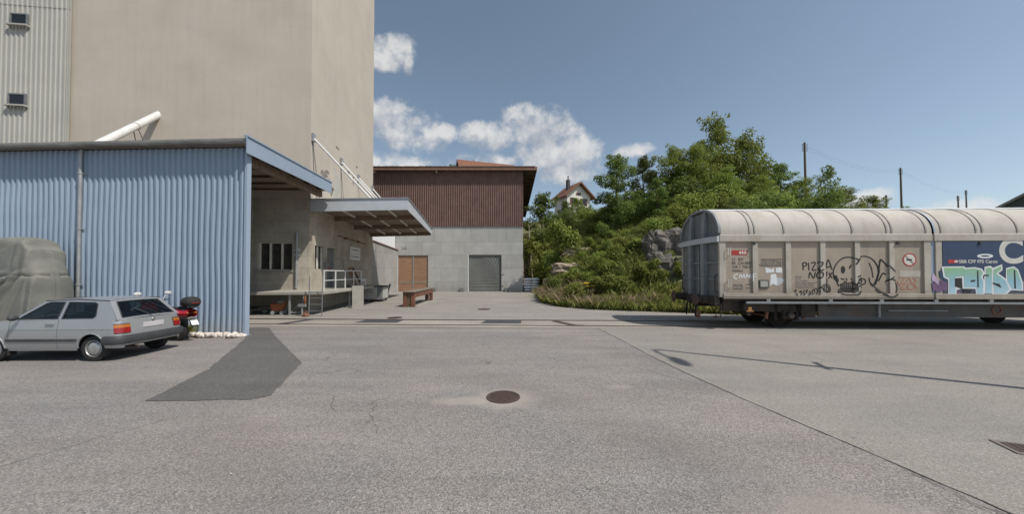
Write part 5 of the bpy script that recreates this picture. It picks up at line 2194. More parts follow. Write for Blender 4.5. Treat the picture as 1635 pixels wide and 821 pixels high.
# side walls (recessed panels), both sides
for s in (-1, 1):
    b = MB()
    b.box(0.22, 7.02, s * 1.33 - 0.02, s * 1.33 + 0.02, 1.29, 3.1)
    b.build('side_panel', M['wg_wall'], wg)
    b = MB()
    b.box(7.36, 14.18, s * 1.33 - 0.02, s * 1.33 + 0.02, 1.29, 3.1)
    b.build('side_panel', M['wg_wall'], wg)
    y0, y1 = sorted((s * 1.352, s * 1.40))
    for x in SEG + [14.4 - q for q in SEG]:
        b = MB()
        b.box(x - 0.09, x + 0.09, y0, y1, 1.29, 3.098)
        b.build('side_post', M['wg_frame'], wg, bevel=0.008)
    for xa, xb in ((0.0, 0.218), (6.9, 7.13), (7.28, 7.5), (14.182, 14.4)):
        b = MB()
        b.box(xa, xb, min(s * 1.31, s * 1.405), max(s * 1.31, s * 1.405), 1.15, 3.098)
        b.build('corner_post', M['wg_frame'], wg, bevel=0.008)
    b = MB()
    ya, yb = sorted((s * 1.32, s * 1.43))
    b.box(0.0, 7.17, ya, yb, 3.10, 3.34)
    b.box(7.22, 14.4, ya, yb, 3.10, 3.34)
    b.build('cant_rail', M['wg_frame'], wg, bevel=0.012)
    b = MB()
    b.box(0.12, 7.16, ya, yb + (0.0), 1.10, 1.285)
    b.box(7.23, 14.28, ya, yb, 1.10, 1.285)
    b.box(0.12, 7.16, min(s * 1.43, s * 1.445), max(s * 1.43, s * 1.445), 1.17, 1.195)
    b.build('sill_rail', M['wg_frame'], wg, bevel=0.006)
    b = MB()
    b.box(0.9, 13.5, min(s * 1.36, s * 1.44), max(s * 1.36, s * 1.44), 0.93, 1.0)
    for x in (1.6, 3.7, 5.4, 7.2, 9.0, 10.7, 12.8):
        b.box(x, x + 0.12, min(s * 1.36, s * 1.42), max(s * 1.36, s * 1.42), 1.0, 1.095)
    b.build('slide_rail', M['wg_endbar'], wg)
# roof: two sliding halves with ribs, ridge tube
def roof_pt(x, t, k=1.0, sgn=-1):
    """t 0 at the cant rail, 1 at the ridge"""
    a = t * math.pi / 2
    return (x, sgn * (1.40 * k) * (math.cos(a) ** 0.86), 3.34 + 1.06 * k * (math.sin(a) ** 0.92))


for xa, xb in ((0.05, 7.17), (7.24, 14.35)):
    b = MB()
    for sgn in (-1, 1):
        b.grid(lambda u, v: roof_pt(xa + (xb - xa) * u, v * 0.97, 1.0, sgn), 14, 18)
    b.build('roof_half', M['wg_roof'], wg, smooth=True)
# rib positions follow the photograph: singles and doubles
for x in (1.03, 1.20, 2.2, 3.35, 4.5, 5.65, 5.82, 6.95, 7.22, 7.45, 8.6, 8.8, 9.95, 11.2, 12.3, 13.2, 13.4):
    b = MB()
    for sgn in (-1, 1):
        p = [roof_pt(x, t, 1.004, sgn) for t in [0.03 + 0.93 * i / 14 for i in range(15)]]
        q = [roof_pt(x + 0.05, t, 1.014, sgn) for t in [0.03 + 0.93 * i / 14 for i in range(15)]]
        q0 = [roof_pt(x, t, 1.014, sgn) for t in [0.03 + 0.93 * i / 14 for i in range(15)]]
        q1 = [roof_pt(x + 0.05, t, 1.0, sgn) for t in [0.03 + 0.93 * i / 14 for i in range(15)]]
        vs = p + q0 + q + q1
        fs = []
        for r0 in range(3):
            for i in range(14):
                a = r0 * 15 + i
                fs.append((a, a + 1, a + 16, a + 15))
        b.add(vs, fs)
    b.build('roof_rib', M['wg_rib'] if x not in (7.22,) else M['blue_trim'], wg)
b = MB()
b.tube([(0.0, -0.12, 4.42), (LW, -0.12, 4.42)], 0.055, 10)
b.tube([(0.0, 0.12, 4.42), (LW, 0.12, 4.42)], 0.055, 10)
b.box(0.0, LW, -0.12, 0.12, 4.38, 4.42)
b.build('ridge_rail', M['fascia'], wg, smooth=True)
b = MB()
b.box(0.0, LW, -0.36, 0.36, 4.30, 4.34)
b.build('ridge_gap', M['wg_under'], wg)
b = MB()
b.box(7.135, 7.275, -1.37, -1.33, 1.2, 3.33)
b.box(7.135, 7.275, 1.33, 1.37, 1.2, 3.33)
b.build('joint_strip', M['blue_trim'], wg)
# end walls
for ex, dx in ((0.06, -1), (LW - 0.06, 1)):
    b = MB()
    prof = [(-1.36, 1.15)] + [(-1.38, 3.3)] + [roof_pt(0, 0.04 + 0.93 * i / 12, 0.985)[1:] for i in range(13)]
    prof = prof + [(-y, z) for y, z in reversed(prof)]
    b.prism([(p[0], p[1]) for p in prof], 0, 0.04, Matrix(((0, 0, 1, ex - 0.02), (1, 0, 0, 0), (0, 1, 0, 0), (0, 0, 0, 1))))
    ew = b.build('end_wall', M['wg_end'], wg)
    b = MB()
    pr2 = [roof_pt(0, 0.03 + 0.93 * i / 16, 1.0)[1:] for i in range(17)]
    pts = [(ex + dx * 0.05, y, z) for y, z in pr2] + [(ex + dx * 0.05, -y, z) for y, z in reversed(pr2)]
    for i in range(len(pts) - 1):
        b.bar(pts[i], pts[i + 1], 0.09, 0.09, (1, 0, 0))
    b.build('end_arch', M['wg_endbar'], ew)
    for y in (-0.48, 0.48):
        b = MB()
        x0 = ex + dx * 0.02
        b.prism([(x0, 1.0), (x0 + dx * 0.17, 1.0), (x0 + dx * 0.17, 3.1), (x0 + dx * 0.10, 4.28), (x0, 4.28)] if dx > 0 else [(x0, 4.28), (x0 + dx * 0.10, 4.28), (x0 + dx * 0.17, 3.1), (x0 + dx * 0.17, 1.0), (x0, 1.0)], y - 0.11, y + 0.11, Matrix(((1, 0, 0, 0), (0, 0, 1, 0), (0, 1, 0, 0), (0, 0, 0, 1))))
        b.build('end_post', M['wg_endbar'], ew, bevel=0.01)
    b = MB()
    n_ = 12
    for i in range(n_):
        ya = -1.42 + 2.84 * i / n_
        yb = -1.42 + 2.84 * (i + 1) / n_
        xx = lambda y: ex + dx * (0.10 + 0.13 * (1 - (y / 1.42) ** 2))
        b.bar((xx(ya), ya, 3.20), (xx(yb), yb, 3.20), 0.09, 0.20)
    b.build('end_beam', M['fascia'], ew)
    b = MB()
    for z in (1.75, 2.35):
        b.box(*sorted((ex + dx * 0.02, ex + dx * 0.07)), -1.33, 1.33, z, z + 0.06)
    b.box(*sorted((ex + dx * 0.02, ex + dx * 0.06)), -0.03, 0.03, 1.0, 3.1)
    b.build('end_rib', M['wg_endbar'], ew)
    for y in (-1.22, 1.22):
        b = MB()
        b.tube([(ex + dx * 0.03, y, 1.3), (ex + dx * 0.12, y, 1.34), (ex + dx * 0.12, y, 1.9), (ex + dx * 0.03, y, 1.95)], 0.018, 6)
        b.build('grab_handle', M['wg_under'], ew)
    b = MB()
    b.box(*sorted((ex + dx * 0.02, ex + dx * 0.20)), -1.34, 1.34, 0.86, 1.16)
    b.build('headstock', M['wg_under'], wg, bevel=0.01)
    for y in (-0.875, 0.875):
        b = MB()
        Mx = Matrix.Translation((ex + dx * 0.2, y, 1.04)) @ Matrix.Rotation(R(90) * dx, 4, 'Y')
        b.lathe([(0.15, 0), (0.15, 0.22), (0.11, 0.24), (0.11, 0.42)], Mx, 20)
        bf = b.build('buffer', M['wg_under'], wg, smooth=True)
        b = MB()
        b.lathe([(0.06, 0.42), (0.21, 0.43), (0.22, 0.455), (0.18, 0.475), (0.0, 0.485)], Mx, 24)
        b.build('buffer_head', M['iron'], bf, smooth=True)
    b = MB()
    hx = ex + dx * 0.22
    b.tube([(hx, 0.0, 1.0), (hx + dx * 0.16, 0, 0.98), (hx + dx * 0.2, 0, 0.75), (hx + dx * 0.12, 0, 0.5), (hx + dx * 0.05, 0.02, 0.45)], 0.035, 8)
    b.tube([(hx, 0.07, 0.95), (hx + dx * 0.05, 0.07, 0.5), (hx + dx * 0.02, 0.02, 0.45)], 0.02, 6)
    b.box(*sorted((hx, hx + dx * 0.1)), -0.15, 0.15, 0.8, 1.08)
    b.build('coupling', M['wg_under'], wg)
    for y in (-0.4, 0.35):
        b = MB()
        b.tube([(hx, y, 0.9), (hx + dx * 0.12, y, 0.8), (hx + dx * 0.15, y + 0.05, 0.5), (hx + dx * 0.08, y + 0.16, 0.33), (hx + dx * 0.05, y + 0.3, 0.42), (hx, y + 0.33, 0.75)], 0.025, 8)
        b.build('brake_hose', M['rubber'], wg)
    for y in (-1.2, 1.2):
        b = MB()
        b.tube([(ex, y - 0.15, 0.9), (ex, y - 0.15, 0.42), (ex, y + 0.15, 0.42), (ex, y + 0.15, 0.9)], 0.018, 6)
        b.box(ex - 0.12, ex + 0.12, y - 0.15, y + 0.15, 0.40, 0.43)
        b.build('step', M['wg_under'], wg)
# red square tail board hanging under the near buffer
b = MB()
b.box(-0.37, -0.35, -0.78, -0.54, 0.32, 0.62)
b.build('red_plate', M['rust'], wg)
b = MB()
b.box(-0.376, -0.371, -0.72, -0.66, 0.45, 0.53)
b.build('sticker', M['wg_end'], wg)

# underframe
b = MB()
b.box(0.3, 14.1, -1.05, -0.85, 0.62, 1.09)
b.box(0.3, 14.1, 0.85, 1.05, 0.62, 1.09)
b.box(0.2, 14.2, -1.3, 1.3, 1.02, 1.095)
b.build('underframe', M['wg_under'], wg)
M['wg_skirt'] = pm('wg_skirt', (0.085, 0.08, 0.075), 0.8, var=0.2, scale=2, dirt=(0.16, 0.07, 0.035), dirt_amt=0.4, dirt_scale=1.4)
b = MB()
b.box(3.55, 10.85, -1.16, -1.10, 0.45, 0.95)
b.box(3.55, 10.85, 1.10, 1.16, 0.45, 0.95)
b.build('skirt', M['wg_skirt'], wg)
b = MB()
b.box(5.9, 7.9, -1.2, -1.17, 0.66, 0.70)
b.box(5.55, 5.62, -1.22, -1.17, 0.45, 1.0)
b.build('brake_lever', M['wg_endbar'], wg)
b = MB()
b.lathe([(0.13, 0), (0.13, 0.015), (0.17, 0.015), (0.17, 0)], Matrix.Translation((9.55, -1.165, 0.72)) @ Matrix.Rotation(R(90), 4, 'X'), 24)
b.build('hand_wheel', M['rust'], wg)
b = MB()
b.box(3.9, 4.5, -1.175, -1.162, 0.78, 0.88)
b.build('plate', M['iron'], wg)
b = MB()
b.box(1.0, 1.12, -1.3, -1.0, 0.5, 0.93)
b.box(0.9, 1.25, -1.32, -1.1, 0.66, 0.93)
b.build('tail_light_bracket', M['wg_under'], wg)
b = MB()
b.box(1.02, 1.13, -1.34, -1.321, 0.68, 0.80)
b.box(0.96, 1.2, -1.34, -1.321, 0.64, 0.679)
b.build('marker', M['amber'], wg)
for ax in (2.54, 11.86):
    for s in (-1, 1):
        yw = s * 0.7175
        Mx = Matrix.Translation((ax, yw, 0.50)) @ Matrix.Rotation(R(90) * -s, 4, 'X')
        b = MB()
        b.lathe([(0.09, 0.10), (0.15, 0.07), (0.18, 0.03), (0.40, -0.01), (0.44, 0.055), (0.495, 0.06), (0.50, -0.04), (0.535, -0.05), (0.535, -0.08), (0.40, -0.08), (0.15, -0.06), (0.0, -0.06)], Mx, 40)
        w = b.build('wheel', M['wg_wheel'], wg, smooth=True)
        b = MB()
        b.lathe([(0.498, 0.04), (0.5035, 0.03), (0.5035, -0.03), (0.499, -0.03), (0.498, 0.04)], Mx, 40)
        b.build('tread', M['tread'], w)
        b = MB()
        yb = s * 1.0
        b.box(ax - 0.17, ax + 0.17, yb - 0.14, yb + 0.14, 0.36, 0.66)
        b.lathe([(0.12, 0), (0.12, 0.18), (0.08, 0.2), (0, 0.2)], Matrix.Translation((ax, s * 1.1, 0.5)) @ Matrix.Rotation(R(90) * -s * -1 if s > 0 else R(90), 4, 'X'), 16)
        bx = b.build('axle_box', M['wg_under'], wg, bevel=0.015)
        b = MB()
        for k in range(6):
            L_ = 0.62 - 0.08 * k
            b.grid(lambda u, v: (ax - L_ + 2 * L_ * u, s * 1.0 - 0.06 + 0.12 * v, 0.685 + 0.03 * k - 0.10 * (1 - (2 * u - 1) ** 2) + 0.12), 10, 1)
        for sx in (-0.62, 0.62):
            b.bar((ax + sx, s * 1.0, 0.80), (ax + sx * 1.25, s * 1.0, 0.95), 0.06, 0.08)
            b.box(ax + sx * 0.6 - 0.05, ax + sx * 0.6 + 0.05, s * 1.0 - 0.05, s * 1.0 + 0.05, 0.3, 0.9)
        b.build('leaf_spring', M['wheel_rust'] if 'wheel_rust' in M else M['wg_wheel'], bx)
        b = MB()
        b.box(ax - 0.75, ax + 0.75, s * 1.03 - 0.015, s * 1.03 + 0.015, 0.60, 1.02)
        b.build('horn_plate', M['wg_under'], wg)
    b = MB()
    b.tube([(ax, -0.9, 0.5), (ax, 0.9, 0.5)], 0.08, 12)
    b.build('axle', M['wg_wheel'], wg)
    for sx in (-1, 1):
        b = MB()
        b.bar((ax + sx * 0.58, -0.95, 0.85), (ax + sx * 0.66, -0.95, 0.35), 0.08, 0.08)
        b.bar((ax + sx * 0.58, 0.95, 0.85), (ax + sx * 0.66, 0.95, 0.35), 0.08, 0.08)
        b.bar((ax + sx * 0.62, -0.95, 0.45), (ax + sx * 0.62, 0.95, 0.45), 0.07, 0.07)
        b.build('brake_gear', M['rust'], wg)
b = MB()
b.box(3.0, 3.5, -1.12, -0.7, 0.42, 0.9)
b.build('equipment_box', M['wg_under'], wg, bevel=0.02)
b = MB()
b.box(4.8, 6.4, -0.6, 0.4, 0.4, 0.85)
b.build('equipment_box', M['wg_under'], wg, bevel=0.02)
b = MB()
b.tube([(7.5, -0.3, 0.6), (9.2, -0.3, 0.6)], 0.18, 14)
b.build('brake_tank', M['wg_under'], wg, bevel=0.02)

# --- writing and graffiti lie on the near wall.  (u, z): metres along the wall from its left end, height above rail
FY = -1.352          # face of the panels
FYP = -1.404         # face of the posts


def wall_m(u, z, y=FY - 0.003):
    return Matrix.Translation((u, y, z)) @ Matrix.Rotation(R(90), 4, 'X')


# frame used while tracing: straight-on crop of the wall
W0 = Vector((7.33, 11.76))
WD = Vector((math.cos(WA), math.sin(WA)))


def tr(px, py):
    """photo trace -> wall metres (flat wall, so a plane-to-plane map)"""
    u_, v_ = (px - 817.5) / 535.0, (436 - 535 * math.tan(R(1)) - py) / 535.0
    rx, ry, rz = u_, math.cos(R(1)) - v_ * math.sin(R(1)), math.sin(R(1)) + v_ * math.cos(R(1))
    k = (W0.x * -WD.y + W0.y * WD.x) / (rx * -WD.y + ry * WD.x)
    return ((rx * k - W0.x) * WD.x + (ry * k - W0.y) * WD.y, 2 + rz * k)


def strokes(name, lines, wd, mat, y=None, parent=wg, crop=(1220, 360, 4.83)):
    b = MB()
    for ln in lines:
        p = [tr(crop[0] + x / crop[2], crop[1] + yy / crop[2]) for x, yy in ln]
        # soften the polyline
        if len(p) >= 2:
            q = []
            for i in range(len(p) - 1):
                for f in (0, 0.17, 0.33, 0.5, 0.67, 0.83):
                    a0, a1, a2, a3 = p[max(0, i - 1)], p[i], p[i + 1], p[min(len(p) - 1, i + 2)]
                    q.append(tuple(0.5 * ((2 * a1[c]) + (-a0[c] + a2[c]) * f + (2 * a0[c] - 5 * a1[c] + 4 * a2[c] - a3[c]) * f * f + (-a0[c] + 3 * a1[c] - 3 * a2[c] + a3[c]) * f ** 3) for c in (0, 1)))
            q.append(p[-1])
            p = q
        n = len(p)
        vs = []
        for i in range(n):
            d = Vector((p[min(n - 1, i + 1)][0] - p[max(0, i - 1)][0], p[min(n - 1, i + 1)][1] - p[max(0, i - 1)][1]))
            d = d.normalized() if d.length > 1e-6 else Vector((1, 0))
            o = Vector((-d.y, d.x)) * wd * 0.5
            yy_ = y
            if y is None:            # follow the wall: out over the posts and the sill, back on the panels
                near = min(abs(p[i][0] - q_) for q_ in SEG)
                yy_ = FYP - 0.003 if near < 0.1 or p[i][0] > 6.88 else FY - 0.003
                if p[i][1] < 1.29:
                    yy_ = -1.448
            vs.append((p[i][0] + o.x, yy_, p[i][1] + o.y))
            vs.append((p[i][0] - o.x, yy_, p[i][1] - o.y))
        b.add(vs, [(2 * i, 2 * i + 1, 2 * i + 3, 2 * i + 2) for i in range(n - 1)])
    return b.build(name, mat, parent)


T1 = [  # PIZZA / NOFX
    [(322, 345), (318, 290)], [(314, 292), (335, 286), (348, 297), (342, 310), (320, 318)],
    [(362, 288), (366, 346)], [(382, 290), (416, 288), (392, 342), (424, 342)], [(430, 288), (466, 288), (438, 344), (474, 342)],
    [(494, 345), (508, 275), (520, 272), (546, 342)], [(494, 322), (536, 318)],
    [(366, 408), (374, 362), (402, 408), (416, 358)], [(448, 360), (430, 372), (426, 392), (438, 406), (458, 402), (468, 384), (464, 366), (448, 360)],
    [(502, 362), (496, 410)], [(494, 364), (512, 360)], [(496, 386), (510, 382)], [(520, 364), (546, 408)], [(546, 362), (518, 410)], [(556, 398), (582, 412)], [(580, 384), (560, 418)], [(556, 385), (588, 402)]]
strokes('graffiti_words', T1, 0.040, M['spray_black'])
T2 = [  # skull outline, eye sockets, jaw with teeth, neck loop
    [(586, 440), (560, 400), (556, 350), (580, 295), (622, 256), (670, 244), (716, 254), (742, 272), (720, 300)],
    [(584, 440), (578, 408), (592, 420), (586, 448), (600, 470)], [(690, 312), (680, 330)], [(694, 305), (684, 318), (682, 334)],
    [(600, 490), (596, 520), (630, 534), (690, 536), (738, 530), (762, 500), (768, 465), (744, 470)],
    [(604, 460), (640, 448), (700, 448), (736, 460)], [(606, 492), (650, 488), (700, 490), (740, 486)], [(600, 515), (650, 505), (708, 510)],
    [(612, 410), (640, 418)], [(650, 408), (664, 420)], [(690, 408), (700, 420)], [(636, 438), (660, 430)], [(690, 432), (712, 440)],
    [(734, 400), (756, 388), (760, 402), (744, 420), (768, 424), (776, 404)], [(734, 440), (760, 450), (790, 455), (804, 440), (800, 420), (784, 410)], [(746, 430), (730, 455)], [(770, 440), (778, 424)]]
for k in range(9):
    x = 612 + k * 15
    T2.append([(x, 452 + (k % 3) * 3), (x + 4, 488)])
    T2.append([(x + 6, 492), (x + 2, 520 - abs(k - 4) * 2)])
strokes('graffiti_skull', T2, 0.044, M['spray_black'])
b = MB()
for (cx, cy, rx, ry) in ((630, 342, 17, 29), (626, 330, 12, 16)):
    pl = [tr(1220 + (cx + rx * math.cos(t * 0.3927)) / 4.83, 360 + (cy + ry * math.sin(t * 0.3927)) / 4.83) for t in range(16)]
    b.add([(u, FY - 0.0035 - (0.001 if rx < 15 else 0), z) for u, z in pl], [tuple(range(16))])
b.build('graffiti_eye', M['spray_black'], wg)
T3 = [  # loops right of the skull
    [(726, 298), (760, 248), (800, 238), (850, 256), (888, 300), (902, 350), (898, 410), (880, 455), (864, 460), (840, 440), (832, 404)],
    [(832, 288), (852, 340), (862, 404)], [(840, 440), (850, 460), (880, 480), (960, 545)],
    [(884, 455), (906, 350), (920, 262), (975, 320)], [(905, 430), (938, 370), (962, 380)]]
strokes('graffiti_loops', T3, 0.040, M['spray_black'])
T4 = [[(50, 262), (160, 370), (85, 435)], [(50, 262), (30, 380), (0, 455)], [(85, 435), (130, 415), (165, 440), (178, 490), (160, 535), (120, 552), (60, 535), (10, 495)], [(35, 430), (68, 370), (90, 382)], [(0, 270), (40, 340), (30, 400)]]
strokes('graffiti_loops', T4, 0.040, M['spray_black'], crop=(1400, 360, 4.83))
T5 = [[(250, 505), (268, 500), (256, 530), (266, 545)], [(290, 538), (302, 505), (316, 535), (330, 500)], [(340, 505), (356, 500), (344, 520), (362, 530), (342, 540)], [(372, 505), (384, 530), (396, 495)], [(408, 500), (412, 536)], [(398, 498), (430, 492), (432, 540)],
      [(440, 490), (470, 460), (500, 455), (525, 470), (530, 505), (505, 515), (470, 500), (480, 470), (515, 480), (520, 500)], [(455, 480), (520, 510)], [(490, 455), (505, 415), (500, 515)], [(530, 495), (528, 515)]]
strokes('graffiti_tag', T5, 0.034, M['spray_black'])
T6 = [[(455, 440), (436, 445), (430, 462), (450, 468)], [(462, 465), (470, 442), (480, 462), (490, 440), (496, 465)], [(502, 465), (508, 440), (518, 460), (528, 440), (532, 466)], [(540, 440), (542, 482)], [(540, 440), (562, 438)], [(540, 455), (558, 453)]]
strokes('graffiti_white_tag', T6, 0.034, M['spray_white'], crop=(1060, 320, 3.73))
T7 = [[(190, 410), (240, 402), (210, 440)], [(250, 440), (270, 405), (290, 440)], [(300, 405), (325, 430), (300, 445)], [(200, 455), (240, 450), (210, 490), (250, 490)], [(260, 455), (300, 450), (310, 488), (265, 490), (260, 455)], [(315, 455), (335, 490)], [(180, 430), (200, 470)]]
strokes('graffiti_scribble', T7, 0.03, M['spray_orange'], crop=(1400, 360, 4.83))

# lettering, emblem and plates on the first panel
b = MB()
b.box(0.46, 0.98, FY - 0.006, FY - 0.001, 2.635, 2.80)
b.build('emblem_plate', M['red_paint'], wg)
b = MB()
zc, uc = 2.717, 0.83
yy = FY - 0.008
b.box(uc - 0.115, uc + 0.115, yy, FY - 0.0062, zc - 0.016, zc + 0.016)
b.box(uc - 0.016, uc + 0.016, yy - 0.0005, FY - 0.0062, zc - 0.06, zc + 0.06)
for s in (-1, 1):
    ch = [(uc + s * 0.135, zc), (uc + s * 0.088, zc + 0.058), (uc + s * 0.048, zc + 0.058), (uc + s * 0.09, zc), (uc + s * 0.048, zc - 0.058), (uc + s * 0.088, zc - 0.058)]
    b.prism(ch if s > 0 else ch[::-1], 0, 0.0015, Matrix(((1, 0, 0, 0), (0, 0, -1, yy), (0, 1, 0, 0), (0, 0, 0, 1))))
b.build('emblem', M['letter'], wg)
for txt, z, s in (("21  RIV", 2.44, 0.135), ("85  CH-SBB", 2.305, 0.135), ("245 1 758-8", 2.17, 0.135), ("Hbbillnss", 2.045, 0.105)):
    text_obj('lettering', txt, s, M['ink_grey'], wall_m(0.46, z), wg, 0.001, 0.001)
M['spec'] = M['ink_grey']
b = MB()
r_ = random.Random(8)


def tiny_text(b, u0, u1, z, h, rr):
    u = u0
    while u < u1:
        w = rr.uniform(0.02, 0.05)
        b.box(u, min(u + w, u1), FY - 0.004, FY - 0.001, z, z + h * rr.uniform(0.7, 1))
        u += w + rr.uniform(0.012, 0.03)


def boxline(b, u0, u1, z0, z1, t=0.012):
    b.box(u0, u1, FY - 0.004, FY - 0.001, z0, z0 + t)
    b.box(u0, u1, FY - 0.004, FY - 0.001, z1 - t, z1)
    b.box(u0, u0 + t, FY - 0.004, FY - 0.001, z0 + t, z1 - t)
    b.box(u1 - t, u1, FY - 0.004, FY - 0.001, z0 + t, z1 - t)


boxline(b, 0.5, 0.82, 1.42, 1.60)
tiny_text(b, 0.54, 0.8, 1.53, 0.04, r_)
tiny_text(b, 0.56, 0.78, 1.45, 0.04, r_)
tiny_text(b, 0.95, 1.12, 1.58, 0.04, r_)
tiny_text(b, 0.95, 1.12, 1.46, 0.04, r_)
for z in (2.42, 2.34, 2.26):
    tiny_text(b, 1.5 - (0.1 if z < 2.3 else 0), 2.15, z, 0.055, r_)
boxline(b, 1.46, 2.2, 2.23, 2.5, 0.01)
for k in range(6):
    tiny_text(b, 2.62, 2.62 + (0.25, 0.2, 0.42, 0.7, 0.62, 0.66)[k], 1.86 - 0.075 * k, 0.03, r_)
b2 = b.build('lettering', M['ink_grey'], wg)
b2['kind'] = 'stuff'
# torn white stickers and the small barred label holder
b = MB()
for poly in ([(1.62, 2.0), (1.9, 2.02), (1.9, 2.2), (1.84, 2.13), (1.6, 2.19)], [(1.95, 2.02), (2.18, 2.0), (2.17, 2.17), (2.1, 2.2), (1.96, 2.18)],
             [(1.78, 1.95), (1.96, 1.97), (2.0, 1.78), (1.98, 1.55), (1.86, 1.62), (1.75, 1.55), (1.77, 1.75)]):
    b.prism(poly, 0.001, 0.003, Matrix(((1, 0, 0, 0), (0, 0, -1, FY), (0, 1, 0, 0), (0, 0, 0, 1))))
b.build('sticker', M['spray_white'], wg)
b = MB()
b.prism(blot(2.06, 1.72, 0.20, 0.16, 5), 0.0005, 0.0008, Matrix(((1, 0, 0, 0), (0, 0, -1, FY), (0, 1, 0, 0), (0, 0, 0, 1))))
b.build('glue_mark', M['fascia'], wg)
b = MB()
b.box(1.37, 1.70, FY - 0.03, FY - 0.001, 1.47, 1.75)
lh = b.build('label_holder', M['dark_metal'], wg)
b = MB()
b.box(1.40, 1.67, FY - 0.034, FY - 0.031, 1.51, 1.72)
b.build('paper', M['letter'], lh)
b = MB()
for k in range(7):
    b.box(1.41 + k * 0.04, 1.415 + k * 0.04, FY - 0.04, FY - 0.035, 1.5, 1.73)
b.build('grille', M['dark_metal'], lh)
for z in (2.62, 1.5):
    b = MB()
    b.tube([(0.27, -1.40, z), (0.27, -1.46, z), (0.27, -1.46, z + 0.26), (0.27, -1.40, z + 0.26)], 0.012, 6)
    b.tube([(0.35, -1.36, z), (0.35, -1.46, z), (0.35, -1.46, z + 0.26), (0.35, -1.36, z + 0.26)], 0.012, 6)
    b.build('grab_handle', M['letter'], wg)
for u in (1.18, 6.02, 8.72):
    b = MB()
    b.lathe([(0.05, 0), (0.05, 0.04), (0.0, 0.04)], Matrix.Translation((u, -1.41, 3.03)) @ Matrix.Rotation(R(90), 4, 'X'), 14)
    b.build('roller', M['dark_metal'], wg)
# small prohibition disc
b = MB()
Mx = Matrix.Translation((6.47, FY - 0.001, 2.46)) @ Matrix.Rotation(R(90), 4, 'X')
b.lathe([(0.0, 0.0), (0.21, 0.0), (0.21, 0.003), (0.0, 0.003)], Mx, 32)
ds = b.build('symbol_disc', M['letter'], wg)
b = MB()
Mx = Matrix.Translation((6.47, FY - 0.0042, 2.46)) @ Matrix.Rotation(R(90), 4, 'X')
b.lathe([(0.19, 0), (0.19, 0.002), (0.225, 0.002), (0.225, 0)], Mx, 32)
b.bar((6.33, FY - 0.0055, 2.60), (6.61, FY - 0.0055, 2.32), 0.002, 0.022, (0, 1, 0))
b.build('symbol_ring', M['red_paint'], ds)
b = MB()
b.box(6.36, 6.55, FY - 0.0058, FY - 0.0035, 2.43, 2.48)
b.build('symbol_mark', M['ink'], ds)
b = MB()
b.box(6.12, 6.82, FY - 0.003, FY - 0.001, 1.86, 2.08)
b.build('painted_out_area', M['wg_frame'], wg)

# blue panel with the big letter, small lettering, graffiti piece
b = MB()
b.box(7.50, 14.16, -1.415, -1.405, 1.30, 3.095)
bp_ = b.build('blue_panel', M['wg_blue'], wg)
FB = -1.4165
text_obj('big_letter', "C", 1.17, M['letter'], wall_m(9.32, 2.36, FB), wg, 0.002, 0.035, sx=0.98)
text_obj('lettering', "SBB CFF FFS Cargo", 0.155, M['letter'], wall_m(8.02, 2.34, FB), wg, 0.002, 0.003, sx=1.02)
b = MB()
b.box(7.66, 7.97, FB - 0.004, FB, 2.33, 2.46)
b.build('emblem_plate', M['red_paint'], wg)
b = MB()
b.prism([(7.85, 2.395), (7.9, 2.43), (7.99, 2.43), (8.0, 2.395), (7.96, 2.36), (7.88, 2.36)], 0, 0.002, Matrix(((1, 0, 0, 0), (0, 0, -1, FB - 0.0045), (0, 1, 0, 0), (0, 0, 0, 1))))
b.build('emblem', M['letter'], wg)
b = MB()
ell = [tr(1574 + 13 * math.cos(t * 0.314), 409 + 3.6 * math.sin(t * 0.314)) for t in range(20)]
eli = [tr(1574 + 7 * math.cos(t * 0.314), 409 + 1.2 * math.sin(t * 0.314)) for t in range(20)]
b.add([(u, FB - 0.003, z) for u, z in ell] + [(u, FB - 0.003, z) for u, z in eli], [(i, (i + 1) % 20, 20 + (i + 1) % 20, 20 + i) for i in range(20)])
b.build('graffiti_ring', M['spray_white'], wg)

# colour runs from green at the top of the piece to blue below: it is paint, not light
M['piece'] = pm('piece', (0.3, 0.5, 0.4), 0.65, var=0.08, scale=2)


def piece_paint():
    m = M['piece']
    nt = m.node_tree
    N, L = nt.nodes, nt.links
    b = N['Principled BSDF']
    tc = N.new('ShaderNodeTexCoord')
    sp = N.new('ShaderNodeSeparateXYZ')
    L.new(tc.outputs['Object'], sp.inputs[0])
    nz = N.new('ShaderNodeTexNoise')
    nz.inputs['Scale'].default_value = 3
    L.new(tc.outputs['Object'], nz.inputs['Vector'])
    ad = N.new('ShaderNodeMath')
    ad.operation = 'MULTIPLY_ADD'
    ad.inputs[1].default_value = 0.25
    L.new(nz.outputs[0], ad.inputs[0])
    L.new(sp.outputs[2], ad.inputs[2])
    cr = N.new('ShaderNodeValToRGB')
    mr = N.new('ShaderNodeMapRange')
    mr.inputs['From Min'].default_value = 1.35
    mr.inputs['From Max'].default_value = 2.35
    L.new(ad.outputs[0], mr.inputs['Value'])
    L.new(mr.outputs[0], cr.inputs[0])
    e = cr.color_ramp.elements
    e[0].position, e[0].color = 0.0, (0.42, 0.60, 0.68, 1)
    e[1].position, e[1].color = 1.0, (0.27, 0.46, 0.20, 1)
    k = e.new(0.5)
    k.color = (0.27, 0.47, 0.55, 1)
    L.new(cr.outputs[0], b.inputs['Base Color'])


piece_paint()
K = (1400, 360, 4.83)


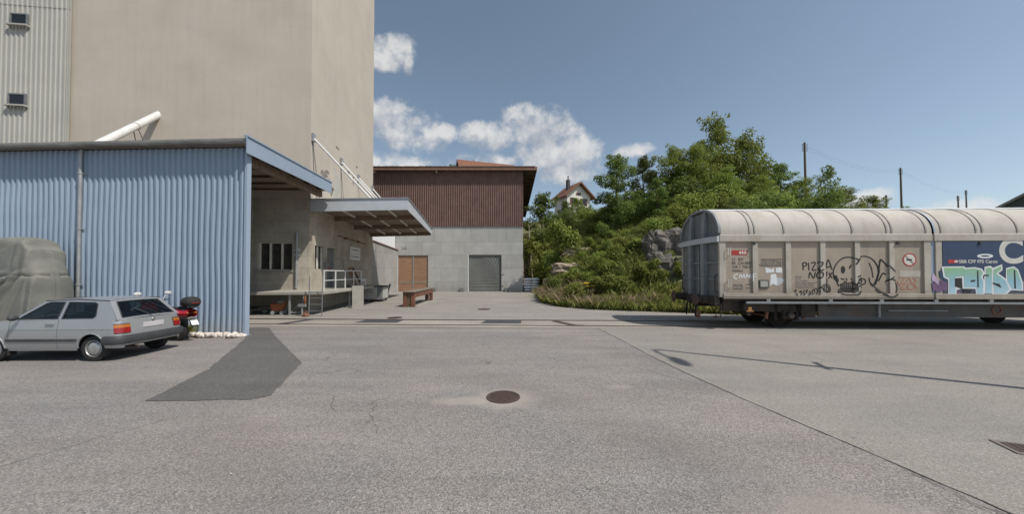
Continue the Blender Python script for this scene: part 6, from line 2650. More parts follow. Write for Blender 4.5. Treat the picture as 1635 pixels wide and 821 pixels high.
def flat(name, polys, mat, y):
    for i, pl in enumerate(polys):
        b = MB()
        p = [tr(K[0] + x / K[2], K[1] + yy_ / K[2]) for x, yy_ in pl]
        b.prism([(u, z) for u, z in p], 0, 0.0012, Matrix(((1, 0, 0, 0), (0, 0, -1, y), (0, 1, 0, 0), (0, 0, 0, 1))))
        b.build(name, mat, wg)


outer = [[(505, 318), (682, 316), (690, 330), (668, 345), (668, 490), (655, 490), (620, 500), (620, 540), (556, 540), (556, 420), (520, 400)],
         [(668, 328), (760, 322), (815, 334), (835, 365), (820, 400), (835, 430), (835, 540), (770, 540), (765, 490), (668, 488)],
         [(835, 320), (880, 312), (905, 330), (900, 540), (830, 540)],
         [(895, 330), (970, 300), (974, 345), (940, 370), (1010, 420), (1040, 500), (1000, 535), (900, 535), (890, 420)],
         [(1000, 330), (1060, 316), (1095, 340), (1130, 440), (1135, 505), (1040, 500), (1000, 440)]]
flat('graffiti_outline', [outer[0], outer[2], outer[4]], M['spray_white'], FB - 0.004)
flat('graffiti_outline', [outer[1], outer[3]], M['spray_white'], FB - 0.0056)
inner = [[(524, 328), (676, 326), (676, 392), (612, 396), (612, 532), (566, 532), (566, 408), (532, 392)],
         [(678, 338), (756, 332), (806, 344), (822, 366), (806, 398), (824, 432), (824, 530), (780, 530), (772, 478), (678, 478)],
         [(846, 330), (876, 324), (892, 336), (890, 530), (842, 530)],
         [(906, 340), (962, 314), (962, 340), (924, 372), (996, 426), (1026, 494), (996, 524), (910, 524), (902, 420)],
         [(1008, 338), (1056, 326), (1086, 346), (1118, 442), (1122, 494), (1048, 490), (1012, 436)]]
flat('graffiti_letter', [inner[0], inner[2], inner[4]], M['piece'], FB - 0.0072)
flat('graffiti_letter', [inner[1], inner[3]], M['piece'], FB - 0.0088)
holes = [[(606, 408), (660, 404), (664, 490), (606, 470)], [(726, 424), (760, 420), (764, 432), (730, 438)], [(832, 380), (868, 382), (866, 392), (834, 390)], [(896, 440), (950, 452), (964, 480), (950, 478), (900, 452)], [(668, 494), (732, 490), (734, 514), (670, 514)], [(832, 526), (890, 526), (890, 544), (834, 544)], [(776, 350), (786, 348), (790, 480), (778, 478)], [(1060, 346), (1070, 344), (1076, 486), (1064, 488)]]
flat('graffiti_shadow', holes, M['spray_black'], FB - 0.0104)
flat('graffiti_violet', [[(428, 440), (470, 450), (500, 420), (548, 440), (550, 505), (520, 500), (495, 515), (440, 500)], [(620, 500), (660, 520), (650, 540), (624, 540)]], M['spray_violet'], -1.4185)
flat('graffiti_lilac', [[(440, 365), (478, 420), (486, 462), (430, 420)], [(1098, 470), (1135, 430), (1135, 505), (1100, 500)]], M['spray_lilac'], -1.4200)
flat('graffiti_dark', [[(486, 350), (505, 345), (520, 402), (545, 412), (545, 440), (495, 405)]], M['wg_blue'], -1.4195)

# ------------------------------------------------------------------ street lamp whose shadow lies on the pavement (it stands just right of the frame)
lx, ly, lh_ = 9.75, 5.3, 9.75
t = thing('street_lamp', "tall lamp post right of the frame throwing its curved shadow on the paving", 'street lamp', (lx, ly, 0))
b = MB()
b.tube([(0, 0, 0), (0, 0, 4.0), (0, 0, lh_ - 0.3), (0.02, -0.12, lh_ - 0.06), (0.04, -0.4, lh_ + 0.02), (0.06, -0.9, lh_ - 0.05)], [0.09, 0.075, 0.05, 0.045, 0.04, 0.04], 12)
b.build('post', M['zinc'], t, smooth=True)
b = MB()
b.ellipsoid((0.08, -1.2, lh_ - 0.12), (0.17, 0.42, 0.1))
b.build('lamp_head', M['zinc'], t, smooth=True)
b = MB()
b.bar((-0.08, -0.18, 5.0), (0.15, 0.42, 5.0), 0.05, 0.10)
b.build('bracket', M['zinc'], t)

# ------------------------------------------------------------------ silver hatchback
M['car_paint'] = pm('car_paint', (0.385, 0.39, 0.395), 0.34, metal=0.45, var=0.05, scale=1.5, spec=0.5, coat=0.35, dirt=(0.31, 0.305, 0.29), dirt_amt=0.3, dirt_scale=1.5)
M['car_trim'] = pm('car_trim', (0.045, 0.047, 0.05), 0.6, var=0.15, scale=6, dirt=(0.09, 0.09, 0.09), dirt_amt=0.4)
M['car_glass'] = glass_mat('car_glass', (0.20, 0.24, 0.24))
M['car_inside'] = pm('car_inside', (0.02, 0.021, 0.022), 0.9, var=0.2)
M['hub'] = pm('hub', (0.42, 0.42, 0.41), 0.4, metal=0.6, var=0.15, scale=9, dirt=(0.2, 0.18, 0.15), dirt_amt=0.4, dirt_scale=6)
M['lamp_red'] = pm('lamp_red', (0.27, 0.014, 0.014), 0.2, var=0.08, scale=10, coat=0.5)
M['lamp_amber'] = pm('lamp_amber', (0.42, 0.135, 0.025), 0.2, var=0.08, scale=10, coat=0.5)
M['blur_plate'] = pm('blur_plate', (0.50, 0.48, 0.49), 0.6, var=0.08, scale=4)
M['chrome'] = pm('chrome', (0.62, 0.62, 0.62), 0.15, metal=1.0, var=0.03)

CAR_RZ = math.pi + R(1.0)
car = thing('parked_car', "silver three door hatchback parked in front of the blue shed", 'car', (-9.45, 8.29, 0), CAR_RZ)
CKX = 0.89
car.scale = (CKX, 0.91, 1.0)
WB = 2.475
AR = 0.345


def half_w(z):
    k = [(0.22, 0.775), (0.36, 0.815), (0.55, 0.8325), (0.72, 0.825), (0.94, 0.79)]
    for i in range(len(k) - 1):
        if z <= k[i + 1][0]:
            f = max(0, (z - k[i][0]) / (k[i + 1][0] - k[i][0]))
            return k[i][1] + f * (k[i + 1][1] - k[i][1])
    return k[-1][1]


def belt(x):
    if x < 2.03:
        return 0.935 - 0.005 * max(0, x)
    f = (x - 2.03) / (3.20 - 2.03)
    return 0.925 - 0.05 * f - 0.10 * f * f


def bottom(x):
    z = 0.25 if -0.25 < x < 2.75 else 0.30
    for ax in (0.0, WB):
        d = abs(x - ax)
        if d < AR:
            z = max(z, 0.29 + math.sqrt(AR * AR - d * d))
    return z


# plan outline: rounded rectangle from x=-0.66 to x=3.20
def plan(t, z):
    """t in 0..1 round the body, starting at the rear centre going to the left side (+y)"""
    w = half_w(z)
    xr = -0.66 + 0.07 * max(0, (z - 0.6) / 0.35)
    xf = 3.20 - 0.05 * max(0, (z - 0.5) / 0.3)
    cr = 0.14
    segs = [('rear', w - cr), ('c1', cr * 1.571), ('side', xf - xr - 2 * cr), ('c2', cr * 1.571), ('front', w - cr)]
    tot = sum(s[1] for s in segs)
    m = 1
    tt = t
    if t > 0.5:
        m = -1
        tt = 1 - t
    s = tt * 2 * tot
    for nm, ln in segs:
        if s <= ln + 1e-9:
            break
        s -= ln
    if nm == 'rear':
        x, y = xr - 0.03 * (1 - (s / (w - cr)) ** 2), s
    elif nm == 'c1':
        a = s / cr
        x, y = xr + cr - cr * math.cos(a), w - cr + cr * math.sin(a)
    elif nm == 'side':
        x, y = xr + cr + s, w
    elif nm == 'c2':
        a = s / cr
        x, y = xf - cr + cr * math.sin(a), w - cr + cr * math.cos(a)
    else:
        x, y = xf + 0.03 * (1 - ((w - cr - s) / (w - cr)) ** 2), w - cr - s
    return x, m * y


NT, NZ = 360, 12
vs, fs = [], []
for i in range(NT):
    t_ = i / NT
    x0, y0 = plan(t_, 0.55)
    zb, zt = bottom(x0), belt(x0)
    if abs(y0) < 0.66:
        zb = 0.34
    for j in range(NZ + 1):
        z = zb + (zt - zb) * j / NZ
        x, y = plan(t_, z)
        vs.append((x, y, z))
for i in range(NT):
    i2 = (i + 1) % NT
    for j in range(NZ):
        a, c = i * (NZ + 1) + j, i2 * (NZ + 1) + j
        fs.append((a, c, c + 1, a + 1))
b = MB()
b.add(vs, fs)
# bonnet and cowl
def deck(u, v):
    x = 1.95 + (3.19 - 1.95) * u
    w = half_w(belt(x)) - (0.10 * max(0, (u - 0.85) / 0.15) ** 2)
    y = w * (2 * v - 1)
    return (x, y, belt(x) + 0.035 * (1 - (2 * v - 1) ** 2) * (1 - 0.4 * u))
b.grid(deck, 16, 12)
body = b.build('body', M['car_paint'], car, smooth=True)
# inner dark tub, floor and wheel housings
b = MB()
b.box(-0.55, 1.98, -0.72, 0.72, 0.30, 0.34)
b.box(0.40, 2.03, -0.74, -0.70, 0.34, 0.90)
b.box(0.40, 2.03, 0.70, 0.74, 0.34, 0.90)
b.box(-0.55, 0.40, -0.56, 0.56, 0.5, 0.72)
b.box(1.75, 2.02, -0.70, 0.70, 0.5, 0.93)
b.box(2.03, 3.1, -0.55, 0.55, 0.3, 0.74)
for ax in (0.0, WB):
    for s in (-1, 1):
        y = s * 0.64
        pts_ = [(ax + 0.40 * math.cos(math.pi * k / 14), 0.29 + 0.40 * math.sin(math.pi * k / 14)) for k in range(15)]
        vv = [(x, s * 0.56, z) for x, z in pts_] + [(x, s * 0.79, z) for x, z in pts_]
        b.add(vv, [(k, k + 1, k + 16, k + 15) for k in range(14)] + [tuple(range(15))])
b.build('interior', M['car_inside'], car)

# greenhouse: plane maps
ZB = 0.93


def gh_y(z):
    return 0.785 - (z - ZB) / (1.37 - ZB) * 0.175


def side_map(s):
    return lambda x, z: (x, s * gh_y(z), z)


side_out = [(-0.58, ZB), (2.03, 0.925), (1.42, 1.345), (1.30, 1.375), (0.6, 1.392), (-0.05, 1.375), (-0.20, 1.35)]
w_front = [(0.90, 0.96), (1.88, 0.955), (1.80, 1.015), (1.36, 1.305), (1.26, 1.33), (0.90, 1.335)]
w_rear = [(-0.02, 1.02), (0.03, 0.97), (0.80, 0.962), (0.80, 1.333), (0.14, 1.322), (0.06, 1.28)]
for s in (1, -1):
    panel(side_out, [w_front, w_rear], side_map(s), 'side_frame', M['car_paint'], car)

    def shrink(poly, k):
        cx = sum(p[0] for p in poly) / len(poly)
        cz = sum(p[1] for p in poly) / len(poly)
        return [(cx + (p[0] - cx) * k, cz + (p[1] - cz) * k) for p in poly]
    for wpoly in (w_front, w_rear):
        fn = side_map(s)
        off = Vector((0, s * 0.004, 0))
        g = panel(shrink(wpoly, 1.0), [], lambda x, z: Vector(fn(x, z)) - off * 2, 'side_window', M['car_glass'], car)
        panel(shrink(wpoly, 1.035), [shrink(wpoly, 0.955)], lambda x, z: Vector(fn(x, z)) + off, 'window_seal', M['car_trim'], g)


def quad_map(p00, p10, p01, p11, bulge=0.0):
    p00, p10, p01, p11 = (Vector(p) for p in (p00, p10, p01, p11))
    nrm = (p10 - p00).cross(p01 - p00).normalized()

    def f(u, v):
        q = p00.lerp(p10, u).lerp(p01.lerp(p11, u), v)
        return q + nrm * bulge * (1 - (2 * u - 1) ** 2)
    return f


def gridpanel(fn, holes, name, mat, outer=((0, 0), (1, 0), (1, 1), (0, 1))):
    # extra points along the long edges so that the panel can bulge
    o = []
    n = len(outer)
    for i in range(n):
        a, c = outer[i], outer[(i + 1) % n]
        for k in range(6):
            o.append((a[0] + (c[0] - a[0]) * k / 6, a[1] + (c[1] - a[1]) * k / 6))
    hh = []
    for h in holes:
        q = []
        for i in range(len(h)):
            a, c = h[i], h[(i + 1) % len(h)]
            for k in range(6):
                q.append((a[0] + (c[0] - a[0]) * k / 6, a[1] + (c[1] - a[1]) * k / 6))
        hh.append(q)
    return panel(o, hh, fn, name, mat, car)


rear = quad_map((-0.59, gh_y(ZB), ZB), (-0.59, -gh_y(ZB), ZB), (-0.19, gh_y(1.36), 1.36), (-0.19, -gh_y(1.36), 1.36), 0.03)
rw = [(0.075, 0.08), (0.925, 0.08), (0.90, 0.90), (0.10, 0.90)]
tg = gridpanel(rear, [rw], 'tailgate', M['car_paint'])
b = MB()
b.grid(lambda u, v: rear(0.075 + 0.85 * u + (0.025 - 0.05 * u) * v, 0.08 + 0.82 * v), 8, 4)
g = b.build('rear_window', M['car_glass'], car, smooth=True)
b = MB()
e = 0.012
for a, c in ((rw[0], rw[1]), (rw[1], rw[2]), (rw[2], rw[3]), (rw[3], rw[0])):
    pts_ = [Vector(rear(a[0] + (c[0] - a[0]) * k / 6, a[1] + (c[1] - a[1]) * k / 6)) for k in range(7)]
    b.tube(pts_, 0.013, 6)
b.build('window_seal', M['car_trim'], g)
b = MB()
b.tube([rear(0.5, 0.02), Vector(rear(0.46, 0.12)) + Vector((-0.03, 0, 0.01)), Vector(rear(0.30, 0.45)) + Vector((-0.03, 0, 0.02))], 0.010, 6)
b.tube([Vector(rear(0.22, 0.36)) + Vector((-0.025, 0, 0.01)), Vector(rear(0.40, 0.58)) + Vector((-0.025, 0, 0.01))], 0.009, 6)
b.build('wiper', M['car_trim'], car)
front = quad_map((2.04, -gh_y(0.925), 0.925), (2.04, gh_y(0.925), 0.925), (1.40, -gh_y(1.365), 1.365), (1.40, gh_y(1.365), 1.365), 0.05)
fw = [(0.05, 0.06), (0.95, 0.06), (0.93, 0.93), (0.07, 0.93)]
gridpanel(front, [fw], 'windscreen_frame', M['car_paint'])
b = MB()
b.grid(lambda u, v: front(0.05 + 0.9 * u, 0.06 + 0.87 * v), 8, 4)
b.build('windscreen', M['car_glass'], car, smooth=True)
b = MB()


def roof_f(u, v):
    x = -0.21 + (1.43 + 0.21) * u
    zed = 1.355 + 0.036 * math.sin(math.pi * min(1, max(0, u * 0.95 + 0.02)))
    y = gh_y(1.36) * (2 * v - 1)
    return (x, y * 1.005, zed + 0.028 * (1 - (2 * v - 1) ** 4))


b.grid(roof_f, 16, 16)
b.build('roof', M['car_paint'], car, smooth=True)
b = MB()
for s in (-1, 1):
    b.tube([(-0.2, s * (gh_y(1.36) + 0.003), 1.358), (0.6, s * (gh_y(1.39) + 0.004), 1.397), (1.40, s * (gh_y(1.36) + 0.003), 1.358)], 0.011, 6)
b.build('roof_gutter', M['car_trim'], car)
# seats
for y in (-0.36, 0.36):
    b = MB()
    b.box(0.85, 1.35, y - 0.24, y + 0.24, 0.40, 0.58)
    b.bar((0.88, y, 0.55), (0.66, y, 1.08), 0.46, 0.12, (0, 0, 1))
    b.bar((0.64, y, 1.10), (0.60, y, 1.24), 0.24, 0.08)
    b.build('seat', M['car_inside'], car, bevel=0.03)
b = MB()
b.bar((0.05, 0, 0.62), (-0.15, 0, 1.05), 1.1, 0.12)
b.build('rear_seat', M['car_inside'], car, bevel=0.03)
b = MB()
Mx = Matrix.Translation((1.52, 0.36, 0.92)) @ Matrix.Rotation(R(-62), 4, 'Y')
pts_ = [Mx @ Vector((0.18 * math.cos(k * 0.3491), 0.18 * math.sin(k * 0.3491), 0)) for k in range(19)]
b.tube(pts_, 0.014, 6)
b.build('steering_wheel', M['car_inside'], car)
# bumpers
def bumper(rear_side):
    b = MB()
    vs, fs = [], []
    ts = [k / 60 for k in range(61)]
    prof = [(0.385, 0.0), (0.385, 0.05), (0.42, 0.075), (0.52, 0.075), (0.565, 0.05), (0.575, 0.0)]
    n = 0
    for q in ts:
        f = (-0.102 + 0.204 * q) if rear_side else (0.5 - 0.10 + 0.20 * q)
        f = f % 1.0
        for z, o in prof:
            x, y = plan(f, 0.55)
            x2, y2 = plan((f + 0.002) % 1, 0.55)
            x1, y1 = plan((f - 0.002) % 1, 0.55)
            d = Vector((x2 - x1, y2 - y1)).normalized()
            nrm = Vector((-d.y, d.x))
            cx = x - 1.27
            if nrm.x * cx + nrm.y * y < 0:
                nrm = -nrm
            vs.append((x + nrm.x * o, y + nrm.y * o, z))
    m = len(prof)
    for i in range(60):
        for j in range(m - 1):
            a = i * m + j
            fs.append((a, a + 1, a + m + 1, a + m))
    fs.append(tuple(range(m)))
    fs.append(tuple(range(60 * m, 61 * m)))
    b.add(vs, fs)
    return b.build('bumper', M['car_trim'], car, smooth=True)


bumper(True)
bumper(False)
# rear light clusters wrap the corner
for s in (1, -1):
    b = MB()
    t0, t1 = 0.051, 0.081
    def lampgrid(z0, z1, o):
        def f(u, v):
            tt = t0 + (t1 - t0) * u
            if s < 0:
                tt = 1 - tt
            z = z0 + (z1 - z0) * v
            x, y = plan(tt, z)
            c = Vector((x - 0.2, y * 0.5)).normalized()
            return (x + c.x * o, y + c.y * o, z)
        return f
    b.grid(lampgrid(0.635, 0.75, 0.022), 10, 3)
    o = b.build('tail_light', M['lamp_red'], car, smooth=True)
    b = MB()
    b.grid(lampgrid(0.753, 0.825, 0.022), 10, 3)
    b.build('indicator', M['lamp_amber'], o, smooth=True)
    b = MB()
    b.grid(lampgrid(0.622, 0.843, 0.012), 10, 3)
    b.build('lamp_housing', M['car_trim'], o, smooth=True)
    # headlights
    b = MB()
    Mx = Matrix.Translation((3.18, s * 0.56, 0.66)) @ Matrix.Rotation(R(90), 4, 'Y')
    b.lathe([(0.085, 0.0), (0.085, 0.04), (0.05, 0.055), (0, 0.06)], Mx, 20)
    b.build('headlight', M['chrome'], car, smooth=True)
b = MB()
b.box(3.19, 3.235, -0.46, 0.46, 0.59, 0.73)
b.build('grille', M['car_trim'], car)
b = MB()
b.box(-0.685, -0.66, -0.26, 0.26, 0.70, 0.815)
b.build('number_plate', M['blur_plate'], car, bevel=0.004)
b = MB()
b.tube([(-0.68, 0.0, 0.875), (-0.66, 0.0, 0.875)], 0.035, 16)
b.build('badge', M['chrome'], car)
b = MB()
b.box(-0.675, -0.655, 0.2, 0.26, 0.63, 0.66)
b.build('tailgate_lock', M['chrome'], car)
# side mouldings, seams, handles, mirrors, exhaust, mud flap
for s in (1, -1):
    b = MB()
    for xa, xb in ((0.36, 2.10), (-0.56, -0.36)):
        n = 12
        for k in range(n):
            x0 = xa + (xb - xa) * k / n
            x1 = xa + (xb - xa) * (k + 1) / n
            b.box(x0, x1, min(s * 0.822, s * 0.842), max(s * 0.822, s * 0.842), 0.455, 0.515)
    b.build('side_moulding', M['car_trim'], car)
    b = MB()
    for x0, x1, z0, z1 in ((0.845, 0.853, 0.27, 0.94), (2.035, 2.043, 0.45, 0.92)):
        for k in range(8):
            za = z0 + (z1 - z0) * k / 8
            zc = z0 + (z1 - z0) * (k + 1) / 8
            b.add([(x0, s * (half_w(za) + 0.0015), za), (x1, s * (half_w(za) + 0.0015), za), (x1, s * (half_w(zc) + 0.0015), zc), (x0, s * (half_w(zc) + 0.0015), zc)], [(0, 1, 2, 3)])
    for x0, x1 in ((-0.58, 2.0),):
        for k in range(10):
            xa, xb = x0 + (x1 - x0) * k / 10, x0 + (x1 - x0) * (k + 1) / 10
            b.add([(xa, s * (half_w(0.715) + 0.0015), 0.712), (xb, s * (half_w(0.715) + 0.0015), 0.712), (xb, s * (half_w(0.715) + 0.0015), 0.719), (xa, s * (half_w(0.715) + 0.0015), 0.719)], [(0, 1, 2, 3)])
    sm = b.build('panel_seam', M['car_trim'], car)
    b = MB()
    b.bar((0.93, s * 0.825, 0.84), (1.13, s * 0.825, 0.84), 0.035, 0.03)
    b.build('door_handle', M['chrome'], car, bevel=0.006)
    b = MB()
    b.tube([(1.82, s * 0.78, 0.96), (1.80, s * 0.86, 0.98)], 0.02, 8)
    b.ellipsoid((1.78, s * 0.93, 1.0), (0.06, 0.10, 0.065))
    b.build('wing_mirror', M['car_trim'], car, smooth=True)
    # arch lips
    for ax in (0.0, WB):
        b = MB()
        pts_ = []
        for k in range(21):
            a = math.pi * (0.02 + 0.96 * k / 20)
            z = 0.29 + AR * math.sin(a)
            pts_.append((ax + AR * math.cos(a), s * (half_w(z) + 0.002), z))
        b.tube(pts_, 0.016, 6)
        b.build('arch_lip', M['car_paint'], car, smooth=True)
    b = MB()
    b.box(2.08, 2.10, s * 0.64 if s > 0 else -0.8, s * 0.8 if s > 0 else -0.64, 0.14, 0.36)
    b.build('mud_flap', M['rubber'], car)
b = MB()
b.tube([(-0.3, 0.35, 0.27), (-0.68, 0.36, 0.27)], 0.028, 10)
b.build('exhaust', M['iron'], car)
for ax in (0.0, WB):
    for s in (-1, 1):
        Mx = Matrix.Translation((ax, s * 0.70, 0.288)) @ Matrix.Rotation(R(90) * -s, 4, 'X')
        b = MB()
        b.lathe([(0.185, -0.08), (0.25, -0.085), (0.28, -0.07), (0.288, -0.04), (0.288, 0.04), (0.28, 0.07), (0.25, 0.085), (0.19, 0.078), (0.185, 0.05)], Mx, 36)
        w = b.build('wheel', M['rubber'], car, smooth=True)
        w.scale = (1 / CKX, 1, 1)
        w.location = (ax * (1 - 1 / CKX), 0, 0)
        b = MB()
        b.lathe([(0.188, 0.02), (0.188, 0.075), (0.176, 0.08), (0.165, 0.05), (0.15, 0.045), (0.135, 0.07), (0.12, 0.078), (0.04, 0.085), (0.0, 0.085)], Mx, 36)
        b.build('rim', M['hub'], w, smooth=True)
        b = MB()
        for k in range(8):
            a = k * math.pi / 4
            q = Mx @ Vector((0.15 * math.cos(a), 0.15 * math.sin(a), 0.05))
            b.ellipsoid(q, (0.02, 0.006, 0.02), None, 8, 5)
        b.build('rim_slot', M['dark_metal'], w)['kind'] = 'stuff'

# ------------------------------------------------------------------ red scooter behind the car
M['sc_red'] = pm('sc_red', (0.50, 0.022, 0.035), 0.28, var=0.08, scale=5, coat=0.4)
sct = thing('motor_scooter', "red motor scooter with black top box parked behind the silver car", 'scooter', (-9.80, 9.92, 0), math.pi - R(12))
sct.scale = (1.08, 1.08, 1.08)
# local: +x forward, rear axle at x=0
b = MB()


def rfair(u, v):
    x = -0.42 + 1.0 * u
    a = 2 * math.pi * v
    w = 0.19 * (0.35 + 0.65 * math.sin(math.pi * min(1, 0.12 + u * 0.8)) ** 0.6)
    zc = 0.76 - 0.12 * u + 0.03 * math.sin(u * 3)
    h = 0.115 + 0.10 * u
    return (x, w * math.cos(a), zc + h * math.sin(a))


b.grid(rfair, 16, 20)
b.build('rear_fairing', M['sc_red'], sct, smooth=True)
b = MB()
b.box(-0.42, 0.3, -0.10, 0.10, 0.60, 0.66)
b.build('lower_fairing', M['grey_metal'], sct, bevel=0.03, seg=2)
for s in (-1, 1):
    b = MB()
    b.ellipsoid((-0.36, s * 0.10, 0.77), (0.07, 0.035, 0.035))
    b.build('tail_light', M['lamp_amber'], sct, smooth=True)
b = MB()
b.ellipsoid((0.25, 0, 0.86), (0.46, 0.14, 0.06), None, 18, 9)
b.ellipsoid((-0.05, 0, 0.88), (0.2, 0.13, 0.06), None, 18, 9)
b.build('seat', M['rubber'], sct, smooth=True)
b = MB()
b.ellipsoid((-0.36, 0, 1.06), (0.20, 0.20, 0.15), None, 24, 14)
b.v = [(-0.36 + 0.19 * (1 if x > -0.36 else -1) * (abs(x + 0.36) / 0.20) ** 0.7, 0.19 * (1 if y > 0 else -1) * (abs(y) / 0.20) ** 0.7, max(0.95, z)) for x, y, z in b.v]
tb_ = b.build('top_box', M['rubber'], sct, smooth=True)
b = MB()
b.tube([(-0.54, -0.10, 1.04), (-0.555, 0, 1.04), (-0.54, 0.10, 1.04)], 0.012, 6)
b.build('reflector', M['lamp_red'], tb_)
b = MB()
b.bar((-0.2, 0, 0.86), (-0.5, 0, 0.945), 0.18, 0.03)
b.build('rack', M['dark_metal'], sct)
b = MB()
b.bar((-0.40, 0, 0.62), (-0.52, 0, 0.42), 0.14, 0.02)
mg = b.build('mud_guard', M['dark_metal'], sct)
b = MB()
b.bar((-0.475, 0, 0.575), (-0.545, 0, 0.45), 0.17, 0.008, (1, 0, 0.4))
b.build('number_plate', M['white_paint'], mg)
for x in (0.0, 1.32):
    b = MB()
    Mx = Matrix.Translation((x, 0, 0.27)) @ Matrix.Rotation(R(90), 4, 'X')
    b.lathe([(0.15, -0.05), (0.22, -0.06), (0.26, -0.035), (0.27, 0), (0.26, 0.035), (0.22, 0.06), (0.15, 0.05)], Mx, 28)
    w = b.build('wheel', M['rubber'], sct, smooth=True)
    b = MB()
    b.lathe([(0.0, -0.04), (0.155, -0.045), (0.155, 0.045), (0.0, 0.04)], Mx, 24)
    b.build('rim', M['grey_metal'], w)
b = MB()
b.box(0.35, 0.95, -0.16, 0.16, 0.30, 0.38)
b.box(-0.1, 0.4, -0.14, 0.14, 0.24, 0.6)
b.build('floor', M['dark_metal'], sct, bevel=0.02)
b = MB()
b.prism([(0.92, 0.35), (1.02, 0.30), (1.20, 0.62), (1.12, 1.05), (1.05, 1.08), (1.06, 0.7)], -0.2, 0.2, xz)
b.build('leg_shield', M['sc_red'], sct, bevel=0.03)
b = MB()
b.tube([(1.32, 0, 0.27), (1.16, 0, 0.6), (1.06, 0, 1.06)], 0.03, 8)
b.tube([(0.92, -0.34, 1.1), (1.06, -0.12, 1.07), (1.06, 0.12, 1.07), (0.92, 0.34, 1.1)], 0.018, 8)
b.build('handlebar', M['dark_metal'], sct)
for s in (-1, 1):
    b = MB()
    b.tube([(1.0, s * 0.22, 1.08), (1.0, s * 0.30, 1.24)], 0.009, 6)
    b.ellipsoid((0.98, s * 0.34, 1.28), (0.02, 0.085, 0.05))
    b.build('mirror', M['white_metal'], sct, smooth=True)
b = MB()
b.tube([(0.15, -0.15, 0.3), (0.18, -0.32, 0.0)], 0.015, 6)
b.build('side_stand', M['dark_metal'], sct)

# ------------------------------------------------------------------ vehicle under a grey green tarpaulin
M['tarp'] = pm('tarp', (0.178, 0.178, 0.160), 0.75, var=0.14, scale=1.6, bump=0.3, bscale=9, streak=0.25, streak_col=(0.125, 0.13, 0.112), dirt=(0.215, 0.20, 0.16), dirt_amt=0.5, dirt_scale=1.1)
tp = thing('covered_vehicle', "large vehicle under a wrinkled grey green tarpaulin beside the blue shed", 'covered vehicle', (-13.55, 9.98, 0), R(-1))
TX0 = -4.2
TARP_FOLDS = [(-0.85, 3.02, -2.4, 2.35, 0.075, 0.07), (-1.3, 3.0, -3.2, 2.55, 0.05, 0.09), (-0.55, 1.95, -2.6, 1.15, 0.06, 0.06), (-0.62, 1.9, -1.6, 0.5, 0.075, 0.06),
              (-0.42, 1.88, -1.0, 0.4, 0.06, 0.05), (-0.9, 1.98, -3.0, 1.75, 0.04, 0.06), (-0.3, 2.75, -0.42, 2.0, 0.035, 0.06), (-0.55, 2.8, -0.7, 2.1, 0.03, 0.05), (-0.12, 1.9, -0.2, 0.4, 0.04, 0.05),
              (-1.8, 2.4, -3.6, 1.6, 0.05, 0.08)]


def tarp_pt(u, v):
    """u along the length (0 far left .. 1 right end), v over the section front-bottom .. top .. back-bottom"""
    # section
    H = 3.02
    Wd = 0.47
    a = v
    if a < 0.42:
        f = a / 0.42
        y, z = -Wd * (1.10 - 0.22 * f ** 1.5), 0.1 + (H - 0.35) * f
    elif a < 0.58:
        f = (a - 0.42) / 0.16
        ang = math.pi * f
        y, z = -Wd * 0.88 * math.cos(ang), H - 0.25 + 0.25 * math.sin(ang) ** 0.7
    else:
        f = (1 - a) / 0.42
        y, z = Wd * (1.10 - 0.22 * f ** 1.5), 0.1 + (H - 0.35) * f
    x = TX0 + (0 - TX0) * u
    # right end: slopes in towards the top, with a shoulder at mid height
    zn = max(0, z) / H
    endx = 0.02 - 0.06 * zn - 0.95 * max(0, zn - 0.55) ** 1.3 - 1.2 * max(0, zn - 0.9)
    if u > 0.86:
        k = (u - 0.86) / 0.14
        x = TX0 + (0 - TX0) * 0.86 + k * (endx - (TX0 * 0.14))
        y *= math.sqrt(max(0.0, 1 - (k ** 6) * 0.95))
        z -= 0.30 * k ** 3 * max(0, zn - 0.5)
    # folds
    q = (x * 0.9, y * 0.8, z * 0.7)
    w = 0.035 * mnoise.noise(q) + 0.012 * mnoise.noise((x * 3.1, y * 2, z * 2.2))
    for (ax, az, bx, bz, am, wd) in TARP_FOLDS:
        dx, dz = bx - ax, bz - az
        L2 = dx * dx + dz * dz
        f = ((x - ax) * dx + (z - az) * dz) / L2
        if -0.15 < f < 1.1:
            d = abs((x - ax) * dz - (z - az) * dx) / math.sqrt(L2)
            fade = min(1, (f + 0.15) / 0.25) * min(1, (1.1 - f) / 0.35)
            w += am * fade * (math.exp(-(d / wd) ** 1.3) - 0.5 * math.exp(-((d - 2.2 * wd) / wd) ** 2))
    w -= 0.03 * math.exp(-((z - 1.92) / 0.03) ** 2) * (1 if x > -1.2 else 0)
    n = Vector((0, y, max(0, z - 1.5) * 0.8))
    n = n.normalized() if n.length > 1e-4 else Vector((1, 0, 0))
    return (x + (w if u > 0.9 else 0), y + n.y * w, z + n.z * w - 0.08 * max(0, -x - 1.5) * 0.0)


b = MB()
b.grid(tarp_pt, 240, 170)
b.build('tarpaulin', M['tarp'], tp, smooth=True)
b = MB()
b.grid(lambda u, v: (tarp_pt(1.0, v)[0] * 1.0, tarp_pt(1.0, v)[1] * (1 - 2 * 0) * (1 - u) + 0 * u, tarp_pt(1.0, v)[2]), 2, 90)
b.build('end_flap', M['tarp'], tp, smooth=True)
b = MB()
b.tube([tarp_pt(0.4, 0.28), tarp_pt(0.6, 0.26), tarp_pt(0.86, 0.27)], 0.012, 6)
b.build('rope', M['wood_grey'], tp)

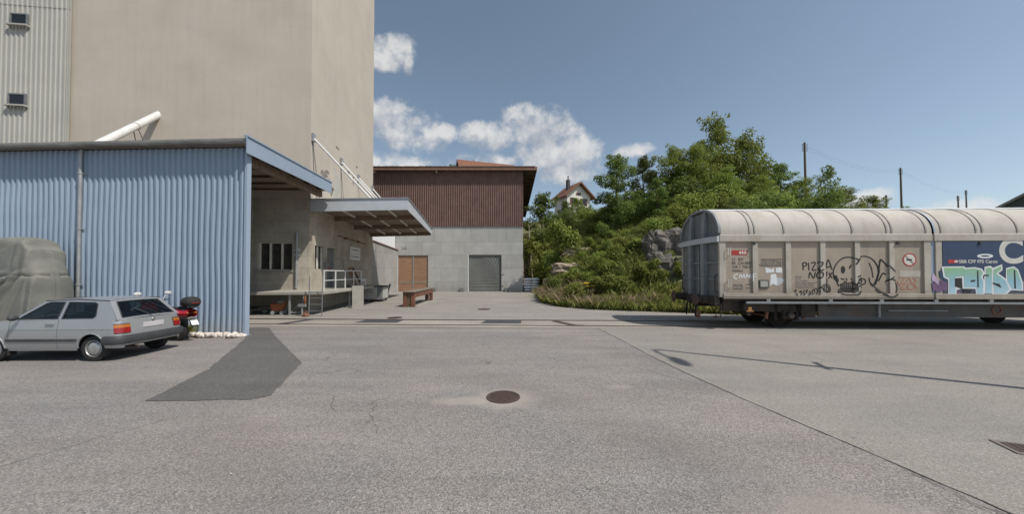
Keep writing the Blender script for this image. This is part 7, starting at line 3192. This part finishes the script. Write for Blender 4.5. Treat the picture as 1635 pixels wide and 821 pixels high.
# ------------------------------------------------------------------ white stones and weeds at the shed foot
protos = []
for k in range(5):
    b = MB()
    rr = random.Random(k + 60)
    sx, sy, sz = rr.uniform(0.07, 0.12), rr.uniform(0.06, 0.10), rr.uniform(0.05, 0.08)
    b.ellipsoid((0, 0, 0), (sx, sy, sz), None, 10, 6, 0.16, rr)
    protos.append(b)
r_ = random.Random(17)
first = {}
for k in range(54):
    u = r_.uniform(-1.75, 0.12)
    p = Matrix.Translation(SH_O) @ Matrix.Rotation(SH_A, 4, 'Z') @ Vector((u, -0.12 - r_.uniform(0, 0.26), 0))
    i = k % 5
    if i not in first:
        o = protos[i].build('white_stone', M['stone'], None, smooth=True)
        first[i] = o
    else:
        o = first[i].copy()
        col.objects.link(o)
    o.location = (p.x, p.y, r_.uniform(0.03, 0.11))
    o.rotation_euler = (r_.uniform(-.5, .5), r_.uniform(-.5, .5), r_.uniform(0, 6.28))
    s = r_.uniform(0.6, 1.1)
    o.scale = (s, s, s)
    tag(o, "whitish rubble stone in the row along the foot of the blue shed", 'stone', 'white stones along the shed')
rng = np.random.default_rng(9)
wp = thing('weed_plant', "tuft of green weeds at the shed foot between scooter and stones", 'weed', (-10.35, 10.42, 0))
n = 420
base = np.stack([rng.normal(0, 0.16, n), rng.normal(0, 0.08, n), np.zeros(n)], axis=1)
h = rng.uniform(0.12, 0.5, size=(n, 1))
ln = rng.normal(size=(n, 3)) * 0.35 * h
ln[:, 2] = 0
a = rng.uniform(0, 6.28, size=(n, 1))
sd_ = np.concatenate([np.cos(a), np.sin(a), 0 * a], axis=1) * 0.009
mid = base + ln * 0.4 + np.array([0, 0, 1]) * h * 0.6
tip = base + ln + np.array([0, 0, 1]) * h
me = mesh_quads('blades', np.stack([base - sd_, base + sd_, mid + sd_, tip], axis=1).reshape(-1, 3), M['grass'])
o = bpy.data.objects.new('blades', me)
col.objects.link(o)
o.parent = wp
C_ = np.stack([rng.normal(0, 0.15, 160), rng.normal(0, 0.07, 160), rng.uniform(0.05, 0.42, 160)], axis=1)
me = mesh_quads('leaves', leaves_np(C_, None, 0.07, rng), M['leaf_shrub'])
o = bpy.data.objects.new('leaves', me)
col.objects.link(o)
o.parent = wp
# litter of leaves and chips on the yard
litter = MB()
r_ = random.Random(33)
for k in range(70):
    x, y = r_.uniform(-9, 9), r_.uniform(2.2, 12)
    s = r_.uniform(0.003, 0.008)
    litter.box(x - s, x + s, y - s * 0.7, y + s * 0.7, 0.0125, 0.0125 + s * 0.5, None)
o = litter.build('grit', M['stone'])
tag(o, "tiny pale chips of grit scattered over the yard", 'grit', None, 'stuff')
